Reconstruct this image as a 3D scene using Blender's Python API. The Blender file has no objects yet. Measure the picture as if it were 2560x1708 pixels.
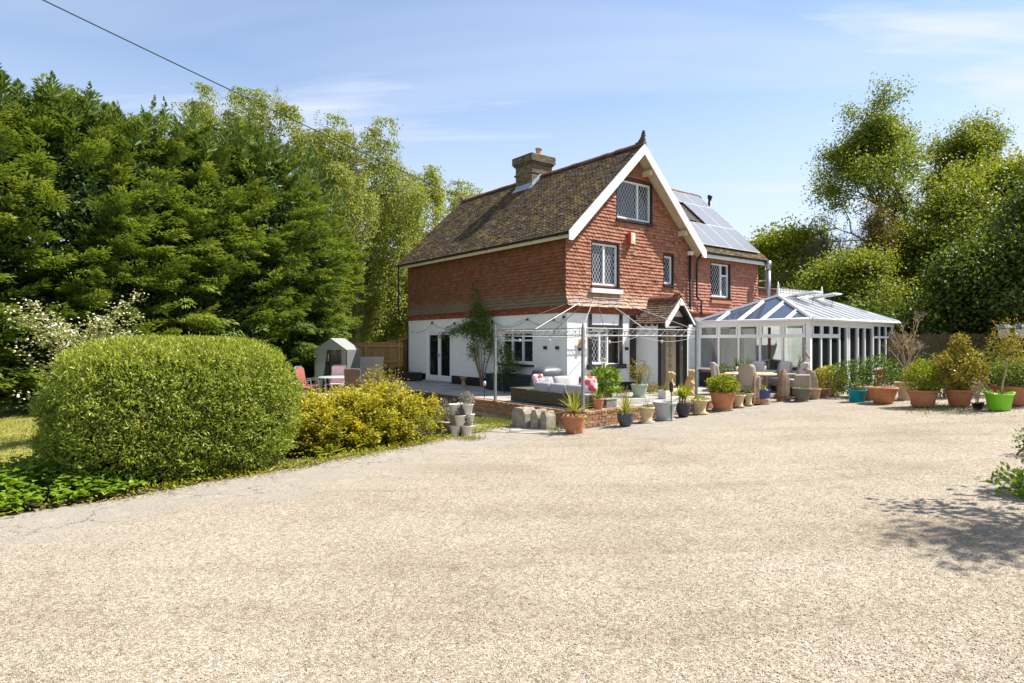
import bpy, math, random
import numpy as np
from mathutils import Vector, Matrix

scene = bpy.context.scene
col = scene.collection
R = math.radians

# ------------------------------------------------------------------ camera
cam_d = bpy.data.cameras.new("camera")
cam_d.sensor_width = 36.0
cam_d.lens = 22.2
cam_d.clip_end = 6000
cam = bpy.data.objects.new("camera", cam_d)
cam.location = (0, 0, 2.1)
cam.rotation_euler = (R(90), 0, 0)
col.objects.link(cam)
scene.camera = cam

# ------------------------------------------------------------------ light
SUN_AZ, SUN_EL = R(10), R(54)          # azimuth measured from +X towards +Y
sun_d = bpy.data.lights.new("sun", 'SUN')
sun_d.energy = 5.0
sun_d.angle = R(0.53)
sun_d.color = (1.0, 0.95, 0.86)
sun = bpy.data.objects.new("sun", sun_d)
sv = Vector((math.cos(SUN_AZ) * math.cos(SUN_EL), math.sin(SUN_AZ) * math.cos(SUN_EL), math.sin(SUN_EL)))
sun.rotation_euler = sv.to_track_quat('Z', 'Y').to_euler()
sun.location = (20, 5, 30)
col.objects.link(sun)

world = bpy.data.worlds.new("World")
scene.world = world
world.use_nodes = True
wn, wl = world.node_tree.nodes, world.node_tree.links
wn.clear()
w_out = wn.new("ShaderNodeOutputWorld")
w_bg = wn.new("ShaderNodeBackground")
w_bg.inputs[1].default_value = 0.105
w_sky = wn.new("ShaderNodeTexSky")
w_sky.sky_type = 'NISHITA'
w_sky.sun_disc = False
w_sky.sun_elevation = SUN_EL
w_sky.sun_rotation = R(90) - SUN_AZ
w_sky.altitude = 50
w_sky.air_density = 1.0
w_sky.dust_density = 0.3
w_sky.ozone_density = 1.6
# thin high cloud: noise laid on a plane far above (direction / height)
tc = wn.new("ShaderNodeTexCoord")
sep = wn.new("ShaderNodeSeparateXYZ")
wl.new(tc.outputs['Generated'], sep.inputs[0])
def wm(op, a=None, b=None, c=None):
    n = wn.new("ShaderNodeMath"); n.operation = op
    for i, v in enumerate((a, b, c)):
        if v is None: continue
        if isinstance(v, (int, float)): n.inputs[i].default_value = v
        else: wl.new(v, n.inputs[i])
    return n.outputs[0]
zz = wm('MAXIMUM', wm('ADD', sep.outputs[2], 0.12), 0.02)
cx = wm('DIVIDE', sep.outputs[0], zz)
cy = wm('DIVIDE', sep.outputs[1], zz)
comb = wn.new("ShaderNodeCombineXYZ")
wl.new(cx, comb.inputs[0]); wl.new(cy, comb.inputs[1])
def wnoise(rot, scl, nscale, detail, dist, loc=(0, 0, 0)):
    mp = wn.new("ShaderNodeMapping")
    mp.inputs['Rotation'].default_value = (0, 0, R(rot))
    mp.inputs['Scale'].default_value = scl
    mp.inputs['Location'].default_value = loc
    wl.new(comb.outputs[0], mp.inputs[0])
    nz = wn.new("ShaderNodeTexNoise")
    nz.inputs['Scale'].default_value = nscale
    nz.inputs['Detail'].default_value = detail
    nz.inputs['Roughness'].default_value = 0.55
    nz.inputs['Distortion'].default_value = dist
    wl.new(mp.outputs[0], nz.inputs[0])
    return nz.outputs[0]
def wramp(v, a, b, top=1.0):
    m = wn.new("ShaderNodeMapRange"); m.interpolation_type = 'SMOOTHSTEP'
    m.inputs[1].default_value = a; m.inputs[2].default_value = b
    m.inputs[3].default_value = 0; m.inputs[4].default_value = top
    wl.new(v, m.inputs[0]); return m.outputs[0]
streak = wramp(wnoise(62, (0.28, 1.0, 1), 1.15, 7, 0.8, (.4, .9, 0)), 0.43, 0.62, 0.95)
veil = wramp(wnoise(-20, (0.6, 1.0, 1), 0.6, 4, 0.6, (3, 1, 0)), 0.45, 0.72, 0.48)
puff = wramp(wnoise(0, (.7, 1, 1), 2.3, 6, 0.3, (7.3, 2, 0)), 0.54, 0.68, 0.9)
lowband = wramp(sep.outputs[2], 0.5, 0.2, 1.0)
puff = wm('MULTIPLY', puff, lowband)
haze_low = wramp(sep.outputs[2], 0.50, 0.02, 0.8)
cl = wm('MAXIMUM', wm('MAXIMUM', streak, veil), wm('MAXIMUM', puff, haze_low))
w_mix = wn.new("ShaderNodeMixRGB")
wl.new(cl, w_mix.inputs[0])
wl.new(w_sky.outputs[0], w_mix.inputs[1])
w_mix.inputs[2].default_value = (4.1, 4.4, 5.1, 1)
wl.new(w_mix.outputs[0], w_bg.inputs[0])
wl.new(w_bg.outputs[0], w_out.inputs[0])

scene.view_settings.view_transform = 'Standard'
scene.view_settings.look = 'None'
scene.view_settings.exposure = 1.02
scene.view_settings.gamma = 1.0
scene.view_settings.use_curve_mapping = False
scene.cycles.max_bounces = 8
scene.cycles.transparent_max_bounces = 12

# ------------------------------------------------------------------ materials
def mk(name):
    m = bpy.data.materials.new(name); m.use_nodes = True
    n = m.node_tree.nodes; n.clear()
    out = n.new("ShaderNodeOutputMaterial")
    p = n.new("ShaderNodeBsdfPrincipled")
    m.node_tree.links.new(p.outputs[0], out.inputs[0])
    return m, n, m.node_tree.links, p, out

def c4(c): return (c[0], c[1], c[2], 1)

def pos(n):
    return n.new("ShaderNodeNewGeometry").outputs['Position']

def noise(n, l, scale, detail=4, rough=.55, vec=None, stretch=None):
    z = n.new("ShaderNodeTexNoise")
    z.inputs['Scale'].default_value = scale
    z.inputs['Detail'].default_value = detail
    z.inputs['Roughness'].default_value = rough
    v = vec if vec is not None else pos(n)
    if stretch:
        mp = n.new("ShaderNodeMapping"); mp.inputs['Scale'].default_value = stretch
        l.new(v, mp.inputs[0]); v = mp.outputs[0]
    l.new(v, z.inputs[0])
    return z.outputs[0]

def ramp(n, l, fac, stops):
    r = n.new("ShaderNodeValToRGB")
    e = r.color_ramp.elements
    while len(e) < len(stops): e.new(0.5)
    for i, (p, c) in enumerate(stops):
        e[i].position = p; e[i].color = c4(c) if len(c) == 3 else c
    l.new(fac, r.inputs[0]); return r.outputs[0]

def mixc(n, l, fac, a, b, mode='MIX'):
    m = n.new("ShaderNodeMixRGB"); m.blend_type = mode
    for i, v in enumerate((fac, a, b)):
        if isinstance(v, (int, float)): m.inputs[i].default_value = v
        elif isinstance(v, tuple): m.inputs[i].default_value = c4(v)
        else: l.new(v, m.inputs[i])
    return m.outputs[0]

def rng(n, l, v, a, b, c=0., d=1.):
    m = n.new("ShaderNodeMapRange")
    for i, x in enumerate((a, b, c, d)): m.inputs[i + 1].default_value = x
    l.new(v, m.inputs[0]); return m.outputs[0]

def bump(n, l, h, p, strength=.5, dist=.01):
    b = n.new("ShaderNodeBump")
    b.inputs['Strength'].default_value = strength
    b.inputs['Distance'].default_value = dist
    l.new(h, b.inputs['Height'])
    l.new(b.outputs[0], p.inputs['Normal'])

def piece_random(n, l):
    """0..1 value of its own for every separate piece: object random + stored tint."""
    oi = n.new("ShaderNodeObjectInfo"); at = n.new("ShaderNodeAttribute"); at.attribute_name = "tint"
    a = n.new("ShaderNodeMath"); a.operation = 'ADD'
    l.new(oi.outputs['Random'], a.inputs[0]); l.new(at.outputs['Fac'], a.inputs[1])
    f = n.new("ShaderNodeMath"); f.operation = 'FRACT'; l.new(a.outputs[0], f.inputs[0])
    return f.outputs[0]

M = {}
def plain(name, c, rough=.7, var=.25, scale=6., bmp=.15, metal=0., spec=.4, dirt=None, bscale=None):
    m, n, l, p, o = mk(name)
    f = noise(n, l, scale, 5)
    lo = tuple(x * (1 - var) for x in c); hi = tuple(min(1, x * (1 + var * .6)) for x in c)
    cc = ramp(n, l, f, [(.3, lo), (.7, hi)])
    if dirt:
        g = noise(n, l, dirt[1], 6, .65)
        cc = mixc(n, l, rng(n, l, g, dirt[2], dirt[2] + .15, 0, dirt[3]), cc, dirt[0])
    l.new(cc, p.inputs['Base Color'])
    p.inputs['Roughness'].default_value = rough
    p.inputs['Metallic'].default_value = metal
    p.inputs['Specular IOR Level'].default_value = spec
    if bmp: bump(n, l, noise(n, l, bscale or scale * 8, 4), p, bmp, .01)
    M[name] = m; return m

def pieces(name, stops, rough=.85, scale=30., dirt=None, bmp=.35, dirt2=None, foot=None):
    m, n, l, p, o = mk(name)
    cc = ramp(n, l, piece_random(n, l), stops)
    f = noise(n, l, scale, 5)
    cc = mixc(n, l, .55, cc, ramp(n, l, f, [(.25, (.45, .45, .45)), (.75, (1.15, 1.15, 1.15))]), 'MULTIPLY')
    if foot:      # weathered lower courses: lime and algae bleached band
        sx = n.new("ShaderNodeSeparateXYZ"); l.new(pos(n), sx.inputs[0])
        ad = n.new("ShaderNodeMath"); ad.operation = 'ADD'; l.new(sx.outputs[2], ad.inputs[0]); l.new(rng(n, l, noise(n, l, 2.4, 6, .7), .3, .7, -.22, .22), ad.inputs[1])
        fa = n.new("ShaderNodeMath"); fa.operation = 'MULTIPLY'; l.new(rng(n, l, ad.outputs[0], foot[1], foot[2]), fa.inputs[0]); l.new(rng(n, l, piece_random(n, l), 0, 1, .7, .98), fa.inputs[1])
        cc = mixc(n, l, fa.outputs[0], cc, mixc(n, l, .5, foot[0], ramp(n, l, f, [(.25, (.5, .5, .5)), (.75, (1.2, 1.2, 1.2))]), 'MULTIPLY'))
    for d in (dirt, dirt2):
        if d:
            g = noise(n, l, d[1], 7, .68)
            cc = mixc(n, l, rng(n, l, g, d[2], d[2] + d[4], 0, d[3]), cc, d[0])
    l.new(cc, p.inputs['Base Color'])
    p.inputs['Roughness'].default_value = rough
    p.inputs['Specular IOR Level'].default_value = .3
    bump(n, l, noise(n, l, scale * 2.5, 5), p, bmp, .008)
    M[name] = m; return m

def leafmat(name, stops, trans=.3, rough=.5):
    m, n, l, p, o = mk(name)
    at = n.new("ShaderNodeAttribute"); at.attribute_name = "tint"
    cc = ramp(n, l, at.outputs['Fac'], stops)
    l.new(cc, p.inputs['Base Color'])
    p.inputs['Roughness'].default_value = rough
    p.inputs['Specular IOR Level'].default_value = .3
    t = n.new("ShaderNodeBsdfTranslucent")
    l.new(mixc(n, l, 1., cc, (1.35, 1.25, .55), 'MULTIPLY'), t.inputs[0])
    mx = n.new("ShaderNodeMixShader"); mx.inputs[0].default_value = trans
    l.new(p.outputs[0], mx.inputs[1]); l.new(t.outputs[0], mx.inputs[2])
    l.new(mx.outputs[0], o.inputs[0])
    M[name] = m; return m

def glassmat(name, tint, clear, rough=.02):
    """pane: fresnel reflection over tinted clear glass"""
    m, n, l, p, o = mk(name)
    n.remove(p)
    tr = n.new("ShaderNodeBsdfTransparent"); tr.inputs[0].default_value = c4(tint)
    gl = n.new("ShaderNodeBsdfGlossy"); gl.inputs['Roughness'].default_value = rough
    df = n.new("ShaderNodeBsdfDiffuse"); df.inputs[0].default_value = c4(tuple(x * .5 for x in tint))
    mm = n.new("ShaderNodeMixShader"); mm.inputs[0].default_value = 1 - clear
    l.new(tr.outputs[0], mm.inputs[1]); l.new(df.outputs[0], mm.inputs[2])
    fr = n.new("ShaderNodeFresnel"); fr.inputs[0].default_value = 1.6
    mx = n.new("ShaderNodeMixShader")
    l.new(fr.outputs[0], mx.inputs[0]); l.new(mm.outputs[0], mx.inputs[1]); l.new(gl.outputs[0], mx.inputs[2])
    l.new(mx.outputs[0], o.inputs[0])
    M[name] = m; return m

# hard materials
plain('render_white', (.78, .78, .77), .85, .06, 3, .35, dirt=((.52, .50, .44), 1.7, .58, .40), bscale=30)
plain('black_paint', (.02, .019, .02), .5, .3, 5, .1)
plain('timber_dark', (.035, .028, .025), .6, .4, 9, .3)
plain('upvc', (.82, .82, .83), .35, .03, 3, 0, spec=.5)
plain('cream_paint', (.72, .66, .52), .5, .08, 4, .05)
plain('white_paint', (.8, .78, .73), .45, .06, 4, .05, dirt=((.5, .46, .38), 2.2, .63, .3))
plain('soffit_cream', (.62, .55, .40), .6, .08, 3, .05)
plain('lead', (.36, .41, .48), .5, .25, 6, .2, metal=.3)
plain('steel', (.42, .42, .42), .3, .1, 5, .05, metal=.9)
plain('black_metal', (.03, .032, .036), .4, .2, 5, .05, metal=.4)
plain('gazebo_metal', (.24, .24, .245), .5, .2, 8, .05, metal=.2, spec=.5)
plain('bright_metal', (.46, .46, .46), .4, .1, 8, .05, metal=.3)
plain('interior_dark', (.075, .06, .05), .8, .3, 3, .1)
plain('curtain', (.5, .46, .42), .9, .1, 6, .1)
plain('lattice_lead', (.62, .64, .67), .5, .1, 8, 0)
plain('rust_red', (.22, .085, .045), .8, .35, 12, .3)
plain('stone_cap', (.30, .26, .20), .9, .35, 7, .5, dirt=((.16, .16, .11), 3, .55, .6))
plain('concrete', (.36, .33, .28), .9, .25, 3, .4, dirt=((.28, .25, .19), 2.2, .58, .5))
plain('slab', (.52, .48, .42), .9, .2, 4, .35, dirt=((.3, .29, .25), 2.5, .6, .5))
plain('mortar', (.42, .36, .29), .95, .25, 12, .4)
plain('moss_gap', (.10, .08, .055), .95, .4, 9, .4)
plain('terracotta', (.47, .19, .085), .8, .18, 6, .2, dirt=((.55, .40, .28), 4, .62, .45))
plain('terracotta_dull', (.42, .25, .15), .85, .2, 7, .25, dirt=((.3, .27, .2), 5, .55, .6))
plain('cream_stone', (.55, .42, .25), .9, .25, 9, .35, dirt=((.28, .22, .13), 7, .55, .6))
plain('pot_slate', (.075, .085, .105), .6, .2, 6, .1)
plain('pot_charcoal', (.035, .04, .05), .5, .25, 6, .1)
plain('pot_grey', (.40, .41, .40), .65, .1, 5, .08)
plain('pot_brown', (.15, .125, .10), .8, .2, 8, .2)
plain('pot_green', (.36, .44, .33), .55, .1, 5, .05)
plain('pot_white', (.66, .62, .58), .6, .08, 5, .08, dirt=((.4, .37, .3), 6, .6, .5))
plain('pot_tan', (.46, .38, .29), .7, .12, 5, .1)
plain('glaze_blue', (.02, .035, .17), .15, .3, 7, 0, spec=.6)
plain('plastic_teal', (.0, .25, .32), .4, .06, 4, 0)
plain('plastic_lime', (.20, .56, .02), .4, .06, 4, 0)
plain('plastic_black', (.012, .012, .012), .45, .1, 4, 0)
plain('soil', (.06, .04, .026), .95, .5, 20, .8)
plain('bark', (.10, .075, .05), .95, .45, 7, .8, bscale=22)
plain('bark_pale', (.33, .29, .23), .9, .5, 6, .6, bscale=20)
plain('twig', (.20, .14, .085), .9, .35, 12, .3)
plain('twig_pale', (.42, .33, .22), .9, .3, 12, .3)
plain('wicker_olive', (.095, .085, .05), .7, .3, 18, .5)
plain('wicker_grey', (.23, .22, .2), .8, .3, 25, .6)
plain('rattan', (.40, .32, .245), .75, .2, 40, .6)
plain('cushion_grey', (.36, .345, .35), .9, .1, 6, .25)
plain('cushion_cream', (.62, .58, .54), .9, .08, 6, .25)
plain('cover_grey', (.09, .095, .105), .42, .3, 3, .2, spec=.5)
plain('brown_stone', (.34, .235, .155), .9, .3, 9, .45)
plain('driftwood', (.35, .29, .2), .85, .35, 6, .5)
plain('gold_resin', (.50, .32, .12), .6, .35, 14, .3)
plain('plastic_greenhouse', (.44, .46, .45), .4, .06, 3, .1)
plain('shed_wood', (.30, .165, .065), .8, .25, 5, .25)
plain('felt_roof', (.22, .13, .10), .9, .2, 8, .3)
plain('board_pink', (.55, .45, .38), .8, .1, 3, .1)
plain('chair_red', (.30, .085, .06), .7, .2, 10, .2)
plain('chair_pink', (.62, .40, .42), .7, .1, 10, .1)
plain('chair_brown', (.14, .075, .055), .7, .2, 20, .3)
plain('planter_teal', (.015, .035, .04), .6, .3, 6, .2)
plain('magenta', (.32, .03, .28), .5, .1, 4, 0)
plain('red_paint', (.60, .06, .03), .5, .1, 4, 0)
plain('lamp_blue', (.05, .09, .2), .3, .2, 4, 0)
plain('lamp_glass', (.5, .52, .5), .25, .1, 4, 0)
plain('flower_white', (.85, .83, .76), .6, .06, 10, 0)
plain('flower_pink', (.75, .33, .25), .7, .15, 10, 0)
plain('white_rim', (.75, .76, .78), .4, .04, 4, 0)
plain('bamboo', (.16, .115, .06), .85, .4, 14, .3)
plain('fence_wood', (.46, .29, .11), .85, .2, 6, .2)
plain('wall_red', (.30, .10, .06), .9, .2, 8, .2)

TILE_STOPS = [(0, (.32, .125, .072)), (.3, (.385, .162, .098)), (.6, (.43, .19, .117)), (.85, (.48, .228, .146)), (.94, (.34, .13, .075)), (1, (.19, .085, .055))]
pieces('wall_tile', TILE_STOPS, .85, 22, dirt=((.17, .085, .058), 1.6, .60, .45, .12), foot=((.50, .36, .26), 3.78, 3.42))
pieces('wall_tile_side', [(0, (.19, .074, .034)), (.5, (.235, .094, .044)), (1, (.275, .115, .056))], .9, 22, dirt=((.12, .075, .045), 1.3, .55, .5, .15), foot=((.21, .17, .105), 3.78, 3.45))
pieces('wall_tile_pale', [(0, (.40, .17, .115)), (.4, (.46, .205, .145)), (.7, (.50, .235, .17)), (1, (.42, .17, .11))], .85, 22)
pieces('roof_tile', [(0, (.045, .028, .020)), (.3, (.065, .042, .030)), (.6, (.085, .055, .038)), (.85, (.105, .072, .048)), (.97, (.15, .12, .09)), (1, (.24, .21, .17))],
       .9, 25, dirt=((.26, .175, .03), 1.7, .53, .85, .10), dirt2=((.19, .125, .03), 7.5, .50, .85, .14))
pieces('ridge_tile', [(0, (.10, .045, .03)), (.5, (.15, .06, .035)), (1, (.2, .10, .06))], .9, 20, dirt=((.2, .15, .03), 2, .57, .6, .1))
pieces('porch_tile', [(0, (.13, .085, .06)), (.4, (.2, .13, .09)), (.8, (.27, .19, .13)), (1, (.16, .09, .06))], .9, 20)
pieces('brick_red', [(0, (.22, .065, .035)), (.4, (.30, .09, .05)), (.8, (.36, .125, .065)), (1, (.2, .05, .03))], .9, 30)
pieces('brick_old', [(0, (.30, .14, .075)), (.35, (.40, .20, .11)), (.65, (.47, .26, .16)), (.85, (.36, .17, .09)), (1, (.25, .14, .08))],
       .92, 20, dirt=((.22, .19, .10), 2.5, .57, .7, .12), dirt2=((.52, .46, .38), 5, .66, .6, .08))
pieces('brick_chimney', [(0, (.11, .085, .055)), (.35, (.17, .13, .085)), (.65, (.235, .18, .12)), (.85, (.14, .11, .075)), (1, (.28, .22, .15))], .92, 20,
       dirt=((.09, .09, .05), 3, .56, .6, .12))
pieces('slab_piece', [(0, (.30, .28, .25)), (.4, (.37, .345, .31)), (.8, (.43, .40, .36)), (1, (.32, .30, .28))], .9, 8, dirt=((.26, .24, .2), 2.5, .58, .6, .12))
pieces('fence_board', [(0, (.40, .24, .09)), (.5, (.48, .30, .12)), (1, (.36, .21, .08))], .85, 12)

# solar cell glass
m, n, l, p, o = mk('solar_cell')
br = n.new("ShaderNodeTexBrick"); br.offset = 0
br.inputs['Scale'].default_value = 1; br.inputs['Brick Width'].default_value = .156; br.inputs['Row Height'].default_value = .156
br.inputs['Mortar Size'].default_value = .004
br.inputs['Color1'].default_value = (.085, .098, .135, 1); br.inputs['Color2'].default_value = (.09, .103, .14, 1); br.inputs['Mortar'].default_value = (.2, .21, .25, 1)
oc = n.new("ShaderNodeTexCoord"); l.new(oc.outputs['Object'], br.inputs[0])
l.new(br.outputs[0], p.inputs['Base Color']); p.inputs['Roughness'].default_value = .3; p.inputs['Specular IOR Level'].default_value = .8
M['solar_cell'] = m
glassmat('glass_clear', (.93, .96, .95), .97)
glassmat('glass_roof', (.46, .60, .95), .70)
glassmat('glass_poly', (.80, .84, .90), .62, .25)
glassmat('poly_sheet', (.80, .82, .80), .62, .4)
m, n, l, p, o = mk('glass_dark')
p.inputs['Base Color'].default_value = (.018, .022, .028, 1); p.inputs['Roughness'].default_value = .03
p.inputs['Specular IOR Level'].default_value = .6
bump(n, l, noise(n, l, 2.2, 1), p, .10, .02)
M['glass_dark'] = m

# patterned cushion
m, n, l, p, o = mk('cushion_pattern')
v = n.new("ShaderNodeTexVoronoi"); v.inputs['Scale'].default_value = 5.5; l.new(pos(n), v.inputs[0])
l.new(ramp(n, l, v.outputs['Distance'], [(0, (.42, .03, .05)), (.46, (.45, .05, .08)), (.54, (.6, .5, .5)), (1, (.6, .54, .53))]), p.inputs['Base Color'])
p.inputs['Roughness'].default_value = .9
M['cushion_pattern'] = m

# foliage
leafmat('leaf_conifer', [(0, (.044, .080, .018)), (.4, (.096, .155, .030)), (.75, (.185, .255, .044)), (1, (.31, .36, .07))], .28, .55)
leafmat('leaf_conifer_dark', [(0, (.038, .074, .018)), (.4, (.082, .14, .030)), (.75, (.16, .23, .042)), (1, (.27, .33, .065))], .28, .55)
leafmat('leaf_hedge', [(0, (.085, .135, .02)), (.4, (.19, .25, .034)), (.8, (.31, .365, .05)), (1, (.44, .40, .075))], .32, .4)
leafmat('leaf_gold', [(0, (.10, .14, .018)), (.3, (.25, .255, .022)), (.7, (.44, .385, .028)), (1, (.54, .40, .05))], .30)
leafmat('leaf_birch', [(0, (.15, .185, .04)), (.5, (.245, .295, .06)), (.85, (.33, .37, .085)), (1, (.40, .38, .10))], .45)
leafmat('leaf_tree', [(0, (.075, .12, .018)), (.5, (.155, .21, .028)), (.85, (.26, .29, .036)), (1, (.36, .35, .045))], .45)
leafmat('leaf_dark', [(0, (.032, .060, .012)), (.5, (.072, .11, .018)), (.85, (.14, .18, .024)), (1, (.23, .25, .03))], .36)
leafmat('leaf_lime', [(0, (.16, .20, .012)), (.5, (.25, .29, .018)), (1, (.36, .36, .035))], .38)
leafmat('leaf_green', [(0, (.055, .11, .014)), (.5, (.11, .18, .022)), (1, (.19, .25, .035))], .32)
leafmat('leaf_big', [(0, (.11, .20, .014)), (.5, (.17, .28, .022)), (1, (.25, .35, .04))], .34)
leafmat('leaf_copper', [(0, (.12, .11, .025)), (.5, (.2, .17, .03)), (1, (.27, .2, .04))], .35)
leafmat('leaf_bronze', [(0, (.15, .145, .02)), (.4, (.25, .225, .025)), (.75, (.34, .26, .03)), (1, (.30, .13, .04))], .3)
leafmat('leaf_grey', [(0, (.15, .16, .11)), (.5, (.24, .23, .18)), (1, (.34, .30, .28))], .25)
leafmat('leaf_white', [(0, (.16, .21, .06)), (.35, (.30, .33, .14)), (.55, (.62, .60, .45)), (1, (.80, .78, .68))], .3)
leafmat('leaf_yucca', [(0, (.16, .20, .03)), (.5, (.30, .31, .06)), (.85, (.42, .38, .11)), (1, (.35, .24, .09))], .25)
leafmat('leaf_straw', [(0, (.28, .20, .10)), (1, (.45, .34, .18))], .2)
leafmat('grass_blade', [(0, (.12, .16, .02)), (.5, (.20, .23, .04)), (1, (.34, .31, .10))], .25)
# ------------------------------------------------------------------ helpers
def tag(o, label=None, cat=None, group=None, kind=None):
    if label: o['label'] = label
    if cat: o['category'] = cat
    if group: o['group'] = group
    if kind: o['kind'] = kind
    return o

def thing(name, label, cat, loc=(0, 0, 0), rz=0., group=None, parent=None):
    o = bpy.data.objects.new(name, None)
    o.empty_display_size = .2
    o.location = loc; o.rotation_euler = (0, 0, rz)
    col.objects.link(o)
    return tag(o, label, cat, group)

def link(name, me, mat, parent=None, smooth=False):
    if mat is not None and not me.materials:
        me.materials.append(M[mat] if isinstance(mat, str) else mat)
    o = bpy.data.objects.new(name, me)
    col.objects.link(o)
    if parent is not None: o.parent = parent
    if smooth:
        me.polygons.foreach_set('use_smooth', [True] * len(me.polygons))
    return o

class MB:
    def __init__(s): s.v = []; s.f = []; s.t = []
    def add(s, vs, fs, tint=0.):
        o = len(s.v); s.v += [tuple(x) for x in vs]
        s.f += [tuple(i + o for i in f) for f in fs]; s.t += [tint] * len(vs)
        return s
    def box(s, x0, x1, y0, y1, z0, z1, tint=0., mat=None):
        vs = [(x, y, z) for z in (z0, z1) for y in (y0, y1) for x in (x0, x1)]
        if mat is not None: vs = [mat @ Vector(v) for v in vs]
        fl = ((x1 - x0) * (y1 - y0) * (z1 - z0)) < 0
        fs = [(0, 2, 3, 1), (4, 5, 7, 6), (0, 1, 5, 4), (2, 6, 7, 3), (0, 4, 6, 2), (1, 3, 7, 5)]
        if fl: fs = [f[::-1] for f in fs]
        return s.add(vs, fs, tint)
    def bbox(s, x0, x1, y0, y1, z0, z1, b=.01, tint=0., mat=None):
        """box with chamfered edges"""
        vs = []; fs = []
        X = (x0, x1); Y = (y0, y1); Z = (z0, z1)
        idx = {}
        for k in (0, 1):
            for j in (0, 1):
                for i in (0, 1):
                    sx = b if i == 0 else -b; sy = b if j == 0 else -b; sz = b if k == 0 else -b
                    for ax in range(3):
                        p = [X[i] + sx, Y[j] + sy, Z[k] + sz]
                        p[ax] = (X[i], Y[j], Z[k])[ax]
                        idx[(i, j, k, ax)] = len(vs); vs.append(tuple(p))
        def q(*k): fs.append(tuple(idx[a] for a in k))
        for k in (0, 1):
            o = [(0, 0), (1, 0), (1, 1), (0, 1)]
            if k == 0: o = o[::-1]
            q(*[(i, j, k, 2) for i, j in o])
            o2 = [(0, 0), (0, 1), (1, 1), (1, 0)]
            if k == 0: o2 = o2[::-1]
            q(*[(i, k, j, 1) for i, j in o2])
            o3 = [(0, 0), (1, 0), (1, 1), (0, 1)]
            if k == 0: o3 = o3[::-1]
            q(*[(k, i, j, 0) for i, j in o3])
        for a in (0, 1):
            for c in (0, 1):
                q((0, a, c, 1), (1, a, c, 1), (1, a, c, 2), (0, a, c, 2))
                q((a, 0, c, 0), (a, 1, c, 0), (a, 1, c, 2), (a, 0, c, 2))
                q((a, c, 0, 0), (a, c, 1, 0), (a, c, 1, 1), (a, c, 0, 1))
        for k in (0, 1):
            for j in (0, 1):
                for i in (0, 1): q((i, j, k, 0), (i, j, k, 1), (i, j, k, 2))
        if mat is not None: vs = [mat @ Vector(v) for v in vs]
        return s.add(vs, fs, tint)
    def prism(s, poly, axis, h0, h1, tint=0.):
        """poly 2D extruded along axis 0/1/2; poly holds the two other coordinates in order"""
        n = len(poly); vs = []
        for h in (h0, h1):
            for (u, w) in poly:
                p = [u, w]; p.insert(axis, h); vs.append(tuple(p))
        fs = [tuple(range(n))[::-1], tuple(range(n, 2 * n))] + [(i, (i + 1) % n, n + (i + 1) % n, n + i) for i in range(n)]
        return s.add(vs, fs, tint)
    def tube(s, pts, r, n=6, tint=0., cap=True):
        pts = [Vector(p) for p in pts]
        rs = r if isinstance(r, (list, tuple)) else [r] * len(pts)
        vs = []; fs = []
        up = None
        for i, p in enumerate(pts):
            d = (pts[min(i + 1, len(pts) - 1)] - pts[max(i - 1, 0)])
            if d.length < 1e-9: d = Vector((0, 0, 1))
            d.normalize()
            if up is None: up = Vector((0, 0, 1)) if abs(d.z) < .9 else Vector((1, 0, 0))
            a = d.cross(up)
            if a.length < 1e-4: a = d.cross(Vector((.3, 1, .2)))
            a.normalize(); b = a.cross(d).normalized(); up = b
            for k in range(n):
                t = 2 * math.pi * k / n
                vs.append(p + (a * math.cos(t) + b * math.sin(t)) * rs[i])
        for i in range(len(pts) - 1):
            for k in range(n):
                fs.append((i * n + k, i * n + (k + 1) % n, (i + 1) * n + (k + 1) % n, (i + 1) * n + k))
        if cap:
            fs.append(tuple(range(n))[::-1]); fs.append(tuple((len(pts) - 1) * n + k for k in range(n)))
        return s.add(vs, fs, tint)
    def lathe(s, prof, n=20, c=(0, 0, 0), tint=0., sx=1., sy=1., flute=None):
        vs = []; fs = []
        for (r, z) in prof:
            for k in range(n):
                t = 2 * math.pi * k / n
                rr = r * (1 + (flute * math.cos(t * n / 2) if flute else 0))
                vs.append((c[0] + rr * math.cos(t) * sx, c[1] + rr * math.sin(t) * sy, c[2] + z))
        m = len(prof)
        for i in range(m - 1):
            for k in range(n):
                fs.append((i * n + k, i * n + (k + 1) % n, (i + 1) * n + (k + 1) % n, (i + 1) * n + k))
        fs.append(tuple(range(n))[::-1]); fs.append(tuple((m - 1) * n + k for k in range(n)))
        return s.add(vs, fs, tint)
    def mesh(s, name):
        me = bpy.data.meshes.new(name)
        me.from_pydata(s.v, [], s.f)
        if any(s.t):
            a = me.attributes.new('tint', 'FLOAT', 'POINT'); a.data.foreach_set('value', s.t)
        me.update()
        return me
    def build(s, name, mat, parent=None, smooth=False):
        return link(name, s.mesh(name), mat, parent, smooth)

def copy_tree(o, parent=None):
    c = o.copy(); col.objects.link(c); c.parent = parent
    for ch in list(o.children): copy_tree(ch, c)
    return c

# ---- leaves: every leaf is a small folded face pair, written with numpy
def unit(a):
    return a / np.maximum(np.linalg.norm(a, axis=1, keepdims=True), 1e-9)

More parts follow.
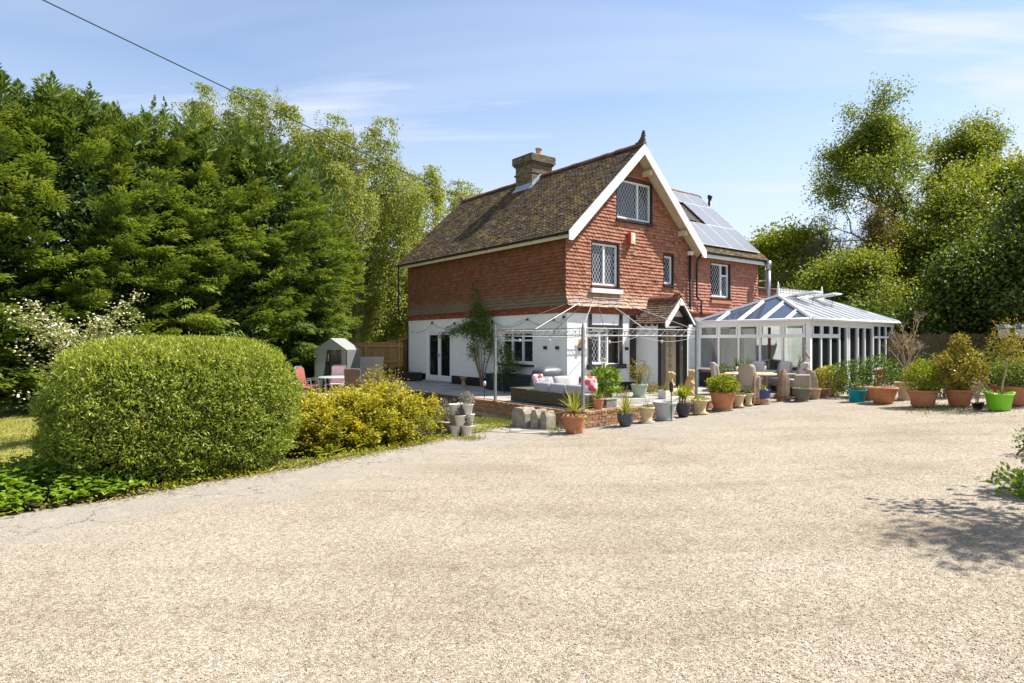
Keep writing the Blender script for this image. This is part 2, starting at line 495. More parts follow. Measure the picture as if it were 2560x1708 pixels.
def leaf_mesh(name, P, D, N, L, W, tint, fold=.18):
    P = np.asarray(P, float); n = len(P)
    D = unit(np.asarray(D, float)); S = unit(np.cross(D, N)); U = np.cross(S, D)
    L = np.broadcast_to(np.asarray(L, float), (n,))[:, None]; W = np.broadcast_to(np.asarray(W, float), (n,))[:, None]
    mid = P + D * L * .5 + U * W * fold
    V = np.stack([P, mid + S * W * .5, P + D * L - U * L * .12, mid - S * W * .5], 1).reshape(-1, 3)
    me = bpy.data.meshes.new(name)
    me.vertices.add(4 * n); me.vertices.foreach_set('co', V.astype(np.float32).ravel())
    me.loops.add(4 * n); me.loops.foreach_set('vertex_index', np.arange(4 * n, dtype=np.int32))
    me.polygons.add(n); me.polygons.foreach_set('loop_start', np.arange(0, 4 * n, 4, dtype=np.int32))
    me.polygons.foreach_set('loop_total', np.full(n, 4, dtype=np.int32))
    a = me.attributes.new('tint', 'FLOAT', 'POINT')
    a.data.foreach_set('value', np.repeat(np.clip(tint, 0, 1), 4).astype(np.float32))
    me.update(calc_edges=True)
    return me

class Leaves:
    def __init__(s): s.a = []
    def add(s, P, D, N, L, W, T):
        n = len(P)
        s.a.append((np.asarray(P, float), np.asarray(D, float), np.asarray(N, float),
                    np.broadcast_to(np.asarray(L, float), (n,)), np.broadcast_to(np.asarray(W, float), (n,)),
                    np.broadcast_to(np.asarray(T, float), (n,))))
    def build(s, name, mat, parent=None):
        z = [np.concatenate([x[i] for x in s.a]) for i in range(6)]
        return link(name, leaf_mesh(name, *z), mat, parent)

def vnoise(P, seed, f=1.):
    """cheap smooth pseudo noise in -1..1"""
    g = np.random.default_rng(seed); o = np.zeros(len(P))
    for k in range(5):
        w = g.normal(size=3) * f * (1 + k * .6); ph = g.uniform(0, 6.28)
        o += np.sin(P @ w + ph) / (1 + k * .45)
    return o / 2.6

def blob(g, lv, c, rad, n, L, W, up=.3, shell=.35, lump=.18, tone=(.15, .85), floor=None, flat=False, seed=1):
    """leaves filling an uneven ellipsoid"""
    c = np.array(c, float); rad = np.array(rad, float)
    d = unit(g.normal(size=(n, 3)))
    k = 1 - shell * g.random(n) ** 1.6
    wob = 1 + lump * vnoise(d * 2.2, seed, 1.3) + lump * .7 * vnoise(d * 5, seed + 7, 1.2)
    P = c + d * rad * (k * wob)[:, None]
    nd = unit(d / rad)
    D = unit(nd * .7 + g.normal(size=(n, 3)) * .65 + np.array([0, 0, up]))
    N = unit(nd * .6 + g.normal(size=(n, 3)) * .6 + np.array([.2, -.15, .65]))
    T = np.clip(tone[0] + (tone[1] - tone[0]) * g.random(n) + .12 * vnoise(P, seed + 3, 2.), 0, 1)
    if floor is not None:
        ok = P[:, 2] > floor; P, D, N, T = P[ok], D[ok], N[ok], T[ok]
    m = len(P)
    lv.add(P, D, N, L * (.7 + .6 * g.random(m)), W * (.7 + .6 * g.random(m)), T)

# ------------------------------------------------------------------ setting
TH = R(37.9); CT, ST = math.cos(TH), math.sin(TH)
HX, HY = 1.72, 19.67                    # front-left corner of the house
def HW(a, b): return (HX + a * CT - b * ST, HY + a * ST + b * CT)
TZ = .44                                # terrace and house floor level

def gz(x, y=0.):
    """drive rises gently towards the right"""
    t = min(max(x - .6, 0), 13.4)
    return .04 * t * t / (t + .8)

def gz_np(x):
    t = np.clip(x - .6, 0, 13.4); return .04 * t * t / (t + .8)

def grid_mesh(name, X, Y, Z, extra=None):
    h, w = X.shape
    V = np.stack([X, Y, Z], -1).reshape(-1, 3)
    i = np.arange((h - 1) * w).reshape(h - 1, w)[:, :-1].ravel()
    F = np.stack([i, i + 1, i + w + 1, i + w], 1)
    me = bpy.data.meshes.new(name)
    me.vertices.add(len(V)); me.vertices.foreach_set('co', V.astype(np.float32).ravel())
    me.loops.add(F.size); me.loops.foreach_set('vertex_index', F.astype(np.int32).ravel())
    me.polygons.add(len(F)); me.polygons.foreach_set('loop_start', np.arange(0, F.size, 4, dtype=np.int32))
    me.polygons.foreach_set('loop_total', np.full(len(F), 4, dtype=np.int32))
    if extra is not None:
        a = me.attributes.new('edge', 'FLOAT', 'POINT'); a.data.foreach_set('value', extra.astype(np.float32).ravel())
    me.polygons.foreach_set('use_smooth', np.ones(len(F), bool))
    me.update(calc_edges=True)
    return me

# ground: rough grass and earth out to the horizon
m, n, l, p, o = mk('ground_grass')
f = noise(n, l, .35, 5); f2 = noise(n, l, 9, 5); f3 = noise(n, l, 60, 3)
cc = ramp(n, l, f2, [(.3, (.10, .12, .02)), (.5, (.17, .18, .035)), (.7, (.27, .25, .08))])
cc = mixc(n, l, rng(n, l, f, .45, .62, 0, .6), cc, (.20, .17, .08))
l.new(mixc(n, l, .5, cc, ramp(n, l, f3, [(.3, (.5, .5, .5)), (.7, (1.2, 1.2, 1.2))]), 'MULTIPLY'), p.inputs['Base Color'])
p.inputs['Roughness'].default_value = .95; p.inputs['Specular IOR Level'].default_value = .1
bump(n, l, f3, p, .8, .05)
M['ground_grass'] = m
gx = np.concatenate([[-3000, -800, -250, -100], np.arange(-60, 61, 1.), [100, 250, 800, 3000]])
gy = np.concatenate([[-300, -100, -40], np.arange(-20, 61, 2.), [90, 150, 300, 900, 4000]])
GX, GY = np.meshgrid(gx, gy)
tag(link('ground', grid_mesh('ground', GX, GY, gz_np(GX) - .03), 'ground_grass'), 'rough grass and earth of the garden reaching out to the trees', 'ground', kind='structure')

# gravel drive with worn concrete margin
EDGE_Y = np.array([-12, 0, 3.9, 7.6, 8.49, 10.2, 11.6, 13.5, 16.1, 18, 30.])
EDGE_X = np.array([-26, -14, -9.9, -6.16, -5.25, -3.85, -2.8, -1.54, .1, .8, 4.])
RIGHT_Y = np.array([-12, 4, 7, 10, 14, 17, 30.])
RIGHT_X = np.array([30, 22, 14, 12.5, 14, 14.5, 15.])
ys = np.concatenate([np.arange(-12, 3, 1.), np.arange(3, 24.01, .2)])
ts = np.linspace(0, 1, 90)
g = np.random.default_rng(5)
XL = np.interp(ys, EDGE_Y, EDGE_X) + .10 * np.sin(ys * 3.1) + .06 * np.sin(ys * 8.3 + 1)
XR = np.interp(ys, RIGHT_Y, RIGHT_X)
DX = XL[:, None] + (XR - XL)[:, None] * ts[None, :]
DY = np.repeat(ys[:, None], len(ts), 1)
DZ = gz_np(DX) + .012 * np.sin(DX * 1.1 + DY * .7) * np.sin(DY * .9)
m, n, l, p, o = mk('gravel')
P_ = pos(n)
v1 = n.new("ShaderNodeTexVoronoi"); v1.inputs['Scale'].default_value = 105; l.new(P_, v1.inputs[0])
v2 = n.new("ShaderNodeTexVoronoi"); v2.inputs['Scale'].default_value = 38; v2.inputs['Randomness'].default_value = 1; l.new(P_, v2.inputs[0])
sp = n.new("ShaderNodeSeparateColor"); l.new(v1.outputs['Color'], sp.inputs[0])
stone = ramp(n, l, sp.outputs[0], [(0, (.19, .15, .105)), (.08, (.28, .23, .165)), (.3, (.375, .31, .225)), (.55, (.445, .38, .285)), (.8, (.52, .465, .375)), (.95, (.62, .58, .51)), (1, (.36, .23, .12))])
sp2 = n.new("ShaderNodeSeparateColor"); l.new(v2.outputs['Color'], sp2.inputs[0])
stone2 = ramp(n, l, sp2.outputs[1], [(0, (.62, .58, .52)), (.3, (.92, .88, .82)), (.6, (1.08, 1.05, 1.0)), (1, (1.25, 1.22, 1.18))])
cc = mixc(n, l, .8, stone, stone2, 'MULTIPLY')
# gaps between the stones
cc = mixc(n, l, rng(n, l, v1.outputs['Distance'], .42, .75, 0, .6), cc, (.16, .125, .085))
big = noise(n, l, .55, 5, .6)
cc = mixc(n, l, .75, cc, ramp(n, l, big, [(.3, (.78, .75, .70)), (.5, (1.0, .98, .96)), (.7, (1.10, 1.10, 1.12))]), 'MULTIPLY')
# wheel tracks: bands of thinner, dirtier gravel sweeping across the drive
mpt = n.new("ShaderNodeMapping"); mpt.inputs['Rotation'].default_value = (0, 0, R(-38)); mpt.inputs['Scale'].default_value = (.16, 1.0, 1); l.new(P_, mpt.inputs[0])
trk = noise(n, l, 1.15, 4, .6, vec=mpt.outputs[0])
cc = mixc(n, l, rng(n, l, trk, .50, .66, 0, .42), cc, mixc(n, l, 1., cc, (.70, .66, .60), 'MULTIPLY'))
cc = mixc(n, l, rng(n, l, noise(n, l, 4.2, 6, .7), .56, .70, 0, .7), cc, mixc(n, l, 1., cc, (.62, .55, .46), 'MULTIPLY'))
cc = mixc(n, l, 1., cc, (.86, .885, .935), 'MULTIPLY')
# worn hard margin showing through along the left edge and by the terrace
at = n.new("ShaderNodeAttribute"); at.attribute_name = 'edge'
mrg = noise(n, l, 1.1, 6, .65)
ma = n.new("ShaderNodeMath"); ma.operation = 'ADD'; l.new(at.outputs['Fac'], ma.inputs[0]); l.new(rng(n, l, mrg, .3, .7, -.55, .55), ma.inputs[1])
worn = rng(n, l, ma.outputs[0], .2, 1.1, .92, 0.)
hard_f = noise(n, l, 45, 6, .75)
hard = ramp(n, l, hard_f, [(.3, (.15, .135, .115)), (.5, (.265, .24, .205)), (.68, (.37, .34, .295))])
vc = n.new("ShaderNodeTexVoronoi"); vc.feature = 'DISTANCE_TO_EDGE'; vc.inputs['Scale'].default_value = .75
wv = n.new("ShaderNodeVectorMath"); wv.operation = 'ADD'; nv = n.new("ShaderNodeTexNoise"); nv.inputs['Scale'].default_value = 2.5; nv.inputs['Detail'].default_value = 5; l.new(P_, nv.inputs[0])
l.new(P_, wv.inputs[0]); l.new(nv.outputs['Color'], wv.inputs[1]); l.new(wv.outputs[0], vc.inputs[0])
hard = mixc(n, l, rng(n, l, vc.outputs['Distance'], .012, .004, 0, .8), hard, (.07, .06, .045))
hard = mixc(n, l, rng(n, l, noise(n, l, 3.2, 5, .6), .54, .66, 0, .45), hard, (.38, .335, .27))
cc = mixc(n, l, worn, cc, hard)
# mossy smears and weeds
ms = noise(n, l, 2.3, 7, .7)
cc = mixc(n, l, rng(n, l, ms, .64, .76, 0, .45), cc, (.22, .165, .06))
l.new(cc, p.inputs['Base Color'])
p.inputs['Roughness'].default_value = .9; p.inputs['Specular IOR Level'].default_value = .2
inv = rng(n, l, v1.outputs['Distance'], 0, .8, 1, 0)
mul = n.new("ShaderNodeMath"); mul.operation = 'MULTIPLY'; l.new(inv, mul.inputs[0]); l.new(rng(n, l, worn, 0, 1, 1, .25), mul.inputs[1])
bump(n, l, mul.outputs[0], p, .6, .009)
M['gravel'] = m
dist_left = DX - XL[:, None]
bx = (DX - HX) * CT + (DY - HY) * ST; by = -(DX - HX) * ST + (DY - HY) * CT
dist_ter = np.where(bx > -3, np.maximum(-3.75 - by, 0) + .25, 9)
edge = np.minimum(dist_left * .36, dist_ter * .28 + .05)
tag(link('drive', grid_mesh('drive', DX, DY, DZ, edge), 'gravel'), 'broad cream gravel drive filling the foreground', 'drive', kind='structure')

# loose pebbles lying proud on the nearest part of the drive
NP_ = 52000
yy = 3.6 + (9.2 - 3.6) * g.random(NP_) ** 1.35
xx = (g.random(NP_) * 2 - 1) * (yy * .83 + .3)
ok = (xx > np.interp(yy, EDGE_Y, EDGE_X) + .5 + .5 * g.random(NP_)) & (xx < np.interp(yy, RIGHT_Y, RIGHT_X) - .1)
xx, yy = xx[ok], yy[ok]; k = len(xx)
s = .0032 + .0045 * g.random(k) ** 2
zz_ = gz_np(xx) + .012 * np.sin(xx * 1.1 + yy * .7) * np.sin(yy * .9)
base = np.array([[1, 0, 0], [0, 1, 0], [-1, 0, 0], [0, -1, 0], [0, 0, .75], [0, 0, -.5]])
an = g.random(k) * 6.28; ca, sa = np.cos(an), np.sin(an)
st = .7 + .6 * g.random((k, 3))
B = base[None] * st[:, None, :] * s[:, None, None]
V = np.empty((k, 6, 3)); V[..., 0] = B[..., 0] * ca[:, None] - B[..., 1] * sa[:, None] + xx[:, None]
V[..., 1] = B[..., 0] * sa[:, None] + B[..., 1] * ca[:, None] + yy[:, None]; V[..., 2] = B[..., 2] + (zz_ + s * .35)[:, None]
F = np.array([[0, 1, 4], [1, 2, 4], [2, 3, 4], [3, 0, 4], [1, 0, 5], [2, 1, 5], [3, 2, 5], [0, 3, 5]])
F = (F[None] + (np.arange(k) * 6)[:, None, None]).reshape(-1, 3)
me = bpy.data.meshes.new('loose_gravel')
me.vertices.add(k * 6); me.vertices.foreach_set('co', V.astype(np.float32).ravel())
me.loops.add(F.size); me.loops.foreach_set('vertex_index', F.astype(np.int32).ravel())
me.polygons.add(len(F)); me.polygons.foreach_set('loop_start', np.arange(0, F.size, 3, dtype=np.int32)); me.polygons.foreach_set('loop_total', np.full(len(F), 3, dtype=np.int32))
a = me.attributes.new('tint', 'FLOAT', 'POINT'); a.data.foreach_set('value', np.repeat(g.random(k), 6).astype(np.float32))
me.update(calc_edges=True)
m, n, l, p, o = mk('pebble')
at = n.new("ShaderNodeAttribute"); at.attribute_name = 'tint'
l.new(ramp(n, l, at.outputs['Fac'], [(0, (.16, .12, .08)), (.2, (.30, .235, .17)), (.5, (.44, .37, .28)), (.8, (.54, .48, .40)), (.95, (.63, .59, .53)), (1, (.33, .18, .09))]), p.inputs['Base Color'])
p.inputs['Roughness'].default_value = .85
M['pebble'] = m
tag(link('loose_gravel', me, 'pebble'), 'loose cream and tan pebbles lying on the drive', 'gravel', kind='stuff')

# planting bed of bare soil along the left edge of the drive
bed_y = np.linspace(6.2, 15.2, 46)
bl = np.interp(bed_y, EDGE_Y, EDGE_X)
bt = np.linspace(-3.6, .10, 14)
BX = bl[:, None] + bt[None, :] + .08 * np.sin(bed_y * 5)[:, None] * (bt > 0)[None, :]
BY = np.repeat(bed_y[:, None], 14, 1)
tag(link('planting_bed', grid_mesh('planting_bed', BX, BY, gz_np(BX) - .012 + .03 * np.sin(bt * 3)[None, :] ** 2), 'soil'),
    'strip of dark soil under the clipped hedge and golden shrub', 'planting bed', kind='structure')

# lawn on the far left
m, n, l, p, o = mk('lawn_grass')
f2 = noise(n, l, 3.2, 6); f3 = noise(n, l, 70, 3)
cc = ramp(n, l, f2, [(.3, (.16, .17, .025)), (.5, (.26, .245, .05)), (.7, (.36, .32, .11))])
l.new(mixc(n, l, .6, cc, ramp(n, l, f3, [(.3, (.6, .6, .6)), (.7, (1.15, 1.15, 1.15))]), 'MULTIPLY'), p.inputs['Base Color'])
p.inputs['Roughness'].default_value = .95; p.inputs['Specular IOR Level'].default_value = .1
bump(n, l, f3, p, .8, .03)
M['lawn_grass'] = m
LX, LY = np.meshgrid(np.linspace(-26, -6.5, 20), np.linspace(8, 21, 14))
tag(link('lawn', grid_mesh('lawn', LX, LY, LX * 0 - .018), 'lawn_grass'), 'sunlit dry lawn on the far left behind the hedge', 'lawn', kind='structure')
k = 16000
x = -19 + 12 * g.random(k); y = 9.5 + 9.5 * g.random(k); lv = Leaves()
lv.add(np.stack([x, y, np.full(k, -.02)], 1), unit(np.stack([g.normal(size=k) * .5, g.normal(size=k) * .5, np.ones(k)], 1)), unit(g.normal(size=(k, 3)) + np.array([0, -1, 0])), .05 + .05 * g.random(k), .012, g.random(k))
# tufts by the low wall and along the drive edge
for (cx_, cy_, rr, nn) in [(-.35, 16.4, .55, 1500), (-.7, 16.9, .5, 1200), (.15, 15.75, .3, 500), (1.0, 15.0, .25, 260), (-.9, 13.6, .3, 300), (11.3, 16.2, 1.2, 700), (10.4, 15.6, .8, 260), (11.8, 13.6, .5, 240), (12.2, 12.8, .6, 240)]:
    q = g.normal(size=(nn, 2)) * rr * .5
    lv.add(np.stack([cx_ + q[:, 0], cy_ + q[:, 1], gz_np(cx_ + q[:, 0])], 1), unit(np.stack([g.normal(size=nn) * .6, g.normal(size=nn) * .6, np.ones(nn)], 1)), unit(g.normal(size=(nn, 3)) + np.array([0, -1, 0])), .04 + .05 * g.random(nn), .012, g.random(nn))
tag(lv.build('grass', 'grass_blade'), 'short grass blades on the lawn and in tufts along the drive', 'grass', kind='stuff')
# ------------------------------------------------------------------ house
house = thing('house', 'red tile-hung house with white ground floor, mossy tiled roof and steep front gable', 'house', (HX, HY, 0), TH)
rnd = random.Random(3)

class Fr:
    """wall frame: x along the wall, n outward"""
    def __init__(s, kind, off=0.): s.k = kind; s.o = off
    def P(s, x, z, nn):
        if s.k == 'front': return (x, s.o - nn, z)
        if s.k == 'side': return (s.o - nn, x, z)          # left side wall, x = b
        if s.k == 'right': return (s.o + nn, x, z)
def fbox(mb, F, x0, x1, z0, z1, n0, n1, tint=0.):
    a = F.P(x0, z0, n0); b = F.P(x1, z1, n1)
    lo = [min(a[i], b[i]) for i in range(3)]; hi = [max(a[i], b[i]) for i in range(3)]
    mb.box(lo[0], hi[0], lo[1], hi[1], lo[2], hi[2], tint); return mb

def wall_holes(F, x0, x1, z0, z1, holes, n0, n1):
    """wall slab cut up round its openings"""
    mb = MB(); xs = sorted({x0, x1, *[h[0] for h in holes], *[h[1] for h in holes]})
    for i in range(len(xs) - 1):
        a, b = xs[i], xs[i + 1]
        if b <= x0 or a >= x1: continue
        hs = sorted([(h[2], h[3]) for h in holes if h[0] <= a + 1e-6 and h[1] >= b - 1e-6])
        z = z0
        for (p, q) in hs:
            if p > z: fbox(mb, F, a, b, z, min(p, z1), n0, n1)
            z = max(z, q)
        if z < z1: fbox(mb, F, a, b, z, z1, n0, n1)
    return mb

def lattice(F, x0, x1, z0, z1, nn, w=.135, h=.22, t=.0105):
    mb = MB()
    def clip(s, c):     # line z-z0 = s*(x-x0)*h/w + c
        k = s * h / w; pts = []
        for x in (x0, x1):
            z = z0 + k * (x - x0) + c
            if z0 - 1e-6 <= z <= z1 + 1e-6: pts.append((x, z))
        for z in (z0, z1):
            x = x0 + (z - z0 - c) / k
            if x0 < x < x1: pts.append((x, z))
        return pts[:2] if len(pts) >= 2 else None
    H, Wd = z1 - z0, x1 - x0
    for s in (1, -1):
        c = -math.ceil(Wd / w + 1) * h if s > 0 else 0
        while c < H + Wd * h / w + h:
            q = clip(s, c + h * .5)
            if q:
                (xa, za), (xb, zb) = q
                dx, dz = xb - xa, zb - za; L = math.hypot(dx, dz)
                if L > .02:
                    ox, oz = -dz / L * t / 2, dx / L * t / 2
                    vs = [F.P(xa + ox, za + oz, nn), F.P(xb + ox, zb + oz, nn), F.P(xb - ox, zb - oz, nn), F.P(xa - ox, za - oz, nn)]
                    v2 = [F.P(xa + ox, za + oz, nn - .004), F.P(xb + ox, zb + oz, nn - .004), F.P(xb - ox, zb - oz, nn - .004), F.P(xa - ox, za - oz, nn - .004)]
                    mb.add(vs + v2, [(0, 1, 2, 3), (0, 4, 5, 1), (2, 6, 7, 3), (1, 5, 6, 2), (3, 7, 4, 0)])
            c += h
    return mb

def window(F, x0, x1, z0, z1, parent, muls=(), trans=None, depth=-.06, lat=True, fw=.055, sill=True, dark=True, glass='glass_dark', sillz=.06):
    """window > frame, pane, lattice, sill, surround; muls = mullion positions (0..1)"""
    wf = MB()
    n0, n1 = depth - .05, depth + .03
    fbox(wf, F, x0, x1, z0, z0 + fw, n0, n1); fbox(wf, F, x0, x1, z1 - fw, z1, n0, n1)
    fbox(wf, F, x0, x0 + fw, z0 + fw, z1 - fw, n0, n1); fbox(wf, F, x1 - fw, x1, z0 + fw, z1 - fw, n0, n1)
    edges = [x0 + fw]
    for mu in muls:
        c = x0 + (x1 - x0) * mu
        fbox(wf, F, c - fw * .6, c + fw * .6, z0 + fw, z1 - fw, n0, n1 + .004)
        edges += [c - fw * .6, c + fw * .6]
    edges.append(x1 - fw)
    win = wf.build('window', 'upvc', parent)
    for i in range(0, len(edges), 2):
        a, b = edges[i], edges[i + 1]
        zs = [(z0 + fw, z1 - fw)]
        tr = trans[i // 2] if trans else None
        if tr:
            zt = z0 + (z1 - z0) * tr
            tb = MB(); fbox(tb, F, a, b, zt - fw * .5, zt + fw * .5, n0, n1 + .002); tb.build('transom', 'upvc', win)
            zs = [(z0 + fw, zt - fw * .5), (zt + fw * .5, z1 - fw)]
        for j, (za, zb) in enumerate(zs):
            gb = MB(); fbox(gb, F, a, b, za, zb, depth - .035, depth - .025); gb.build('pane', glass, win)
            if lat and not (j == 1):
                lattice(F, a, b, za, zb, depth - .018).build('lattice', 'lattice_lead', win)
    if dark:
        db = MB()
        fbox(db, F, x1, x1 + .06, z0 - .06, z1 + .03, depth - .03, .05)
        fbox(db, F, x0 - .035, x0, z0 - .06, z1 + .03, depth - .03, .04)
        fbox(db, F, x0 - .035, x1 + .06, z1 + .03, z1 + .06, depth - .03, .045)
        db.build('surround', 'black_paint', win)
    if sill:
        sb = MB(); fbox(sb, F, x0 - .06, x1 + .08, z0 - .06 - sillz, z0 - .0601, -.05, .11); sb.build('sill', 'black_paint', win)
    return win

FW, SW = Fr('front'), Fr('side')
AE, BE = 6.2, 10.2
EZ = 5.40                       # wall head
# openings
g_win = (1.06, 2.36, 1.38, 2.50)
f1 = (1.043, 2.27, 3.94, 5.29)
fs = (4.66, 5.146, 4.18, 5.16)
fg = (2.218, 3.954, 6.25, 7.54)
fr_ = (7.48, 8.69, 3.835, 5.12)
s_win = (1.667, 3.354, 1.38, 2.43)
s_door = (6.74, 8.62, .50, 2.50)

# white rendered ground floor
wall_holes(FW, 0, 10.7, TZ - .3, 3.0, [g_win], -.25, 0).build('wall', 'render_white', house)
wall_holes(SW, .25, BE, TZ - .3, 3.0, [s_win, s_door], -.25, 0).build('wall', 'render_white', house)
MB().box(.25, 10.7, BE - .25, BE, TZ - .3, 5.3).build('wall', 'render_white', house)
MB().box(10.45, 10.7, .25, BE - .25, TZ - .3, 5.3).build('wall', 'render_white', house)
# upper floor backing walls
wall_holes(FW, 0, 10.7, 3.2, 5.3, [f1, fs, fr_], -.25, -.02).build('upper_wall', 'wall_red', house)
wall_holes(SW, .25, BE - .25, 3.2, 5.3, [], -.25, -.02).build('upper_wall', 'wall_red', house)
# gable wall above, clipped by the roof slope, with window opening
def gable_strips(x0, x1, z0, top, holes):
    mb = MB(); xs = sorted({x0, x1, 3.1, *[h[0] for h in holes], *[h[1] for h in holes]})
    for a, b in zip(xs[:-1], xs[1:]):
        hs = [h for h in holes if h[0] <= a + 1e-6 and h[1] >= b - 1e-6]
        if hs:
            mb.box(a, b, .02, .25, z0, hs[0][2])
            mb.prism([(a, hs[0][3]), (b, hs[0][3]), (b, top(b)), (a, top(a))], 1, .02, .25)
        else:
            mb.prism([(a, z0), (b, z0), (b, top(b)), (a, top(a))], 1, .02, .25)
    return mb
SL = .95
def roof_l(a): return 5.47 + SL * (min(a, AE - a) + .32)
gable_strips(.02, AE, 5.3, lambda a: roof_l(a) - .20, [fg]).build('gable_wall', 'wall_red', house)

# brick corbel band between render and tiles, individually laid small bricks
band = MB()
for row in range(3):
    z = 3.0 + row * .072; off = .03 + row * .035
    b = -.03
    while b < BE:
        ln = .105 if row != 1 else .215
        bb = min(b + ln, BE)
        band.box(-off - rnd.uniform(0, .008), .0, b + .004, bb - .004, z + .004, z + .066, rnd.random()); b += ln
    a = 0.0
    while a < 10.7:
        ln = .105 if row != 1 else .215
        aa = min(a + ln, 10.7)
        band.box(a + .004, aa - .004, -off - rnd.uniform(0, .008), .0, z + .004, z + .066, rnd.random()); a += ln
tag(band.build('band_brick', 'brick_red', house), kind='stuff')
mb = MB(); mb.box(-.02, 0, 0, BE, 3.0, 3.22); mb.box(0, 10.7, -.02, 0, 3.0, 3.22)
mb.build('band_mortar', 'mortar', house)

# ---- hung tiles
TWD, GAU = .168, .114
def tile_shape(w, h, th, mat_fn, jit=0., tint=0., mb=None, n_bot=.034, n_top=.006):
    """one tile: x 0..w, z 0..h in its wall frame, foot standing proud"""
    sag = rnd.uniform(-.006, .006) * jit
    vs = [mat_fn(0, 0, n_bot - th), mat_fn(w, 0, n_bot - th + sag), mat_fn(w, 0 + sag, n_bot + sag), mat_fn(w * .5, -.003 * jit, n_bot + .004), mat_fn(0, -sag, n_bot),
          mat_fn(0, h, n_top), mat_fn(w, h, n_top)]
    fsx = [(4, 3, 2, 6, 5), (0, 1, 2, 3, 4), (0, 4, 5), (1, 6, 2)]
    mb.add(vs, fsx, tint)

def flare(z):
    """bell-cast kick at the foot of the tile hanging"""
    t = max(0, 3.75 - z) / .55
    return .05 + .13 * t * t

def hang(F, spans, z0, z1, old_rows=4, matn='wall_tile', flared=True, pick=None):
    """spans(z) -> list of (x0,x1) free to tile; returns mesh builders by material and picked tiles"""
    A, B, picked = MB(), MB(), []
    z = z0; row = 0
    while z < z1:
        shift = (row % 2) * TWD * .5
        nb = flare(z) if flared else .05
        nt = (flare(z + GAU * 1.5) if flared else .05) - .046
        for (a, b) in spans(z + GAU * .5):
            x = math.floor((a - shift) / TWD) * TWD + shift
            while x < b - .01:
                xa, xb = max(x, a), min(x + TWD, b)
                if xb - xa > .03:
                    jz = rnd.gauss(0, .005) - (.03 if rnd.random() < .012 else 0); jn = rnd.gauss(0, .004) + (.014 if rnd.random() < .04 else 0)
                    full = (xb - xa) > TWD - 1e-6
                    if pick and full and pick(xa, z):
                        picked.append((xa, z + jz, nb + jn, nt, row))
                    else:
                        fn = lambda u, h, k, xa=xa, z=z + jz: F.P(xa + .002 + u, z + h, k)
                        tile_shape(xb - xa - .006, GAU * 1.5, .013, fn, 1., rnd.random(), A, nb + jn, nt)
                x += TWD
        z += GAU; row += 1
    return A, B, picked

def spans_front(z):
    a0, a1 = -.10, AE
    if z > 5.45:
        k = (z - 5.47 + .20) / SL - .32
        a0, a1 = max(-.1, k + .1), min(AE, AE - k - .1)
    out = [(a0, a1)]
    for (x0, x1, za, zb) in (f1, fs, fg):
        if za - .13 < z < zb + .07:
            nxt = []
            for (p, q) in out:
                if x0 - .04 > p: nxt.append((p, min(q, x0 - .04)))
                if x1 + .07 < q: nxt.append((max(p, x1 + .07), q))
            out = nxt
    # porch roof cuts across the lower courses
    if z < 3.56:
        h = (3.56 - z) / 1.025
        nxt = []
        for (p, q) in out:
            if 3.9 - h > p: nxt.append((p, min(q, 3.9 - h)))
            if 3.9 + h < q: nxt.append((max(p, 3.9 + h), q))
        out = nxt
    return [s for s in out if s[1] - s[0] > .05]

# the 300 front tiles that show largest are single pieces (nearest the corner)
cand = []
def pk(x, z): return -.1 <= x < 2.85 and 3.2 <= z
A, B, picked = hang(FW, spans_front, 3.22, 8.4, 4, pick=pk)
picked.sort(key=lambda t: t[0] * 1.0 + abs(t[1] - 4.3) * .8)
singles, rest = picked[:300], picked[300:]
for (x, z, nb, nt, row) in rest:
    fn = lambda u, h, k, x=x, z=z: FW.P(x + .002 + u, z + h, k)
    tile_shape(TWD - .006, GAU * 1.5, .013, fn, 1., rnd.random(), A, nb, nt)
th_o = link('hung_tiles', A.mesh('hung_tiles'), 'wall_tile', house); tag(th_o, kind='stuff')
tm = {}
for var in range(5):
    for mt in ('wall_tile',):
        for fl in range(6):
            t_ = MB(); nb = [.05, .056, .07, .095, .135, .18][fl]; nt = [.004, .006, .010, .020, .040, .073][fl]
            tile_shape(TWD - .006, GAU * 1.5, .013, lambda u, h, k: (u, -k, h), 1., 0, t_, nb, nt)
            me = t_.mesh('hung_tile'); me.materials.append(M[mt]); tm[(var, mt, fl)] = me
for (x, z, nb, nt, row) in singles:
    fl = min(range(6), key=lambda i: abs([.05, .056, .07, .095, .135, .18][i] - flare(z)))
    o = bpy.data.objects.new('hung_tile', tm[(rnd.randrange(5), 'wall_tile', fl)])
    o.location = (x + .002, 0 - rnd.gauss(0, .002), z); o.rotation_euler = (0, rnd.gauss(0, .008), 0); o.parent = house
    col.objects.link(o)
# side wall
def spans_side(z): return [(-.04, BE)]
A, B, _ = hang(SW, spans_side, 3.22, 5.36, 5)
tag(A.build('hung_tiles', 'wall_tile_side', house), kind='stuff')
# right wing front wall
def spans_right(z):
    out = [(AE, 10.75)]
    x0, x1, za, zb = fr_
    if za - .13 < z < zb + .07: out = [(AE, x0 - .04), (x1 + .07, 10.75)]
    return out
A, B, _ = hang(FW, spans_right, 3.22, 5.36, 0, flared=False)
tag(A.build('hung_tiles', 'wall_tile_pale', house), kind='stuff')

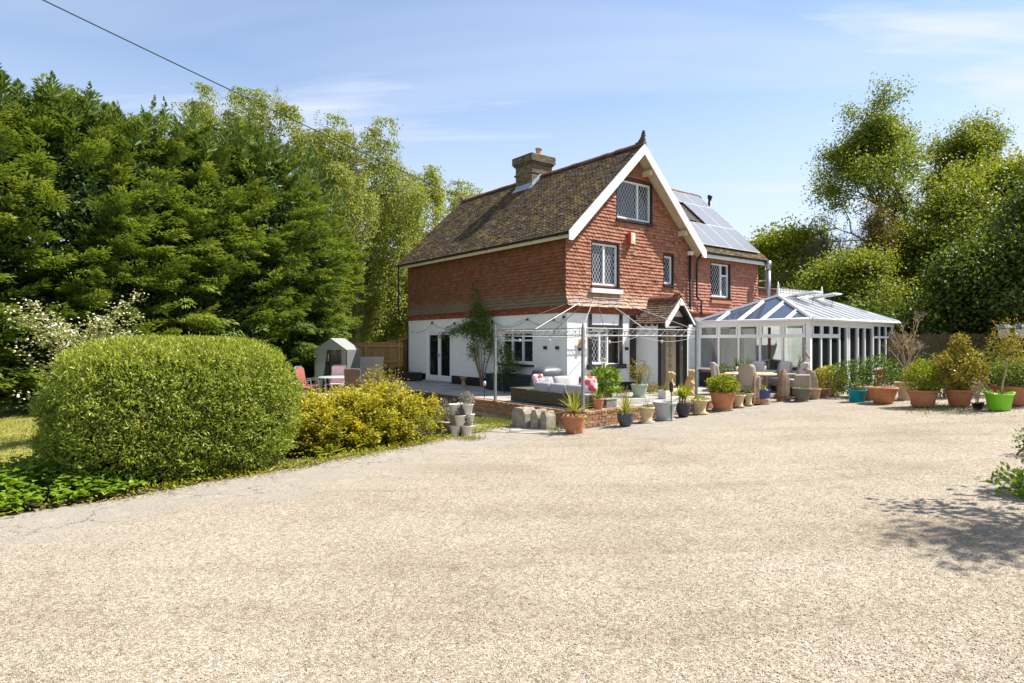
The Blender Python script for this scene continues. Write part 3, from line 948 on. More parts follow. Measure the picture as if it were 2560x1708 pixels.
# ---- windows and doors
w = window(FW, *fg[:2], fg[2], fg[3], house, muls=(.63,))
w = window(FW, *f1[:2], f1[2], f1[3], house, muls=(.5,))
lb = MB(); fbox(lb, FW, f1[0] - .1, f1[1] + .12, f1[2] - .27, f1[2] - .125, -.02, .16); lb.build('apron', 'white_paint', w)
w = window(FW, *fs[:2], fs[2], fs[3], house)
w = window(FW, *fr_[:2], fr_[2], fr_[3], house, muls=(.6,), trans=(None, .66))
lb = MB(); fbox(lb, FW, fr_[0] - .05, fr_[1] + .08, fr_[2] - .26, fr_[2] - .125, -.02, .10); lb.build('apron', 'terracotta', w)
w = window(FW, g_win[0], 1.86, g_win[2], g_win[3], house, muls=(.5,), sill=False, dark=False)
# right casement stands open: a dark sheet painted as the room's shade behind it
ob = MB(); fbox(ob, FW, 1.86, 2.36, 1.38, 2.5, -.24, -.20); ob.build('room_shade_sheet', 'interior_dark', house)
ob = MB(); fbox(ob, FW, 1.861, 1.91, 1.381, 2.499, -.15, -.04); fbox(ob, FW, 2.30, 2.359, 1.381, 2.499, -.15, -.04); ob.build('casement_frame', 'timber_dark', house)
tb = MB()
for (a, b, z0, z1, dn) in ((.92, 1.055, 1.36, 2.99, .035), (2.365, 2.50, 1.36, 2.99, .035), (2.88, 3.18, .80, 2.99, .03), (.92, 2.5, 2.505, 2.64, .045), (.84, 2.58, 1.20, 1.355, .14)):
    t_ = MB(); fbox(t_, FW, a, b, z0, z1, -.02 if dn < .1 else -.06, dn); t_.build('timber', 'timber_dark', house)
# plinth
mb = MB(); fbox(mb, FW, -.02, 3.22, TZ - .3, .74, 0, .02); mb.build('plinth', 'black_paint', house)
mb = MB(); fbox(mb, SW, 0, s_door[0] - .08, TZ - .3, .76, 0, .022); fbox(mb, SW, s_door[1] + .08, BE, TZ - .3, .76, 0, .022); mb.build('plinth', 'black_paint', house)
# side window and french door
window(SW, *s_win[:2], s_win[2], s_win[3], house, muls=(.34, .68), trans=(.72, .72, .72), lat=False, dark=False)
mb = MB(); fbox(mb, SW, s_win[0] - .05, s_win[1] + .05, s_win[3], s_win[3] + .1, -.05, .015); mb.build('lintel', 'soffit_cream', house)
x0, x1, z0, z1 = s_door
dm = MB(); fw = .06
for (a, b, c, d) in ((x0, x1, z0, z0 + .1), (x0, x1, z1 - fw, z1), (x0, x0 + .04, z0 + .1, z1 - fw), (x1 - .04, x1, z0 + .1, z1 - fw)): fbox(dm, SW, a, b, c, d, -.12, -.02)
door = dm.build('french_door', 'upvc', house)
xm = (x0 + x1) / 2
for (a, b) in ((x0 + .043, xm - .006), (xm + .006, x1 - .043)):
    lf = MB()
    for (p, q, c, d) in ((a, b, z0 + .105, z0 + .22), (a, b, z1 - fw - .075, z1 - fw - .005), (a, a + .085, z0 + .22, z1 - fw - .075), (b - .085, b, z0 + .22, z1 - fw - .075)): fbox(lf, SW, p, q, c, d, -.10, -.03)
    lo_ = lf.build('door_leaf', 'upvc', house)
    gb = MB(); fbox(gb, SW, a + .085, b - .085, z0 + .22, z1 - fw - .075, -.075, -.065); gb.build('pane', 'glass_clear', lo_)
    if a > xm:
        cu_ = MB(); vs = []
        for k_ in range(17): vs += [(.20 + .03 * math.sin(k_ * 1.9), a + .05 + .030 * k_, z0 + .02), (.20 + .03 * math.sin(k_ * 1.9), a + .10 + .012 * k_ + .01, 1.55), (.20 + .03 * math.sin(k_ * 1.9), a + .05 + .030 * k_, z1 - .02)]
        cu_.add(vs, [(3 * k_ + r_, 3 * k_ + 3 + r_, 3 * k_ + 4 + r_, 3 * k_ + 1 + r_) for k_ in range(16) for r_ in (0, 1)]); cu_.build('curtain', 'cushion_cream', lo_, True)
    hb = MB(); xh = b - .045 if b < xm else a + .045
    fbox(hb, SW, xh - .012, xh + .012, 1.45, 1.62, -.03, -.005); fbox(hb, SW, xh - .06, xh + .012, 1.56, 1.585, -.005, .03); hb.build('handle', 'bright_metal', lo_)
mb = MB(); fbox(mb, SW, x0 - .1, x1 + .1, TZ - .02, z0, -.1, .16); mb.build('threshold', 'concrete', house)

# ---- roofs
def deck(pts, th=.10):
    """sloping slab from 4 corner points given counter-clockwise from above"""
    vs = list(pts) + [(p[0], p[1], p[2] - th) for p in pts]
    return MB().add(vs, [(0, 1, 2, 3), (7, 6, 5, 4), (0, 4, 5, 1), (1, 5, 6, 2), (2, 6, 7, 3), (3, 7, 4, 0)])
YA, YB = -.45, 10.65
ridge_z = roof_l(3.1)
eave_z = 5.47
rl = deck([(-.32, YA, eave_z), (3.1, YA, ridge_z), (3.1, YB, ridge_z), (-.32, YB, eave_z)][::-1]).build('roof', 'timber_dark', house)
rr = deck([(3.1, YA, ridge_z), (AE + .32, YA, eave_z), (AE + .32, YB, eave_z), (3.1, YB, ridge_z)][::-1]).build('roof', 'timber_dark', house)

def lay_roof(name, O, U, S, width, length, parent, mat='roof_tile', tw=.17, gau=.105, skip=None, lift=.012):
    """tile courses: O eave corner, U along eave, S up the slope"""
    O, U, S = Vector(O), Vector(U).normalized(), Vector(S).normalized(); N = U.cross(S).normalized()
    if N.z < 0: N = -N
    mb = MB(); rows = int(length / gau) + 1
    for r_ in range(rows):
        s0 = r_ * gau - .03
        if s0 > length - .02: break
        x = -(r_ % 2) * tw * .5
        while x < width - .01:
            xa, xb = max(x, 0), min(x + tw, width)
            if xb - xa > .03 and not (skip and skip((xa + xb) / 2, s0 + gau / 2)):
                j = rnd.gauss(0, .004); hb = lift + .022 + rnd.gauss(0, .003) + (.012 if rnd.random() < .02 else 0)
                f_ = lambda u, h, k: O + U * (xa + .002 + u) + S * (s0 + j + h) + N * k
                w_ = xb - xa - .004
                se = min(gau * 1.6, length + .01 - s0)
                vs = [f_(0, 0, hb - .016), f_(w_, 0, hb - .016), f_(w_, 0, hb), f_(w_ / 2, -.002, hb + .005), f_(0, 0, hb), f_(0, se, lift - .004), f_(w_, se, lift - .004)]
                mb.add(vs, [(4, 3, 2, 6, 5), (0, 1, 2, 3, 4), (0, 4, 5), (1, 6, 2)], rnd.random())
            x += tw
    return tag(mb.build(name, mat, parent), kind='stuff')
Ls = math.hypot(3.42, ridge_z - eave_z)
lay_roof('roof_tiles', (-.35, YB, eave_z - .03), (0, -1, 0), (1, 0, SL), YB - YA, Ls, rl)
lay_roof('roof_tiles', (AE + .35, YA, eave_z - .03), (0, 1, 0), (-1, 0, SL), .9, Ls, rr)   # only the verge strip beside the wing shows
# right wing roof
RE = 11.05
wd = 3.06
rw_z = eave_z + SL * (wd + .32)
rw = MB(); rw.add([(3.4, -.32, eave_z), (RE, -.32, eave_z), (RE, wd, rw_z), (3.4, wd, rw_z),
                  (3.4, -.32, eave_z - .1), (RE, -.32, eave_z - .1), (RE, wd, rw_z - .1), (3.4, wd, rw_z - .1)],
                 [(0, 1, 2, 3), (7, 6, 5, 4), (0, 4, 5, 1), (1, 5, 6, 2), (2, 6, 7, 3), (3, 7, 4, 0)])
# keep the part left of the valley out of the gable
rw = MB(); x_v = lambda b: AE + .32 - (b + .32)
vs = [(AE + .34, -.32, eave_z), (RE, -.32, eave_z), (RE, wd, rw_z), (max(x_v(wd), 3.1), wd, rw_z)]
rw.add(vs + [(a, b, z - .1) for a, b, z in vs], [(0, 1, 2, 3), (7, 6, 5, 4), (0, 4, 5, 1), (1, 5, 6, 2), (2, 6, 7, 3), (3, 7, 4, 0)])
rwo = rw.build('roof', 'timber_dark', house)
rb_ = MB(); vs = [(3.1, wd, rw_z), (RE, wd, rw_z), (RE, 2 * wd + .32, eave_z), (3.1, 2 * wd + .32, eave_z)]
rb_.add(vs + [(a, b, z - .1) for a, b, z in vs], [(0, 1, 2, 3), (7, 6, 5, 4), (0, 4, 5, 1), (1, 5, 6, 2), (2, 6, 7, 3), (3, 7, 4, 0)])
rb_.build('roof', 'timber_dark', house)
Lw = math.hypot(wd + .32, rw_z - eave_z)
def skipw(x, s): return (AE + .34 + x) < x_v(s / math.hypot(1, SL) - .32) + .05
O_ = (AE + .34 - 3.5, -.35, eave_z - .03)
lay_roof('roof_tiles', O_, (1, 0, 0), (0, 1, SL), RE - AE - .34 + 3.5, Lw, rwo,
         skip=lambda x, s: (O_[0] + x) < x_v(s / math.hypot(1, SL) - .32) + .03)
# gable end of the right wing
mb = MB(); mb.prism([(0, 5.2), (2 * wd, 5.2), (wd, rw_z - .12)], 0, 10.47, 10.72); mb.build('gable_wall', 'wall_red', house)
# ridge tiles
def ridge(p0, p1, parent, n_, mat='ridge_tile', r=.14, name='ridge_tile'):
    p0, p1 = Vector(p0), Vector(p1); d = (p1 - p0) / n_; sd = Vector((-d.y, d.x, 0)).normalized()
    t_ = MB(); L = d.length - .008; up = Vector((0, 0, 1)); dd = d.normalized()
    prof = [(-r, -r * .78), (-r * .72, -.02), (0, r * .42), (r * .72, -.02), (r, -r * .78)]
    vs = []
    for e in (0, L):
        for (s_, h) in prof: vs.append(dd * e + sd * s_ + up * h)
        for (s_, h) in prof: vs.append(dd * e + sd * s_ * .85 + up * (h - .03))
    fs_ = [(i, i + 1, 11 + i, 10 + i) for i in range(4)] + [(0, 1, 6, 5), (1, 2, 7, 6), (2, 3, 8, 7), (3, 4, 9, 8)] + [(10, 15, 16, 11), (11, 16, 17, 12), (12, 17, 18, 13), (13, 18, 19, 14)]
    t_.add(vs, fs_)
    me = t_.mesh(name); me.materials.append(M[mat])
    for i in range(n_):
        o = bpy.data.objects.new(name, me); o.location = p0 + d * i + Vector((0, 0, rnd.gauss(0, .006))); o.parent = parent
        o.rotation_euler = (rnd.gauss(0, .006), rnd.gauss(0, .006), 0)
        col.objects.link(o)
ridge((3.1, YA, ridge_z + .05), (3.1, YB, ridge_z + .05), rl, 34)
ridge((6.3, wd, rw_z + .05), (RE, wd, rw_z + .05), rwo, 14)
# crested finial on the front gable apex: a curled beast-like terracotta shape
fin = MB()
prof = [(0, 0), (.30, .0), (.34, .09), (.25, .15), (.17, .24), (.13, .36), (.10, .44), (.02, .47), (.05, .40), (-.02, .37), (.04, .31), (-.03, .27), (.03, .21), (-.02, .15)]
fin.prism([(YA - .02 + u * .8, ridge_z + .08 + w * .85) for (u, w) in prof], 0, 3.06, 3.14)
fin.prism([(YA - .03, ridge_z - .02), (YA + .32, ridge_z - .02), (YA + .32, ridge_z + .12), (YA - .03, ridge_z + .1)], 0, 3.02, 3.18)
fin.build('finial', 'bark', house)
fb = MB(); fb.prism([(YB, ridge_z + .02), (YB - .2, ridge_z + .02), (YB - .1, ridge_z + .22), (YB + .02, ridge_z + .2)], 0, 3.04, 3.16); fb.build('finial', 'rust_red', house)

# bargeboards, soffit, purlin ends
def barge(sign, y, parent, h=.25, th=.035, mat='white_paint', e0=-.36, x_r=3.1, zb=eave_z, sl=SL, xe=None, name='bargeboard'):
    x0 = e0 if sign < 0 else 2 * x_r - e0
    z0 = zb + sl * (e0 + .32); z1 = zb + sl * (x_r + .32)
    mb = MB(); mb.prism([(x0, z0 + .02), (x0, z0 - h), (x0 - sign * .16, z0 - h + .0), (x_r, z1 - h * 1.32), (x_r, z1 + .02)], 1, y - th, y)
    return mb.build(name, mat, parent)
barge(-1, YA, house); barge(1, YA, house)
for sg in (-1, 1):
    mb = MB()
    xe = -.34 if sg < 0 else AE + .34
    mb.prism([(xe, eave_z - .16), (3.1, ridge_z - .14), (3.1, ridge_z - .18), (xe, eave_z - .20)], 1, YA + .001, .02)
    mb.build('soffit', 'soffit_cream', house)
for (a, dz) in ((3.55, .0), (5.5, 0.)):
    z = roof_l(a) - .42
    pb = MB(); pb.bbox(a - .06, a + .06, YA + .06, .1, z - .09, z + .09, .01); pb.build('purlin_end', 'soffit_cream', house)
# eave fascia + gutter + brackets
mb = MB(); mb.box(-.30, -.27, YA + .03, YB - .05, 5.27, 5.41); mb.build('fascia', 'soffit_cream', house)
mb = MB(); mb.box(-.27, .0, YA + .03, YB - .05, 5.36, 5.40); mb.build('eave_soffit', 'soffit_cream', house)
def gutter(pts, parent, r=.058):
    mb = MB(); P = [Vector(p) for p in pts]; d = (P[1] - P[0]).normalized(); sd = Vector((-d.y, d.x, 0))
    vs = []
    for p_ in P:
        for k in range(7):
            t = math.pi + math.pi * k / 6
            vs.append(p_ + sd * (r * math.cos(t)) + Vector((0, 0, r * math.sin(t))))
    mb.add(vs, [(k, k + 1, 8 + k, 7 + k) for k in range(6)])
    me = mb.mesh('gutter'); o = link('gutter', me, 'black_metal', parent)
    sm = o.modifiers.new('thick', 'SOLIDIFY'); sm.thickness = .006
    return o
gt = gutter([(-.365, YA + .02, 5.44), (-.365, YB, 5.44)], house)
for i in range(9):
    b = MB(); y = .1 + i * 1.25; b.box(-.38, -.30, y, y + .05, 5.36, 5.40); b.build('bracket', 'black_metal', gt)
gutter([(RE, -.365, 5.44), (AE + .35, -.365, 5.44)], house)
mb = MB(); mb.box(AE + .3, RE - .02, -.30, -.27, 5.24, 5.41); mb.build('fascia', 'white_paint', house)
mb = MB(); mb.box(AE + .3, RE - .02, -.27, -.06, 5.36, 5.40); mb.build('eave_soffit', 'white_paint', house)
# downpipes
def pipe(pts, r=.036, mat='black_metal', name='downpipe'): return MB().tube(pts, r, 8).build(name, mat, house, True)
pipe([(-.36, BE + .25, 5.36), (-.36, BE + .25, 3.5), (-.30, BE + .15, 3.25), (-.10, BE + .03, 2.95), (-.07, BE - .04, 2.8), (-.07, BE - .04, TZ)])
pipe([(6.06, -.12, 5.32), (6.06, -.12, 3.2), (5.9, -.12, 2.9)], .045)
pipe([(6.48, -.36, 5.38), (6.46, -.16, 5.15), (6.46, -.12, 5.0), (6.46, -.12, 3.75), (6.62, -.12, 3.66), (6.74, -.12, 3.6), (6.74, -.12, 3.25), (6.66, -.2, 3.05)])
mb = MB(); mb.prism([(6.0, 5.28), (6.14, 5.28), (6.18, 5.42), (5.96, 5.42)], 1, -.2, -.06); mb.build('hopper', 'white_paint', house)

# chimney
ch = MB(); CA0, CA1, CB0, CB1 = 2.62, 3.70, 4.87, 5.92
ch.box(CA0 + .012, CA1 - .012, CB0 + .012, CB1 - .012, 7.6, 9.58)
chim = ch.build('chimney', 'mortar', house)
bw, bh = .215, .075
bm = {}
for ln in (.215, .1025):
    for v_ in range(2):
        t_ = MB(); t_.bbox(0, ln - .011, 0, .10, 0, bh - .011, .004); me = t_.mesh('brick'); me.materials.append(M['brick_chimney']); bm[(ln, v_)] = me
def ch_course(z, ext, hidden):
    a0, a1, b0, b1 = CA0 - ext, CA1 + ext, CB0 - ext, CB1 + ext
    row = round(z / bh) % 2
    out = []
    x = a0
    first = .1025 if row else .215
    while x < a1 - .03:
        ln = first if x == a0 else .215
        if x + ln > a1 - .02: ln = .215 if a1 - x > .16 else .1025
        out.append((x, b0, 0, ln)); x += ln
    y = b0 + .10
    first = .215 if row else .1025
    y0 = y
    while y < b1 - .03:
        ln = first if y == y0 else .215
        if y + ln > b1 + .03: ln = .1025
        out.append((a0 + .10, y, R(90), ln)); y += ln
    for (x, y, rz, ln) in out:
        if z + bh < roof_l(x) - .05: continue
        o = bpy.data.objects.new('brick', bm[(ln if ln in (.215, .1025) else .215, rnd.randrange(2))])
        o.location = (x + .005, y, z) if rz == 0 else (x, y + .005, z)
        o.rotation_euler = (0, 0, rz); o.parent = chim; col.objects.link(o)
z = 7.95; i = 0
while z < 9.54:
    ext = 0
    if z > 9.20: ext = .05
    if z > 9.28: ext = .10
    if abs(z - 8.85) < .045: ext = .025
    ch_course(z, ext, False); z += bh
MB().box(CA0 - .09, CA1 + .09, CB0 - .09, CB1 + .09, 9.56, 9.60).build('chimney_cap', 'concrete', chim)
ct = MB(); ct.lathe([(.42, 9.60), (.30, 9.68), (.18, 9.70)], 12, (3.16, 5.4, 0), sx=1.1); ct.build('flaunching', 'concrete', chim)
cp = MB(); cp.lathe([(.12, 9.64), (.13, 9.72), (.11, 9.78), (.115, 9.90), (.145, 9.92), (.145, 9.97), (.12, 9.975), (.10, 9.96), (.09, 9.7)], 14, (3.25, 5.2, 0)); cp.build('chimney_pot', 'terracotta_dull', chim, True)
cp = MB(); cp.lathe([(.15, 9.66), (.15, 9.74), (.10, 9.76)], 12, (3.05, 5.7, 0)); cp.build('chimney_pot', 'concrete', chim, True)
# lead flashing
fl = MB()
fl.add([(CA0 - .16, CB0 - .12, roof_l(CA0 - .16) + .05), (CA0 - .16, CB1 + .05, roof_l(CA0 - .16) + .05), (CA0 - .005, CB1 + .05, roof_l(CA0) + .07), (CA0 - .005, CB0 - .12, roof_l(CA0) + .07)], [(0, 1, 2, 3)][:1])
fl.add([(CA0 - .006, CB0 - .006, roof_l(CA0) + .0), (CA0 - .006, CB1, roof_l(CA0)), (CA0 - .006, CB1, roof_l(CA0) + .17), (CA0 - .006, CB0 - .006, roof_l(CA0) + .17)], [(0, 1, 2, 3)])
fl.add([(CA0 - .006, CB0 - .008, roof_l(CA0)), (CA0 - .006, CB0 - .008, roof_l(CA0) + .17), (3.1, CB0 - .008, ridge_z + .2), (3.1, CB0 - .008, ridge_z + .02)], [(0, 1, 2, 3)])
fl.add([(CA0 - .10, CB0 - .13, roof_l(CA0 - .1) + .05), (CA0 - .05, CB0 - .008, roof_l(CA0 - .05) + .07), (3.1, CB0 - .008, ridge_z + .09), (3.1, CB0 - .13, ridge_z + .07)], [(0, 1, 2, 3)])
fo = fl.build('flashing', 'lead', chim); sm = fo.modifiers.new('t', 'SOLIDIFY'); sm.thickness = .008

# flues
f_ = MB(); f_.tube([(11.2, 2.6, 4.2), (11.2, 2.6, 8.45)], .085, 12); f_.tube([(11.2, 2.6, 8.48), (11.2, 2.6, 8.56)], .075, 12); f_.tube([(11.2, 2.6, 8.58), (11.2, 2.6, 8.72)], .105, 12)
f_.tube([(11.2, 2.6, 4.25), (10.8, 2.6, 4.0)], .085, 10)
f_.build('flue', 'black_metal', house, True)
f_ = MB(); f_.tube([(10.88, -.42, 3.05), (10.88, -.42, 5.05)], .10, 14); f_.tube([(10.88, -.42, 5.05), (10.88, -.42, 5.40)], .125, 14); f_.box(10.85, 10.91, -.42, -.02, 4.6, 4.66)
f_.build('flue', 'steel', house, True)

# alarm box
ab = MB(); ab.bbox(2.70, 2.93, -.20, -.05, 5.38, 5.76, .012)
al = ab.build('alarm_box', 'red_paint', house)
ab = MB(); ab.bbox(2.715, 2.925, -.225, -.201, 5.385, 5.755, .008); ab.box(2.76, 2.88, -.232, -.226, 5.46, 5.70); ab.build('alarm_cover', 'cream_paint', al)
# small wall lights
for (F, x, z) in ((FW, .52, 1.86), (FW, 2.69, 1.86), (SW, 1.0, 1.90), (SW, .42, 1.90)):
    mb = MB(); fbox(mb, F, x - .045, x + .045, z - .05, z + .05, 0, .09); mb.build('wall_light', 'black_metal', house)

# solar array
sa_ = thing('solar_array', 'blue-grey solar panels in three rows on the right wing roof', 'solar panels', (HX, HY, 0), TH)
def on_roof(a, b, k): # k above right-wing slope
    nl = 1 / math.hypot(1, SL)
    return Vector((a, b - SL * nl * k, eave_z + SL * (b + .32) + nl * k))
def panel(a0, a1, b0, b1):
    sl_ = (b1 - b0) * math.hypot(1, SL); w_ = a1 - a0
    rot = Matrix.Rotation(math.atan(SL), 4, 'X')
    t_ = MB(); t_.box(.0, w_, 0, sl_, 0, .035)
    o = t_.build('panel', 'white_rim', sa_); o.matrix_local = Matrix.Translation(on_roof(a0, b0, .09)) @ rot
    t_ = MB(); t_.box(.018, w_ - .018, .018, sl_ - .018, .036, .040)
    c = t_.build('cells', 'solar_cell', o)
for i in range(4): panel(6.72 + i * .99, 6.72 + i * .99 + .975, -.10, 1.06)
for i in range(2): panel(8.70 + i * .99, 8.70 + i * .99 + .975, 1.08, 2.22)
for i in range(3): panel(7.40 + i * 1.1, 7.40 + i * 1.1 + 1.08, 2.24, 2.90)
for (b, a0, a1) in ((.2, 6.74, 10.66), (.8, 6.74, 10.66), (1.4, 8.72, 10.66), (1.95, 8.72, 10.66), (2.4, 7.42, 10.66), (2.75, 7.42, 10.66)):
    t_ = MB(); p0 = on_roof(a0, b, .03); t_.box(p0.x, p0.x + a1 - a0, p0.y - .02, p0.y + .02, p0.z - .02, p0.z + .045); t_.build('rail', 'bright_metal', sa_)
# roof light left of the panels
rot = Matrix.Rotation(math.atan(SL), 4, 'X')
t_ = MB(); t_.box(0, .62, 0, 1.15, 0, .09); rlg = t_.build('roof_light', 'black_metal', house); rlg.matrix_local = Matrix.Translation(on_roof(7.5, 1.18, .03)) @ rot
t_ = MB(); t_.box(.06, .56, .06, 1.09, .091, .097); t_.build('pane', 'glass_dark', rlg)
for m_ in (rlg,): pass

# flat-roofed rear extension with tile-hung parapet
mb = MB(); mb.box(10.72, 15.2, .3, 6, TZ - .3, 4.30); ex = mb.build('extension', 'render_white', house)
A, B, _ = hang(Fr('front', .3), lambda z: [(10.72, 15.2)], 3.0, 4.26, 0, flared=False)
tag(A.build('hung_tiles', 'wall_tile_pale', ex), kind='stuff')
mb = MB(); mb.box(10.72, 15.3, .16, .5, 4.301, 4.38); mb.build('coping', 'timber_dark', ex)

# ---- porch
PA0, PA1, PB = 3.22, 4.70, -1.05
mb = MB(); mb.box(PA0, PA0 + .12, PB + .12, -.001, TZ, 2.74); mb.build('porch_wall', 'render_white', house)
mb = MB(); mb.box(4.62, PA1, PB + .01, -.001, TZ, 2.599); mb.build('porch_wall', 'render_white', house)
for (a0, a1, b0, b1, mt) in ((PA0 - .01, PA0 + .13, PB - .02, PB + .119, 'timber_dark'), (PA0 + .131, PA0 + .26, PB, PB + .119, 'timber_dark'), (4.55, 4.619, PB - .02, PB + .119, 'timber_dark')):
    mb = MB(); mb.bbox(a0, a1, b0, b1, TZ, 2.599, .008); mb.build('porch_post', mt, house)
mb = MB(); mb.bbox(PA0 - .01, PA1 - .03, PB - .04, PB + .119, 2.60, 2.93, .01); mb.build('porch_beam', 'timber_dark', house)
mb = MB(); mb.box(PA0 - .02, PA0 + .10, PB + .12, 0, 2.741, 2.82); mb.build('porch_plate', 'timber_dark', house)
for i in range(4):
    mb = MB(); y = PB + .16 + i * .26; mb.box(PA0 - .10, PA0 - .021, y, y + .07, 2.62, 2.74); mb.build('rafter_foot', 'timber_dark', house)
PZ, PE, PR = 3.56, 2.74, 3.90      # ridge z, eave z, ridge a
PF = PB - .28                      # front of porch roof
hw = .80
psl = (PZ - PE) / hw
mb = MB(); mb.prism([(PR - .50, 2.931), (PR + .50, 2.931), (PR, PZ - .12)], 1, PB - .0, PB + .08); mb.build('porch_gable', 'render_white', house)
pl = deck([(PR - hw, PF, PE), (PR, PF, PZ), (PR, -.02, PZ), (PR - hw, -.02, PE)][::-1], .06).build('porch_roof', 'timber_dark', house)
pr = deck([(PR, PF, PZ), (PR + hw, PF, PE), (PR + hw, -.02, PE), (PR, -.02, PZ)][::-1], .06).build('porch_roof', 'timber_dark', house)
Lp = math.hypot(hw, PZ - PE)
lay_roof('roof_tiles', (PR - hw - .03, -.02, PE - .03), (0, -1, 0), (1, 0, psl), -PF - .02 + .02, Lp + .02, pl, 'porch_tile', .17, .105)
lay_roof('roof_tiles', (PR + hw + .03, PF, PE - .03), (0, 1, 0), (-1, 0, psl), -PF - .02 + .02, Lp + .02, pr, 'porch_tile', .17, .105)
ridge((PR, PF, PZ + .05), (PR, -.02, PZ + .05), pl, 4, 'rust_red', .15)
fb = MB(); fb.prism([(PF, PZ + .08), (PF + .28, PZ + .10), (PF + .22, PZ + .17), (PF + .17, PZ + .14), (PF + .13, PZ + .2), (PF + .08, PZ + .14), (PF + .02, PZ + .2)], 0, PR - .03, PR + .03); fb.build('ridge_crest', 'rust_red', house)
for sg, mt in ((-1, 'white_paint'), (1, 'timber_dark')):
    mb = MB(); xe = PR + sg * (hw + .02); h = .15
    mb.prism([(xe, PE + .0), (xe, PE - h), (xe - sg * .12, PE - h), (PR, PZ - h * 1.35), (PR, PZ + .0)], 1, PF - .035, PF); mb.build('bargeboard', mt, house)
mb = MB(); xe = PR + hw; mb.prism([(xe - .10, PE - .10), (xe - .04, PE - .04), (PR + .05, PZ - .08), (PR + .05, PZ - .145)], 1, PF - .045, PF - .036); mb.build('bargeboard_trim', 'white_paint', house)
mb = MB(); mb.prism([(PR - .11, PZ - .26), (PR + .11, PZ - .26), (PR + .05, PZ - .06), (PR - .05, PZ - .06)], 1, PF - .055, PF - .046); mb.build('apex_block', 'white_paint', house)
# cream door panel with diamond insets on the inner right side, dark frame and grey leaf
mb = MB(); mb.box(4.585, 4.619, -.62, -.10, TZ + .02, 2.50); dp = mb.build('door', 'cream_paint', house)
tag(dp, 'cream panelled door with diamond insets inside the porch')
for i in range(4):
    zc = 1.25 + i * .36
    d_ = MB(); d_.prism([(-.36, zc - .13), (-.26, zc), (-.36, zc + .13), (-.46, zc)], 0, 4.572, 4.586); d_.build('diamond', 'cream_stone', dp)
    d_ = MB()
    for s_ in (-1, 1): d_.prism([(-.36, zc + s_ * .155 - .025), (-.335, zc + s_ * .155), (-.36, zc + s_ * .155 + .025), (-.385, zc + s_ * .155)], 0, 4.574, 4.586)
    d_.build('stud', 'timber_dark', dp)
mb = MB(); mb.box(4.56, 4.619, -.76, -.625, TZ, 2.59); mb.build('door_frame', 'timber_dark', house)
mb = MB(); mb.box(4.59, 4.619, -.925, -.765, TZ, 2.59); mb.build('panelling', 'wicker_grey', house)
mb = MB(); mb.bbox(4.565, 4.59, -.90, -.83, 1.80, 1.94, .006); mb.build('door_bell', 'bright_metal', house)
mb = MB(); mb.box(PA0 + .12, 4.585, -.03, -.004, TZ, 2.7); mb.build('porch_back', 'cream_paint', house)
mb = MB(); mb.box(PA0 - .2, 5.3, PB - .75, PB + .4, TZ - .2, TZ + .07); mb.build('doorstep', 'slab', house)
# ------------------------------------------------------------------ terrace
rnd = random.Random(11)
TA0, TB0 = -2.97, -3.73
ter = MB()
ter.prism([(TA0 + .20, TB0 + .20), (6.6, TB0 + .20), (6.6, .4), (.02, .4), (.02, 12.5), (TA0 + .20, 12.5)], 2, TZ - .9, TZ - .045)
terr = ter.build('terrace', 'moss_gap', None)
terr.location = (HX, HY, 0); terr.rotation_euler = (0, 0, TH)
tag(terr, 'raised paved terrace round the front and side of the house', 'terrace', kind='structure')
slabs = {}
for sz in ((.6, .6), (.6, .9), (.45, .6)):
    t_ = MB(); t_.bbox(.006, sz[0] - .006, .006, sz[1] - .006, -.045, 0, .006); me = t_.mesh('slab'); me.materials.append(M['slab_piece']); slabs[sz] = me
def lay_slabs(a0, a1, b0, b1):
    b = b0; row = 0
    while b < b1 - .05:
        h = .6
        a = a0
        while a < a1 - .05:
            o = bpy.data.objects.new('slab', slabs[(.6, .6)])
            sx = min(.6, a1 - a) / .6; sy = min(.6, b1 - b) / .6
            o.location = (a, b, TZ + rnd.gauss(0, .0025)); o.scale = (sx, sy, 1); o.rotation_euler = (rnd.gauss(0, .002), rnd.gauss(0, .002), 0)
            o.parent = terr; col.objects.link(o); a += .6
        b += .6; row += 1
lay_slabs(TA0 + .23, -.03, TB0 + .23, 11.4)
lay_slabs(-.03, 6.57, TB0 + .23, -.03)

# low brick retaining wall, brick by brick
rw_ = thing('low_brick_wall', 'low weathered brick wall edging the raised terrace', 'wall', (HX, HY, 0), TH)
core = MB(); core.prism([(TA0 + .012, TB0 + .012), (6.5, TB0 + .012), (6.5, TB0 + .19), (TA0 + .19, TB0 + .19), (TA0 + .19, 1.15), (TA0 + .012, 1.15)], 2, -.35, TZ - .08)
core.build('mortar_core', 'mortar', rw_)
bricks = {}
for nm, (lx, ly, lz) in dict(str=(.215, .10, .065), head=(.1025, .215, .065)).items():
    for k in range(3):
        t_ = MB(); t_.bbox(.004, lx - .006, 0, ly, 0, lz, .006); me = t_.mesh('brick'); me.materials.append(M['brick_old']); bricks[(nm, k)] = me
def put(nm, a, b, z, rz):
    o = bpy.data.objects.new('brick', bricks[(nm, rnd.randrange(3))]); o.location = (a, b, z + rnd.gauss(0, .002))
    o.rotation_euler = (rnd.gauss(0, .01), rnd.gauss(0, .01), rz + rnd.gauss(0, .01)); o.parent = rw_; col.objects.link(o)
nb = 0
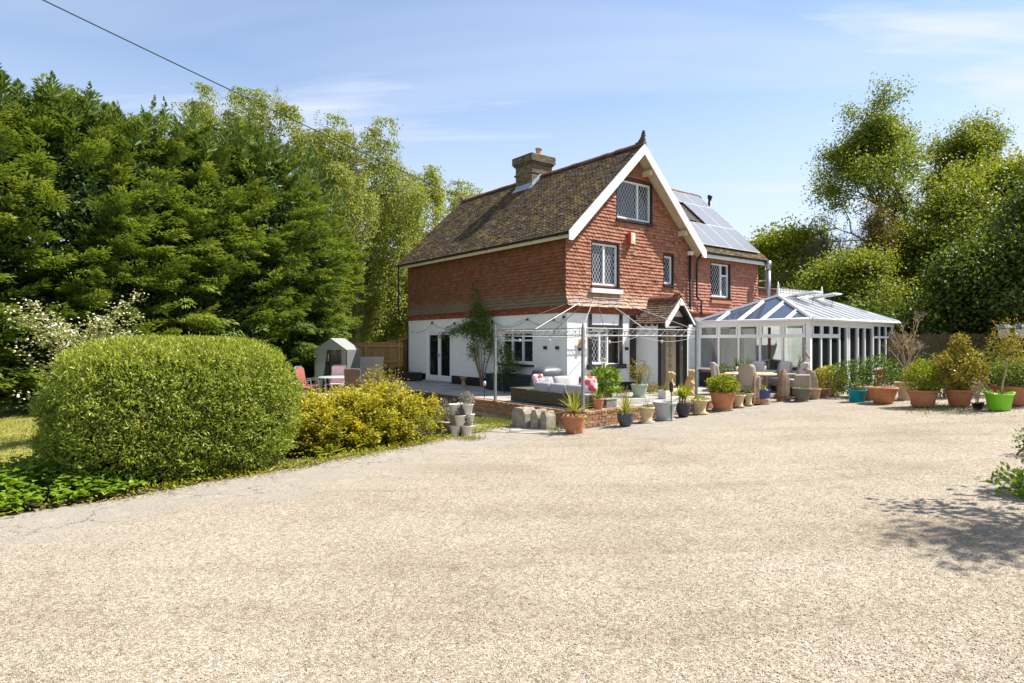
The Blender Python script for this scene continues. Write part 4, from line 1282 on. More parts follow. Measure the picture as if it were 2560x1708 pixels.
for c in range(4):
    z = TZ - .155 - c * .075
    # front run
    a = TA0 - (.1 if c % 2 else 0) + .002
    while a < 3.2:
        wx, wy = HW(a, TB0)
        if z + .06 > gz(wx) - .03 and a >= TA0: put('str', a, TB0 + rnd.gauss(0, .003), z, 0); nb += 1
        a += .215
    b = TB0 + .1 - (.1 if c % 2 else 0)
    while b < .95:
        put('str', TA0 + .0 + rnd.gauss(0, .003), b + .215, z, R(-90)); nb += 1
        b += .215
# coping course laid as headers on top
a = TA0
while a < 3.3:
    put('head', a, TB0 - .012, TZ - .078, 0); a += .104
b = TB0 + .22
while b < 1.15:
    put('head', TA0 - .012, b + .1025, TZ - .078, R(-90)); b += .104
print('wall bricks', nb)
# flat stone edging further right along the terrace front
t_ = MB()
for i in range(5):
    a = 3.32 + i * .64
    t_ = MB(); t_.bbox(a, a + .63, TB0 - .02, TB0 + .22, TZ - .09 - .008 * i, TZ + .004, .01); t_.build('edging_stone', 'concrete', rw_)

# concrete path and apron left of the wall
pth = MB()
def W3(a, b, z): x, y = HW(a, b); return (x, y, z)
mb = MB(); 
pts = [(-4.15, -3.5), (-3.05, -3.4), (-3.05, -1.9), (-4.9, -1.2), (-5.0, -2.3)]
mb.add([W3(a, b, .012) for a, b in pts] + [W3(a, b, -.2) for a, b in pts], [tuple(range(5))] + [(i, i + 5, (i + 1) % 5 + 5, (i + 1) % 5) for i in range(5)])
tag(mb.build('path', 'concrete'), 'pale concrete path slab beside the low brick wall', 'path', kind='structure')

# ------------------------------------------------------------------ conservatory
con = thing('conservatory', 'white framed glass conservatory with hipped roof and ridge cresting', 'conservatory', (HX, HY, 0), TH)
KA0, KA1, KB = 6.74, 13.2, -4.25
KZ, KE = TZ + .62, 2.80          # sill, eave
# dwarf wall and floor
mb = MB(); mb.box(KA0 + .02, KA0 + .20, KB + .2, -.02, TZ - .3, KZ); mb.build('dwarf_wall', 'black_paint', con)
mb = MB(); mb.box(KA0 + .02, KA0 + 2.4, KB + .02, KB + .20, TZ - .3, KZ); mb.build('dwarf_wall', 'brick_red', con)
mb = MB(); mb.box(KA0 + .02, KA1, KB + .02, -.06, TZ - .35, TZ - .02); mb.build('floor', 'slab', con)
F1 = Fr('side', KA0); F2 = Fr('front', KB)
def cbar(F, x0, x1, z0, z1, n0=-.07, n1=.0, name='frame_bar', mat='upvc'):
    mb = MB(); fbox(mb, F, x0, x1, z0, z1, n0, n1); return mb.build(name, mat, con)
def cpane(F, x0, x1, z0, z1, mat='glass_clear'):
    mb = MB(); fbox(mb, F, x0, x1, z0, z1, -.045, -.030); return mb.build('pane', mat, con)
# face 1: five bays with top lights
cbar(F1, KB, .0, KZ, KZ + .07, -.08, .06, 'sill'); cbar(F1, KB, 0, KE - .12, KE, -.08, .02, 'head')
cbar(F1, KB + .10, -.1, KZ - .10, KZ - .001, -.02, .03, 'brick_course', 'brick_red')
zt = 2.26
nbay = 5; bwid = (0 - KB - .16) / nbay
for i in range(nbay):
    b0 = KB + .12 + i * bwid; b1 = b0 + bwid
    cbar(F1, b1 - .035, b1 + .035, KZ + .07, KE - .12)
    cbar(F1, b0 + .035, b1 - .035, zt - .03, zt + .03)
    cpane(F1, b0 + .03, b1 - .03, KZ + .06, zt - .03)
    # opening top light with its own frame
    tl = MB()
    for (p, q, c, d) in ((b0 + .04, b1 - .04, zt + .031, zt + .085), (b0 + .04, b1 - .04, KE - .18, KE - .121), (b0 + .04, b0 + .09, zt + .085, KE - .18), (b1 - .09, b1 - .04, zt + .085, KE - .18)): fbox(tl, F1, p, q, c, d, -.05, .02)
    t_ = tl.build('top_light', 'upvc', con)
    gp = MB(); fbox(gp, F1, b0 + .09, b1 - .09, zt + .085, KE - .18, -.02, -.01); gp.build('pane', 'glass_clear', t_)
mb = MB(); mb.box(KA0 - .012, KA0 + .13, KB - .012, KB + .13, TZ - .1, KE); mb.build('corner_post', 'upvc', con)
# face 2
cbar(F2, KA0 + .13, KA0 + 2.06, KZ, KZ + .06, -.08, .05, 'sill'); cbar(F2, KA0, KA1, KE - .14, KE, -.08, .02, 'head')
x = KA0 + .14
for i in range(3):
    x0, x1 = x + i * .645, x + (i + 1) * .645
    cbar(F2, x1 - .035, x1 + .035, KZ + .06, KE - .14)
    cbar(F2, x0 + .03, x1 - .035, 2.22, 2.30)
    cpane(F2, x0 + .0, x1 - .03, KZ + .06, 2.22)
    tl = MB()
    for (p, q, c, d) in ((x0 + .04, x1 - .04, 2.301, 2.35), (x0 + .04, x1 - .04, KE - .19, KE - .141), (x0 + .04, x0 + .085, 2.35, KE - .19), (x1 - .085, x1 - .04, 2.35, KE - .19)): fbox(tl, F2, p, q, c, d, -.05, .02)
    t_ = tl.build('top_light', 'upvc', con)
    gp = MB(); fbox(gp, F2, x0 + .085, x1 - .085, 2.35, KE - .19, -.02, -.01); gp.build('pane', 'glass_clear', t_)
# tall side light, folding glazed doors, then three more windows
posts = [8.83, 9.34, 9.52, 10.17, 10.75, 11.40]
for k in range(len(posts) - 1):
    p0_, p1_ = posts[k], posts[k + 1]
    cbar(F2, p1_ - .028, p1_ + .028, TZ, KE - .14, -.08, .012 if k % 2 else .025, 'door_stile')
    if p1_ - p0_ > .3:
        dl = MB()
        for (p, q, c, d) in ((p0_ + .036, p1_ - .036, TZ + .02, TZ + .18), (p0_ + .036, p1_ - .036, KE - .22, KE - .141)): fbox(dl, F2, p, q, c, d, -.06, .0)
        lf = dl.build('door_leaf', 'upvc', con)
        gp = MB(); fbox(gp, F2, p0_ + .03, p1_ - .03, TZ + .18, KE - .22, -.045, -.03); gp.build('pane', 'glass_clear', lf)
        if k in (2, 3): hb = MB(); fbox(hb, F2, p1_ - .02, p1_ + .02, TZ + .95, TZ + 1.12, .026, .05); hb.build('handle', 'bright_metal', lf)
xe = 11.44
cbar(F2, xe, KA1 - .05, KZ, KZ + .06, -.08, .05, 'sill')
mb = MB(); mb.box(xe, KA1 - .21, KB + .02, KB + .2, TZ - .3, KZ); mb.build('dwarf_wall', 'brick_red', con)
nx = 3; wx_ = (KA1 - .06 - xe) / nx
for i in range(nx):
    x0, x1 = xe + i * wx_, xe + (i + 1) * wx_
    cbar(F2, x1 - .03, x1 + .03, KZ + .06, KE - .14); cbar(F2, x0 + .03, x1 - .03, 2.22, 2.30)
    cpane(F2, x0 + .02, x1 - .03, KZ + .06, 2.22); cpane(F2, x0 + .02, x1 - .03, 2.30, KE - .14)
F3 = Fr('right', KA1)
for i in range(6):
    y0 = KB + i * .7; 
    cbar(F3, y0 + .0, y0 + .07, KZ, KE - .12)
    cpane(F3, y0 + .07, y0 + .7, KZ, KE - .12)
cbar(F3, KB, 0, KE - .119, KE, -.08, .02, 'head'); mb = MB(); mb.box(KA1 - .2, KA1 - .02, KB + .2, -.1, TZ - .3, KZ); mb.build('dwarf_wall', 'brick_red', con)
# roof: ridge along a, hips at both ends
RZ = 3.76; RB = KB / 2; RA0, RA1 = KA0 + 1.86, KA1 - 1.3
EV = KE + .03; OV = .14
c00 = Vector((KA0 - OV, KB - OV, EV)); c10 = Vector((KA1 + OV, KB - OV, EV)); c01 = Vector((KA0 - OV, .0, EV)); c11 = Vector((KA1 + OV, .0, EV))
r0 = Vector((RA0, RB, RZ)); r1 = Vector((RA1, RB, RZ))
def rbar(p, q, w=.045, h=.06, name='glazing_bar', mat='upvc'):
    p, q = Vector(p), Vector(q); d = (q - p); L = d.length; d.normalize(); s = d.cross(Vector((0, 0, 1))).normalized(); u = s.cross(d)
    vs = [p + s * a * w + u * b * h for a, b in ((-1, -.35), (1, -.35), (.75, .65), (-.75, .65))] + [q + s * a * w + u * b * h for a, b in ((-1, -.35), (1, -.35), (.75, .65), (-.75, .65))]
    return MB().add(vs, [(0, 1, 2, 3)[::-1], (4, 5, 6, 7), (0, 1, 5, 4), (1, 2, 6, 5), (2, 3, 7, 6), (3, 0, 4, 7)]).build(name, mat, con)
def slope_panes(E0, E1, T0, T1, n_, mat, w=.045, skip=()):
    """bars and panes on a slope with eave E0..E1 and top edge T0..T1, bars at right angles to the eave"""
    E0, E1, T0, T1 = map(Vector, (E0, E1, T0, T1)); ed = (E1 - E0); L = ed.length; ed.normalize()
    up = (T0 - E0) - ed * (T0 - E0).dot(ed); hgt = up.length; up.normalize()
    x0, x1 = (T0 - E0).dot(ed), (T1 - E0).dot(ed)
    def h(x):
        if x < x0: return hgt * x / max(x0, 1e-6)
        if x > x1: return hgt * (L - x) / max(L - x1, 1e-6)
        return hgt
    cuts = [L * i / n_ for i in range(n_ + 1)]
    nrm = ed.cross(up).normalized(); nrm = nrm if nrm.z > 0 else -nrm
    for i in range(n_):
        a, b = cuts[i], cuts[i + 1]
        brk = sorted({a, b, *[k for k in (x0, x1) if a < k < b]})
        if i in skip: pass
        poly = [E0 + ed * a, E0 + ed * b] + [E0 + ed * x + up * h(x) for x in reversed(brk) if h(x) > .01]
        if len(poly) >= 3:
            t_ = MB(); k = len(poly); th = nrm * .02
            t_.add(poly + [p_ - th for p_ in poly], [tuple(range(k)), tuple(range(2 * k - 1, k - 1, -1))] + [(j, k + j, k + (j + 1) % k, (j + 1) % k) for j in range(k)])
            t_.build('roof_pane', mat, con)
        if 0 < i and h(a) > .1: rbar(E0 + ed * a + nrm * .01, E0 + ed * a + up * h(a) + nrm * .01, w)
    return ed, up, nrm, hgt, L
slope_panes(c01, c00, r0, r0, 5, 'glass_roof')
slope_panes(c00, c10, r0, r1, 11, 'glass_poly', .05)
slope_panes(c10, c11, r1, r1, 5, 'glass_poly')
slope_panes(c11, c01, r1, r0, 10, 'glass_poly')
for (p, q) in ((c00, r0), (c01, r0), (c10, r1), (c11, r1)): rbar(p + Vector((0, 0, .03)), q + Vector((0, 0, .03)), .06, .08, 'hip_bar')
rbar(r0 + Vector((-.05, 0, .03)), r1 + Vector((.05, 0, .03)), .09, .10, 'ridge_bar')
# gutter round the eaves
for (p, q) in ((c00, c10), (c01, c00), (c10, c11)):
    d = (q - p).normalized(); o_ = Vector((d.y, -d.x, 0)) * .035
    mb = MB(); mb.tube([p + o_ + Vector((0, 0, -.01)), q + o_ + Vector((0, 0, -.01))], .05, 8); mb.build('gutter', 'upvc', con, True)
mb = MB(); mb.box(KA0 - .10, KA1 + .1, KB - .10, KB - .02, KE - .02, KE + .02); mb.box(KA0 - .10, KA0 - .02, KB - .02, 0, KE - .02, KE + .02); mb.build('eave_beam', 'upvc', con)
# cresting and finials along the ridge
cr = MB(); x = RA0
crest = cr.box(RA0, RA1, RB - .008, RB + .008, RZ + .09, RZ + .12).box(RA0, RA1, RB - .008, RB + .008, RZ + .20, RZ + .215).build('cresting_rail', 'upvc', con)
cm = MB(); cm.prism([(-.035, .10), (-.012, .14), (-.03, .20), (-.012, .24), (-.02, .28), (0, .33), (.02, .28), (.012, .24), (.03, .20), (.012, .14), (.035, .10)], 1, -.007, .007)
cme = cm.mesh('cresting_piece'); cme.materials.append(M['upvc'])
nn = 30
for i in range(nn):
    o = bpy.data.objects.new('cresting_piece', cme); o.location = (RA0 + .1 + (RA1 - RA0 - .2) * i / (nn - 1), RB, RZ); o.parent = con; col.objects.link(o)
for x in (RA0, RA1):
    f_ = MB(); f_.lathe([(.05, 0), (.05, .12), (.075, .14), (.035, .18), (.05, .24), (.03, .28), (.045, .32), (.005, .50)], 10, (x, RB, RZ + .05)); f_.build('finial', 'upvc', con, True)
# two roof vents propped open on the front slope
sl = math.atan2(RZ - EV, abs(c00.y - RB))
for x in (RA0 + .75, RA0 + 2.25):
    piv = Matrix.Translation((x, RB - .12, RZ + .0)) @ Matrix.Rotation(R(-7), 4, 'X')
    mb = MB()
    for (p, q, c, d) in ((-.34, .34, -1.0, -.93), (-.34, .34, -.07, 0), (-.34, -.27, -.93, -.07), (.27, .34, -.93, -.07)): mb.box(p, q, c, d, .0, .05, mat=piv)
    v_ = mb.build('roof_vent', 'upvc', con)
    gp = MB(); gp.box(-.27, .27, -.93, -.07, .015, .03, mat=piv); gp.build('pane', 'glass_poly', v_)
    top = piv @ Vector((0, -.9, 0)); mb = MB(); mb.tube([top, (x, RB - .85, RZ - .36)], .008, 5); mb.build('vent_stay', 'black_metal', v_)
# things seen through the glass
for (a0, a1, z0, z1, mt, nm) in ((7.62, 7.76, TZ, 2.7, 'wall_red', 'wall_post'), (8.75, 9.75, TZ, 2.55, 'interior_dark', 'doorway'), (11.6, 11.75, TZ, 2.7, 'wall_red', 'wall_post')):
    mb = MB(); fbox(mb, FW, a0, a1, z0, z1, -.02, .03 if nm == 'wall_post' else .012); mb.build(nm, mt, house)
for (a0, a1) in ((8.68, 8.749), (9.751, 9.82)): mb = MB(); fbox(mb, FW, a0, a1, TZ, 2.62, -.02, .03); mb.build('door_frame', 'white_paint', house)
def simple_table(name, label, cat, a, b, w, d, h, mat, z0=TZ - .02):
    x, y = HW(a, b); t = thing(name, label, cat, (x, y, z0), TH)
    MB().bbox(-w / 2, w / 2, -d / 2, d / 2, h - .035, h, .008).build('table_top', mat, t)
    for sx in (-1, 1):
        for sy in (-1, 1): MB().box(sx * (w / 2 - .06) - .025, sx * (w / 2 - .06) + .025, sy * (d / 2 - .06) - .025, sy * (d / 2 - .06) + .025, 0, h - .035).build('leg', mat, t)
    return t
simple_table('dining_table', 'white table seen through the conservatory glass', 'table', 9.6, -2.4, 1.5, .9, .76, 'white_paint')
def simple_chair(name, label, a, b, rz, mat, z0=TZ - .02, grp=None):
    x, y = HW(a, b); t = thing(name, label, 'chair', (x, y, z0), rz, grp)
    MB().bbox(-.22, .22, -.22, .22, .43, .47, .01).build('seat', mat, t)
    MB().bbox(-.21, .21, .18, .22, .47, .98, .01).build('backrest', mat, t)
    for sx in (-1, 1):
        for sy in (-1, 1): MB().box(sx * .19 - .018, sx * .19 + .018, sy * .19 - .018, sy * .19 + .018, 0, .43).build('leg', mat, t)
simple_chair('dining_chair', 'dark chair inside the conservatory nearest the corner', 8.3, -2.5, TH + R(90), 'timber_dark')
simple_chair('dining_chair', 'dark chair inside the conservatory at the far side of the white table', 9.6, -1.5, TH, 'timber_dark')
t_ = MB(); x, y = HW(7.9, -.42)
cu = thing('curtain', 'pale curtain hanging inside the conservatory by the house wall', 'curtain', (x, y, TZ - .02), TH)
n_ = 24; vs = []
for i in range(n_ + 1): vs += [(-.25 + .5 * i / n_, .04 * math.sin(i * 1.5), .02), (-.25 + .5 * i / n_, .04 * math.sin(i * 1.5), 2.1)]
t_.add(vs, [(2 * i, 2 * i + 2, 2 * i + 3, 2 * i + 1) for i in range(n_)]); t_.build('cloth', 'curtain', cu)
MB().tube([(-.35, 0, 2.12), (.35, 0, 2.12)], .015, 6).build('rod', 'timber_dark', cu); MB().box(-.02, .02, 0, .42, 2.11, 2.135).build('bracket', 'timber_dark', cu)
x, y = HW(10.6, -.55); t = thing('sideboard', 'dark sideboard against the house wall inside the conservatory', 'sideboard', (x, y, TZ - .02), TH)
MB().bbox(-.7, .7, -.25, .25, .08, .9, .01).build('body', 'timber_dark', t); MB().bbox(-.74, .74, -.28, .28, .901, .94, .008).build('top', 'white_paint', t)
for s_ in (-1, 1): MB().box(s_ * .34 - .3, s_ * .34 + .3, -.262, -.251, .14, .84).build('door', 'interior_dark', t)
MB().box(-.66, .66, -.22, .22, 0, .08).build('base', 'timber_dark', t)

# ------------------------------------------------------------------ gazebo frame
gx_, gy_ = 1.68, 14.95
gzb = thing('gazebo_frame', 'bare metal gazebo frame without its canopy standing over the terrace', 'gazebo', (gx_, gy_, TZ), TH)
GU, GV = 3.5, 4.4                       # size along b and a
cor = [(.0, .0), (GV, 0), (GV, GU), (0, GU)]
gh = 1.98
for i, (a, b) in enumerate(cor):
    pm = MB(); s_ = .033; pm.bbox(a - s_, a + s_, b - s_, b + s_, 0, gh + .02, .006)
    po = pm.build('post', 'gazebo_metal', gzb)
    fm = MB(); fm.lathe([(.035, gh + .021), (.02, gh + .04), (.028, gh + .07), (.012, gh + .10), (.02, gh + .12), (.002, gh + .15)], 8, (a, b, 0)); fm.build('finial', 'gazebo_metal', po, True)
    fm = MB(); fm.box(a - .06, a + .06, b - .06, b + .06, 0, .008); fm.build('foot_plate', 'gazebo_metal', po)
def rail(p, q, r=.011, mat='gazebo_metal', nm='rail', par=gzb): return MB().tube([p, q], r, 6).build(nm, mat, par)
for i in range(4):
    (a0, b0), (a1, b1) = cor[i], cor[(i + 1) % 4]
    for z in (gh - .17, gh): rail((a0, b0, z), (a1, b1, z), .010, 'bright_metal' if i in (0,) else 'gazebo_metal')  # front rails in brighter metal, their sunlit look put into the colour
    L = math.hypot(a1 - a0, b1 - b0); ux, uy = (a1 - a0) / L, (b1 - b0) / L
    sc = MB()
    for f0 in (.12, L / 2 - .9, L / 2 + .02, L - 1.0):
        for k in range(3):
            s0 = f0 + k * .29
            pts = [];
            for j in range(9):
                t = j / 8; pts.append((a0 + ux * (s0 + .3 * t), b0 + uy * (s0 + .3 * t), gh - .165 + .16 * (.5 - .5 * math.cos(math.pi * t))))
            sc.tube(pts, .005, 4)
            pts = [(p[0], p[1], 2 * gh - .17 - p[2]) for p in pts]; sc.tube(pts, .005, 4)
        for e in (f0, f0 + .88): sc.tube([(a0 + ux * e, b0 + uy * e, gh - .17), (a0 + ux * e, b0 + uy * e, gh)], .008, 5)
    tag(sc.build('scrollwork', 'gazebo_metal', gzb), kind='stuff')
    mx_, my_ = (a0 + a1) / 2, (b0 + b1) / 2
# raised centre ring
ca, cb = GV / 2, GU / 2; ra, rb2 = .62, .5; rz_ = gh + .74
ring = [(ca - ra, cb - rb2), (ca + ra, cb - rb2), (ca + ra, cb + rb2), (ca - ra, cb + rb2)]
for i in range(4):
    p, q = ring[i], ring[(i + 1) % 4]
    rail((*p, rz_), (*q, rz_), .010); rail((*p, rz_ + .12), (*q, rz_ + .12), .010)
    for t in (0, .25, .5, .75): rail((p[0] + (q[0] - p[0]) * t, p[1] + (q[1] - p[1]) * t, rz_), (p[0] + (q[0] - p[0]) * t, p[1] + (q[1] - p[1]) * t, rz_ + .12), .006, nm='strut')
    rail((*cor[i], gh), (*p, rz_), .010, 'bright_metal' if i in (0,) else 'gazebo_metal', 'rafter')  # front corner rafter brighter too: sunlight put into its metal colour
    m_ = ((cor[i][0] + cor[(i + 1) % 4][0]) / 2, (cor[i][1] + cor[(i + 1) % 4][1]) / 2); mr = ((p[0] + q[0]) / 2, (p[1] + q[1]) / 2)
    rail((*m_, gh), (*mr, rz_), .012, 'bright_metal' if i in (0, 3) else 'gazebo_metal', 'rafter')  # front and left middle rafters coloured as if sunlit
# string of bulbs hung slack below the rails
sl_ = MB(); 
for (p, q, dr) in (((0, 0), (GV * .45, 0), .16), ((GV * .45, 0), (GV, 0), .14), ((0, 0), (0, GU), .12)):
    pts = [(p[0] + (q[0] - p[0]) * t / 10, p[1] + (q[1] - p[1]) * t / 10, gh - .18 - dr * math.sin(math.pi * t / 10)) for t in range(11)]
    sl_.tube(pts, .006, 4)
slo = thing('string_lights', 'slack white cable of garden lights hung under the gazebo rails', 'string lights', (gx_, gy_, TZ), TH)
sl_.build('cable', 'cushion_grey', slo)
for (a, b, z) in ((.9, 0, gh - .34), (2.9, 0, gh - .33), (0, 1.2, gh - .31), (0, 2.4, gh - .30)):
    MB().lathe([(.012, .05), (.03, .03), (.035, 0), (.02, -.03)], 8, (a, b, z)).build('bulb', 'lamp_glass', slo, True)

# lights cable along the side wall
wl_ = thing('wall_lights', 'dark cable of festoon bulbs looped along the white side wall', 'string lights', (HX, HY, 0), TH)
sl_ = MB(); hooks = [(9.9, 2.55), (8.1, 2.86), (6.4, 2.80), (5.2, 2.83), (3.9, 2.80), (1.9, 2.84), (.6, 2.80), (.1, 2.86)]
for (b0, z0), (b1, z1) in zip(hooks[:-1], hooks[1:]):
    dr = .10 + .06 * abs(b1 - b0)
    sl_.tube([(-.045, b0 + (b1 - b0) * t / 8, z0 + (z1 - z0) * t / 8 - dr * math.sin(math.pi * t / 8)) for t in range(9)], .006, 4)
sl_.build('cable', 'black_metal', wl_)
for (b, z) in hooks[1:]:
    lm = MB(); lm.lathe([(.015, .06), (.03, .03), (.05, -.03), (.045, -.035)], 8, (-.06, b, z)); lm.tube([(0, b, z + .04), (-.06, b, z + .06)], .006, 4); lm.build('lamp', 'black_metal', wl_, True)
# ornament on the front wall
x, y = HW(.58, -.06)
orn = thing('wall_ornament', 'small terracotta coloured butterfly ornament on the white front wall', 'ornament', (x, y, 2.02), TH)
MB().prism([(-.02, -.14), (.02, -.14), (.03, .12), (0, .16), (-.03, .12)], 1, -.02, .055).build('body', 'terracotta_dull', orn)
for s_ in (-1, 1): MB().prism([(s_ * .02, -.1), (s_ * .13, -.15), (s_ * .11, -.02), (s_ * .16, .12), (s_ * .08, .16), (s_ * .02, .06)], 1, -.01, .0).build('wing', 'terracotta', orn)
# ------------------------------------------------------------------ terrace furniture
rnd = random.Random(23)
def cushion(mb, c, s, b=.05, mat=None, n=10):
    """soft pillow box"""
    vs = []; fs = []
    for side in (1, -1):
        for j in range(n + 1):
            for i in range(n + 1):
                u, w = i / n * 2 - 1, j / n * 2 - 1
                e = (1 - abs(u) ** 4) * (1 - abs(w) ** 4)
                pinch = 1 - .06 * (u * u * w * w)
                vs.append(Vector((c[0] + u * s[0] / 2 * pinch, c[1] + side * s[1] / 2 * (.25 + .75 * e ** .5), c[2] + w * s[2] / 2 * pinch)))
    o = (n + 1) ** 2
    for k in (0, 1):
        for j in range(n):
            for i in range(n):
                q = [k * o + j * (n + 1) + i, k * o + j * (n + 1) + i + 1, k * o + (j + 1) * (n + 1) + i + 1, k * o + (j + 1) * (n + 1) + i]
                fs.append(tuple(q if k else q[::-1]))
    rim = [i for i in range(n + 1)] + [j * (n + 1) + n for j in range(1, n + 1)] + [n * (n + 1) + i for i in range(n - 1, -1, -1)] + [j * (n + 1) for j in range(n - 1, 0, -1)]
    for a, b_ in zip(rim, rim[1:] + rim[:1]): fs.append((a, b_, o + b_, o + a))
    if mat is not None: vs = [mat @ v for v in vs]
    mb.add(vs, fs); return mb

# corner sofa: leg along b at a=-2.6 (back to the drive side), second leg along a at the far end
sofa = thing('corner_sofa', 'low olive woven corner sofa with grey cushions on the terrace', 'sofa', (HX, HY, TZ), TH)
mb = MB()
for i in range(9): mb.bbox(-2.66, -2.585, -3.25, -1.28, .03 + i * .037, .03 + i * .037 + .034, .006)
mb.build('backrest', 'wicker_olive', sofa)
MB().bbox(-2.58, -1.9, -3.22, -1.28, .06, .22, .01).build('seat', 'wicker_olive', sofa)
mb = MB()
for i in range(7): mb.bbox(-2.66, -2.58, -3.33, -3.26, .03 + i * .037, .064 + i * .037, .006)
MB().bbox(-2.57, -1.9, -3.33, -3.26, .03, .34, .01).build('arm', 'wicker_olive', sofa)
MB().bbox(-1.9, -.5, -1.27, -.62, .06, .22, .01).build('seat', 'wicker_olive', sofa)
MB().bbox(-1.9, -.5, -.61, -.53, .03, .36, .01).build('backrest', 'wicker_olive', sofa)
mb = MB()
for i in range(9): mb.bbox(-2.66, -1.95, -1.27, -.55, .02 + i * .037, .02 + i * .037 + .034, .006)
mb.bbox(-2.68, -1.93, -1.272, -.53, .355, .38, .008); mb.build('corner_table', 'wicker_olive', sofa)
for i in range(3):
    c = -2.93 + i * .62
    m4 = Matrix.Translation((-2.47, c, .40)) @ Matrix.Rotation(R(90 + rnd.uniform(-3, 3)), 4, 'Z') @ Matrix.Rotation(R(14), 4, 'X')
    cushion(MB(), (0, 0, 0), (.62, .19, .36), mat=m4).build('back_cushion', 'cushion_grey', sofa, True)
    m4 = Matrix.Translation((-2.2, c, .27))
    cushion(MB(), (0, 0, 0), (.62, .56, .12), mat=m4 @ Matrix.Rotation(R(90), 4, 'Z')).build('seat_cushion', 'cushion_grey', sofa, True)
for i in range(2):
    m4 = Matrix.Translation((-1.55 + i * .68, -.72, .44)) @ Matrix.Rotation(R(-16), 4, 'X')
    cushion(MB(), (0, 0, 0), (.66, .2, .42), mat=m4).build('back_cushion', 'cushion_grey', sofa, True)
    m4 = Matrix.Translation((-1.55 + i * .68, -.98, .27))
    cushion(MB(), (0, 0, 0), (.66, .54, .12), mat=m4).build('seat_cushion', 'cushion_grey', sofa, True)
x, y = HW(-1.40, -2.34)
pc = cushion(MB(), (0, 0, .26), (.5, .2, .46), mat=Matrix.Rotation(R(-10), 4, 'X')).build('scatter_cushion', 'cushion_pattern', None, True); pc.location = (x, y, TZ + .24); pc.rotation_euler = (0, 0, R(8))
tag(pc, 'red and white flowered cushion at the right end of the terrace seating', 'cushion')
x, y = HW(-1.40, -2.29)
st_ = thing('foot_stool', 'grey woven stool under the flowered cushion', 'stool', (x, y, TZ), TH)
MB().bbox(-.32, .32, -.3, .3, .03, .24, .02).build('body', 'wicker_grey', st_); MB().bbox(-.3, .3, -.28, .28, 0, .03, .005).build('base', 'black_metal', st_)
x, y = HW(-1.75, -.75)
pc = cushion(MB(), (0, 0, .2), (.40, .16, .38), mat=Matrix.Rotation(R(-20), 4, 'X')).build('scatter_cushion', 'cushion_pattern', None, True); pc.location = (x, y, TZ + .36); pc.rotation_euler = (0, 0, TH)
tag(pc, 'red and white scatter cushion at the far corner of the grey sofa', 'cushion')
x, y = HW(-1.69, -3.3)
bx_ = thing('wicker_box', 'small grey woven box at the terrace edge below the gazebo post', 'box', (x, y, TZ), TH)
mb = MB()
for i in range(5): mb.bbox(-.19, .19, -.16, .16, .01 + i * .036, .043 + i * .036, .006)
mb.build('body', 'wicker_grey', bx_); MB().bbox(-.2, .2, -.17, .17, .19, .215, .006).build('lid', 'wicker_grey', bx_)

# covered barbecue
x, y = HW(-.95, -.12)
bq = thing('covered_barbecue', 'barbecue under a crumpled dark grey cover against the house corner', 'barbecue', (x, y, TZ), TH)
n_, mrows = 36, 16; vs = []; fs = []
for j in range(mrows + 1):
    t = j / mrows
    for i in range(n_):
        an = 2 * math.pi * i / n_; cx_, sy_ = math.cos(an), math.sin(an)
        sq = 1 / max(abs(cx_), abs(sy_)) ** .75
        w = .52 - .06 * t if t < .72 else .46 * math.sqrt(max(0, 1 - ((t - .72) / .28) ** 2)) + .001
        d = .33 - .03 * t if t < .72 else .30 * math.sqrt(max(0, 1 - ((t - .72) / .28) ** 2)) + .001
        fold = 1 + (.05 * math.sin(an * 9 + 1.3) + .03 * math.sin(an * 17)) * (1 - t) ** .7
        vs.append((cx_ * sq * w * fold + .04 * t, sy_ * sq * d * fold, .03 + .90 * (t ** .85) + .02 * math.sin(an * 5) * (1 - t) * .5))
for j in range(mrows):
    for i in range(n_): fs.append((j * n_ + i, j * n_ + (i + 1) % n_, (j + 1) * n_ + (i + 1) % n_, (j + 1) * n_ + i))
MB().add(vs, fs).build('cover', 'cover_grey', bq, True)
for s_ in (-1, 1): MB().lathe([(.08, 0), (.09, .04), (.08, .08)], 10, (s_ * .38, 0, 0)).build('wheel', 'plastic_black', bq)

# dark storage box under the side window
x, y = HW(-.45, 2.15)
sbx = thing('storage_box', 'dark teal timber storage box under the side window', 'storage box', (x, y, TZ), TH)
mb = MB()
for i in range(5): mb.bbox(-.3, .3, -1.2, 1.2, .02 + i * .1, .115 + i * .1, .006)
mb.build('body', 'planter_teal', sbx); MB().bbox(-.34, .34, -1.24, 1.24, .525, .56, .008).build('lid', 'planter_teal', sbx)
x, y = HW(-1.0, 1.75)
bt = thing('bistro_table', 'small dark bistro table in front of the teal box', 'table', (x, y, TZ))
MB().lathe([(.3, .70), (.31, .72), (.3, .735)], 18).build('table_top', 'black_metal', bt); MB().tube([(0, 0, .7), (0, 0, .12)], .02, 8).build('stem', 'black_metal', bt)
for k in range(3):
    t = k * 2.09; MB().tube([(0, 0, .2), (.12 * math.cos(t), .12 * math.sin(t), .1), (.24 * math.cos(t), .24 * math.sin(t), .0)], .012, 5).build('leg', 'black_metal', bt)

# torch stakes
def torch(x, y, z, h, label, tilt=0):
    t = thing('garden_torch', label, 'torch', (x, y, z))
    MB().tube([(0, 0, 0), (0, 0, h * .72)], .012, 6).build('stake', 'black_metal', t)
    MB().lathe([(.02, h * .72), (.045, h * .76), (.05, h * .93), (.035, h * .95), (.04, h)], 10).build('head', 'bright_metal' if tilt else 'black_metal', t, True)
torch(*HW(-2.72, .62), TZ, .50, 'dark torch stake standing on the left end of the low wall', 1)
torch(3.98, 15.78, .12, .98, 'slim black torch stake rising behind the large pale grey pot')
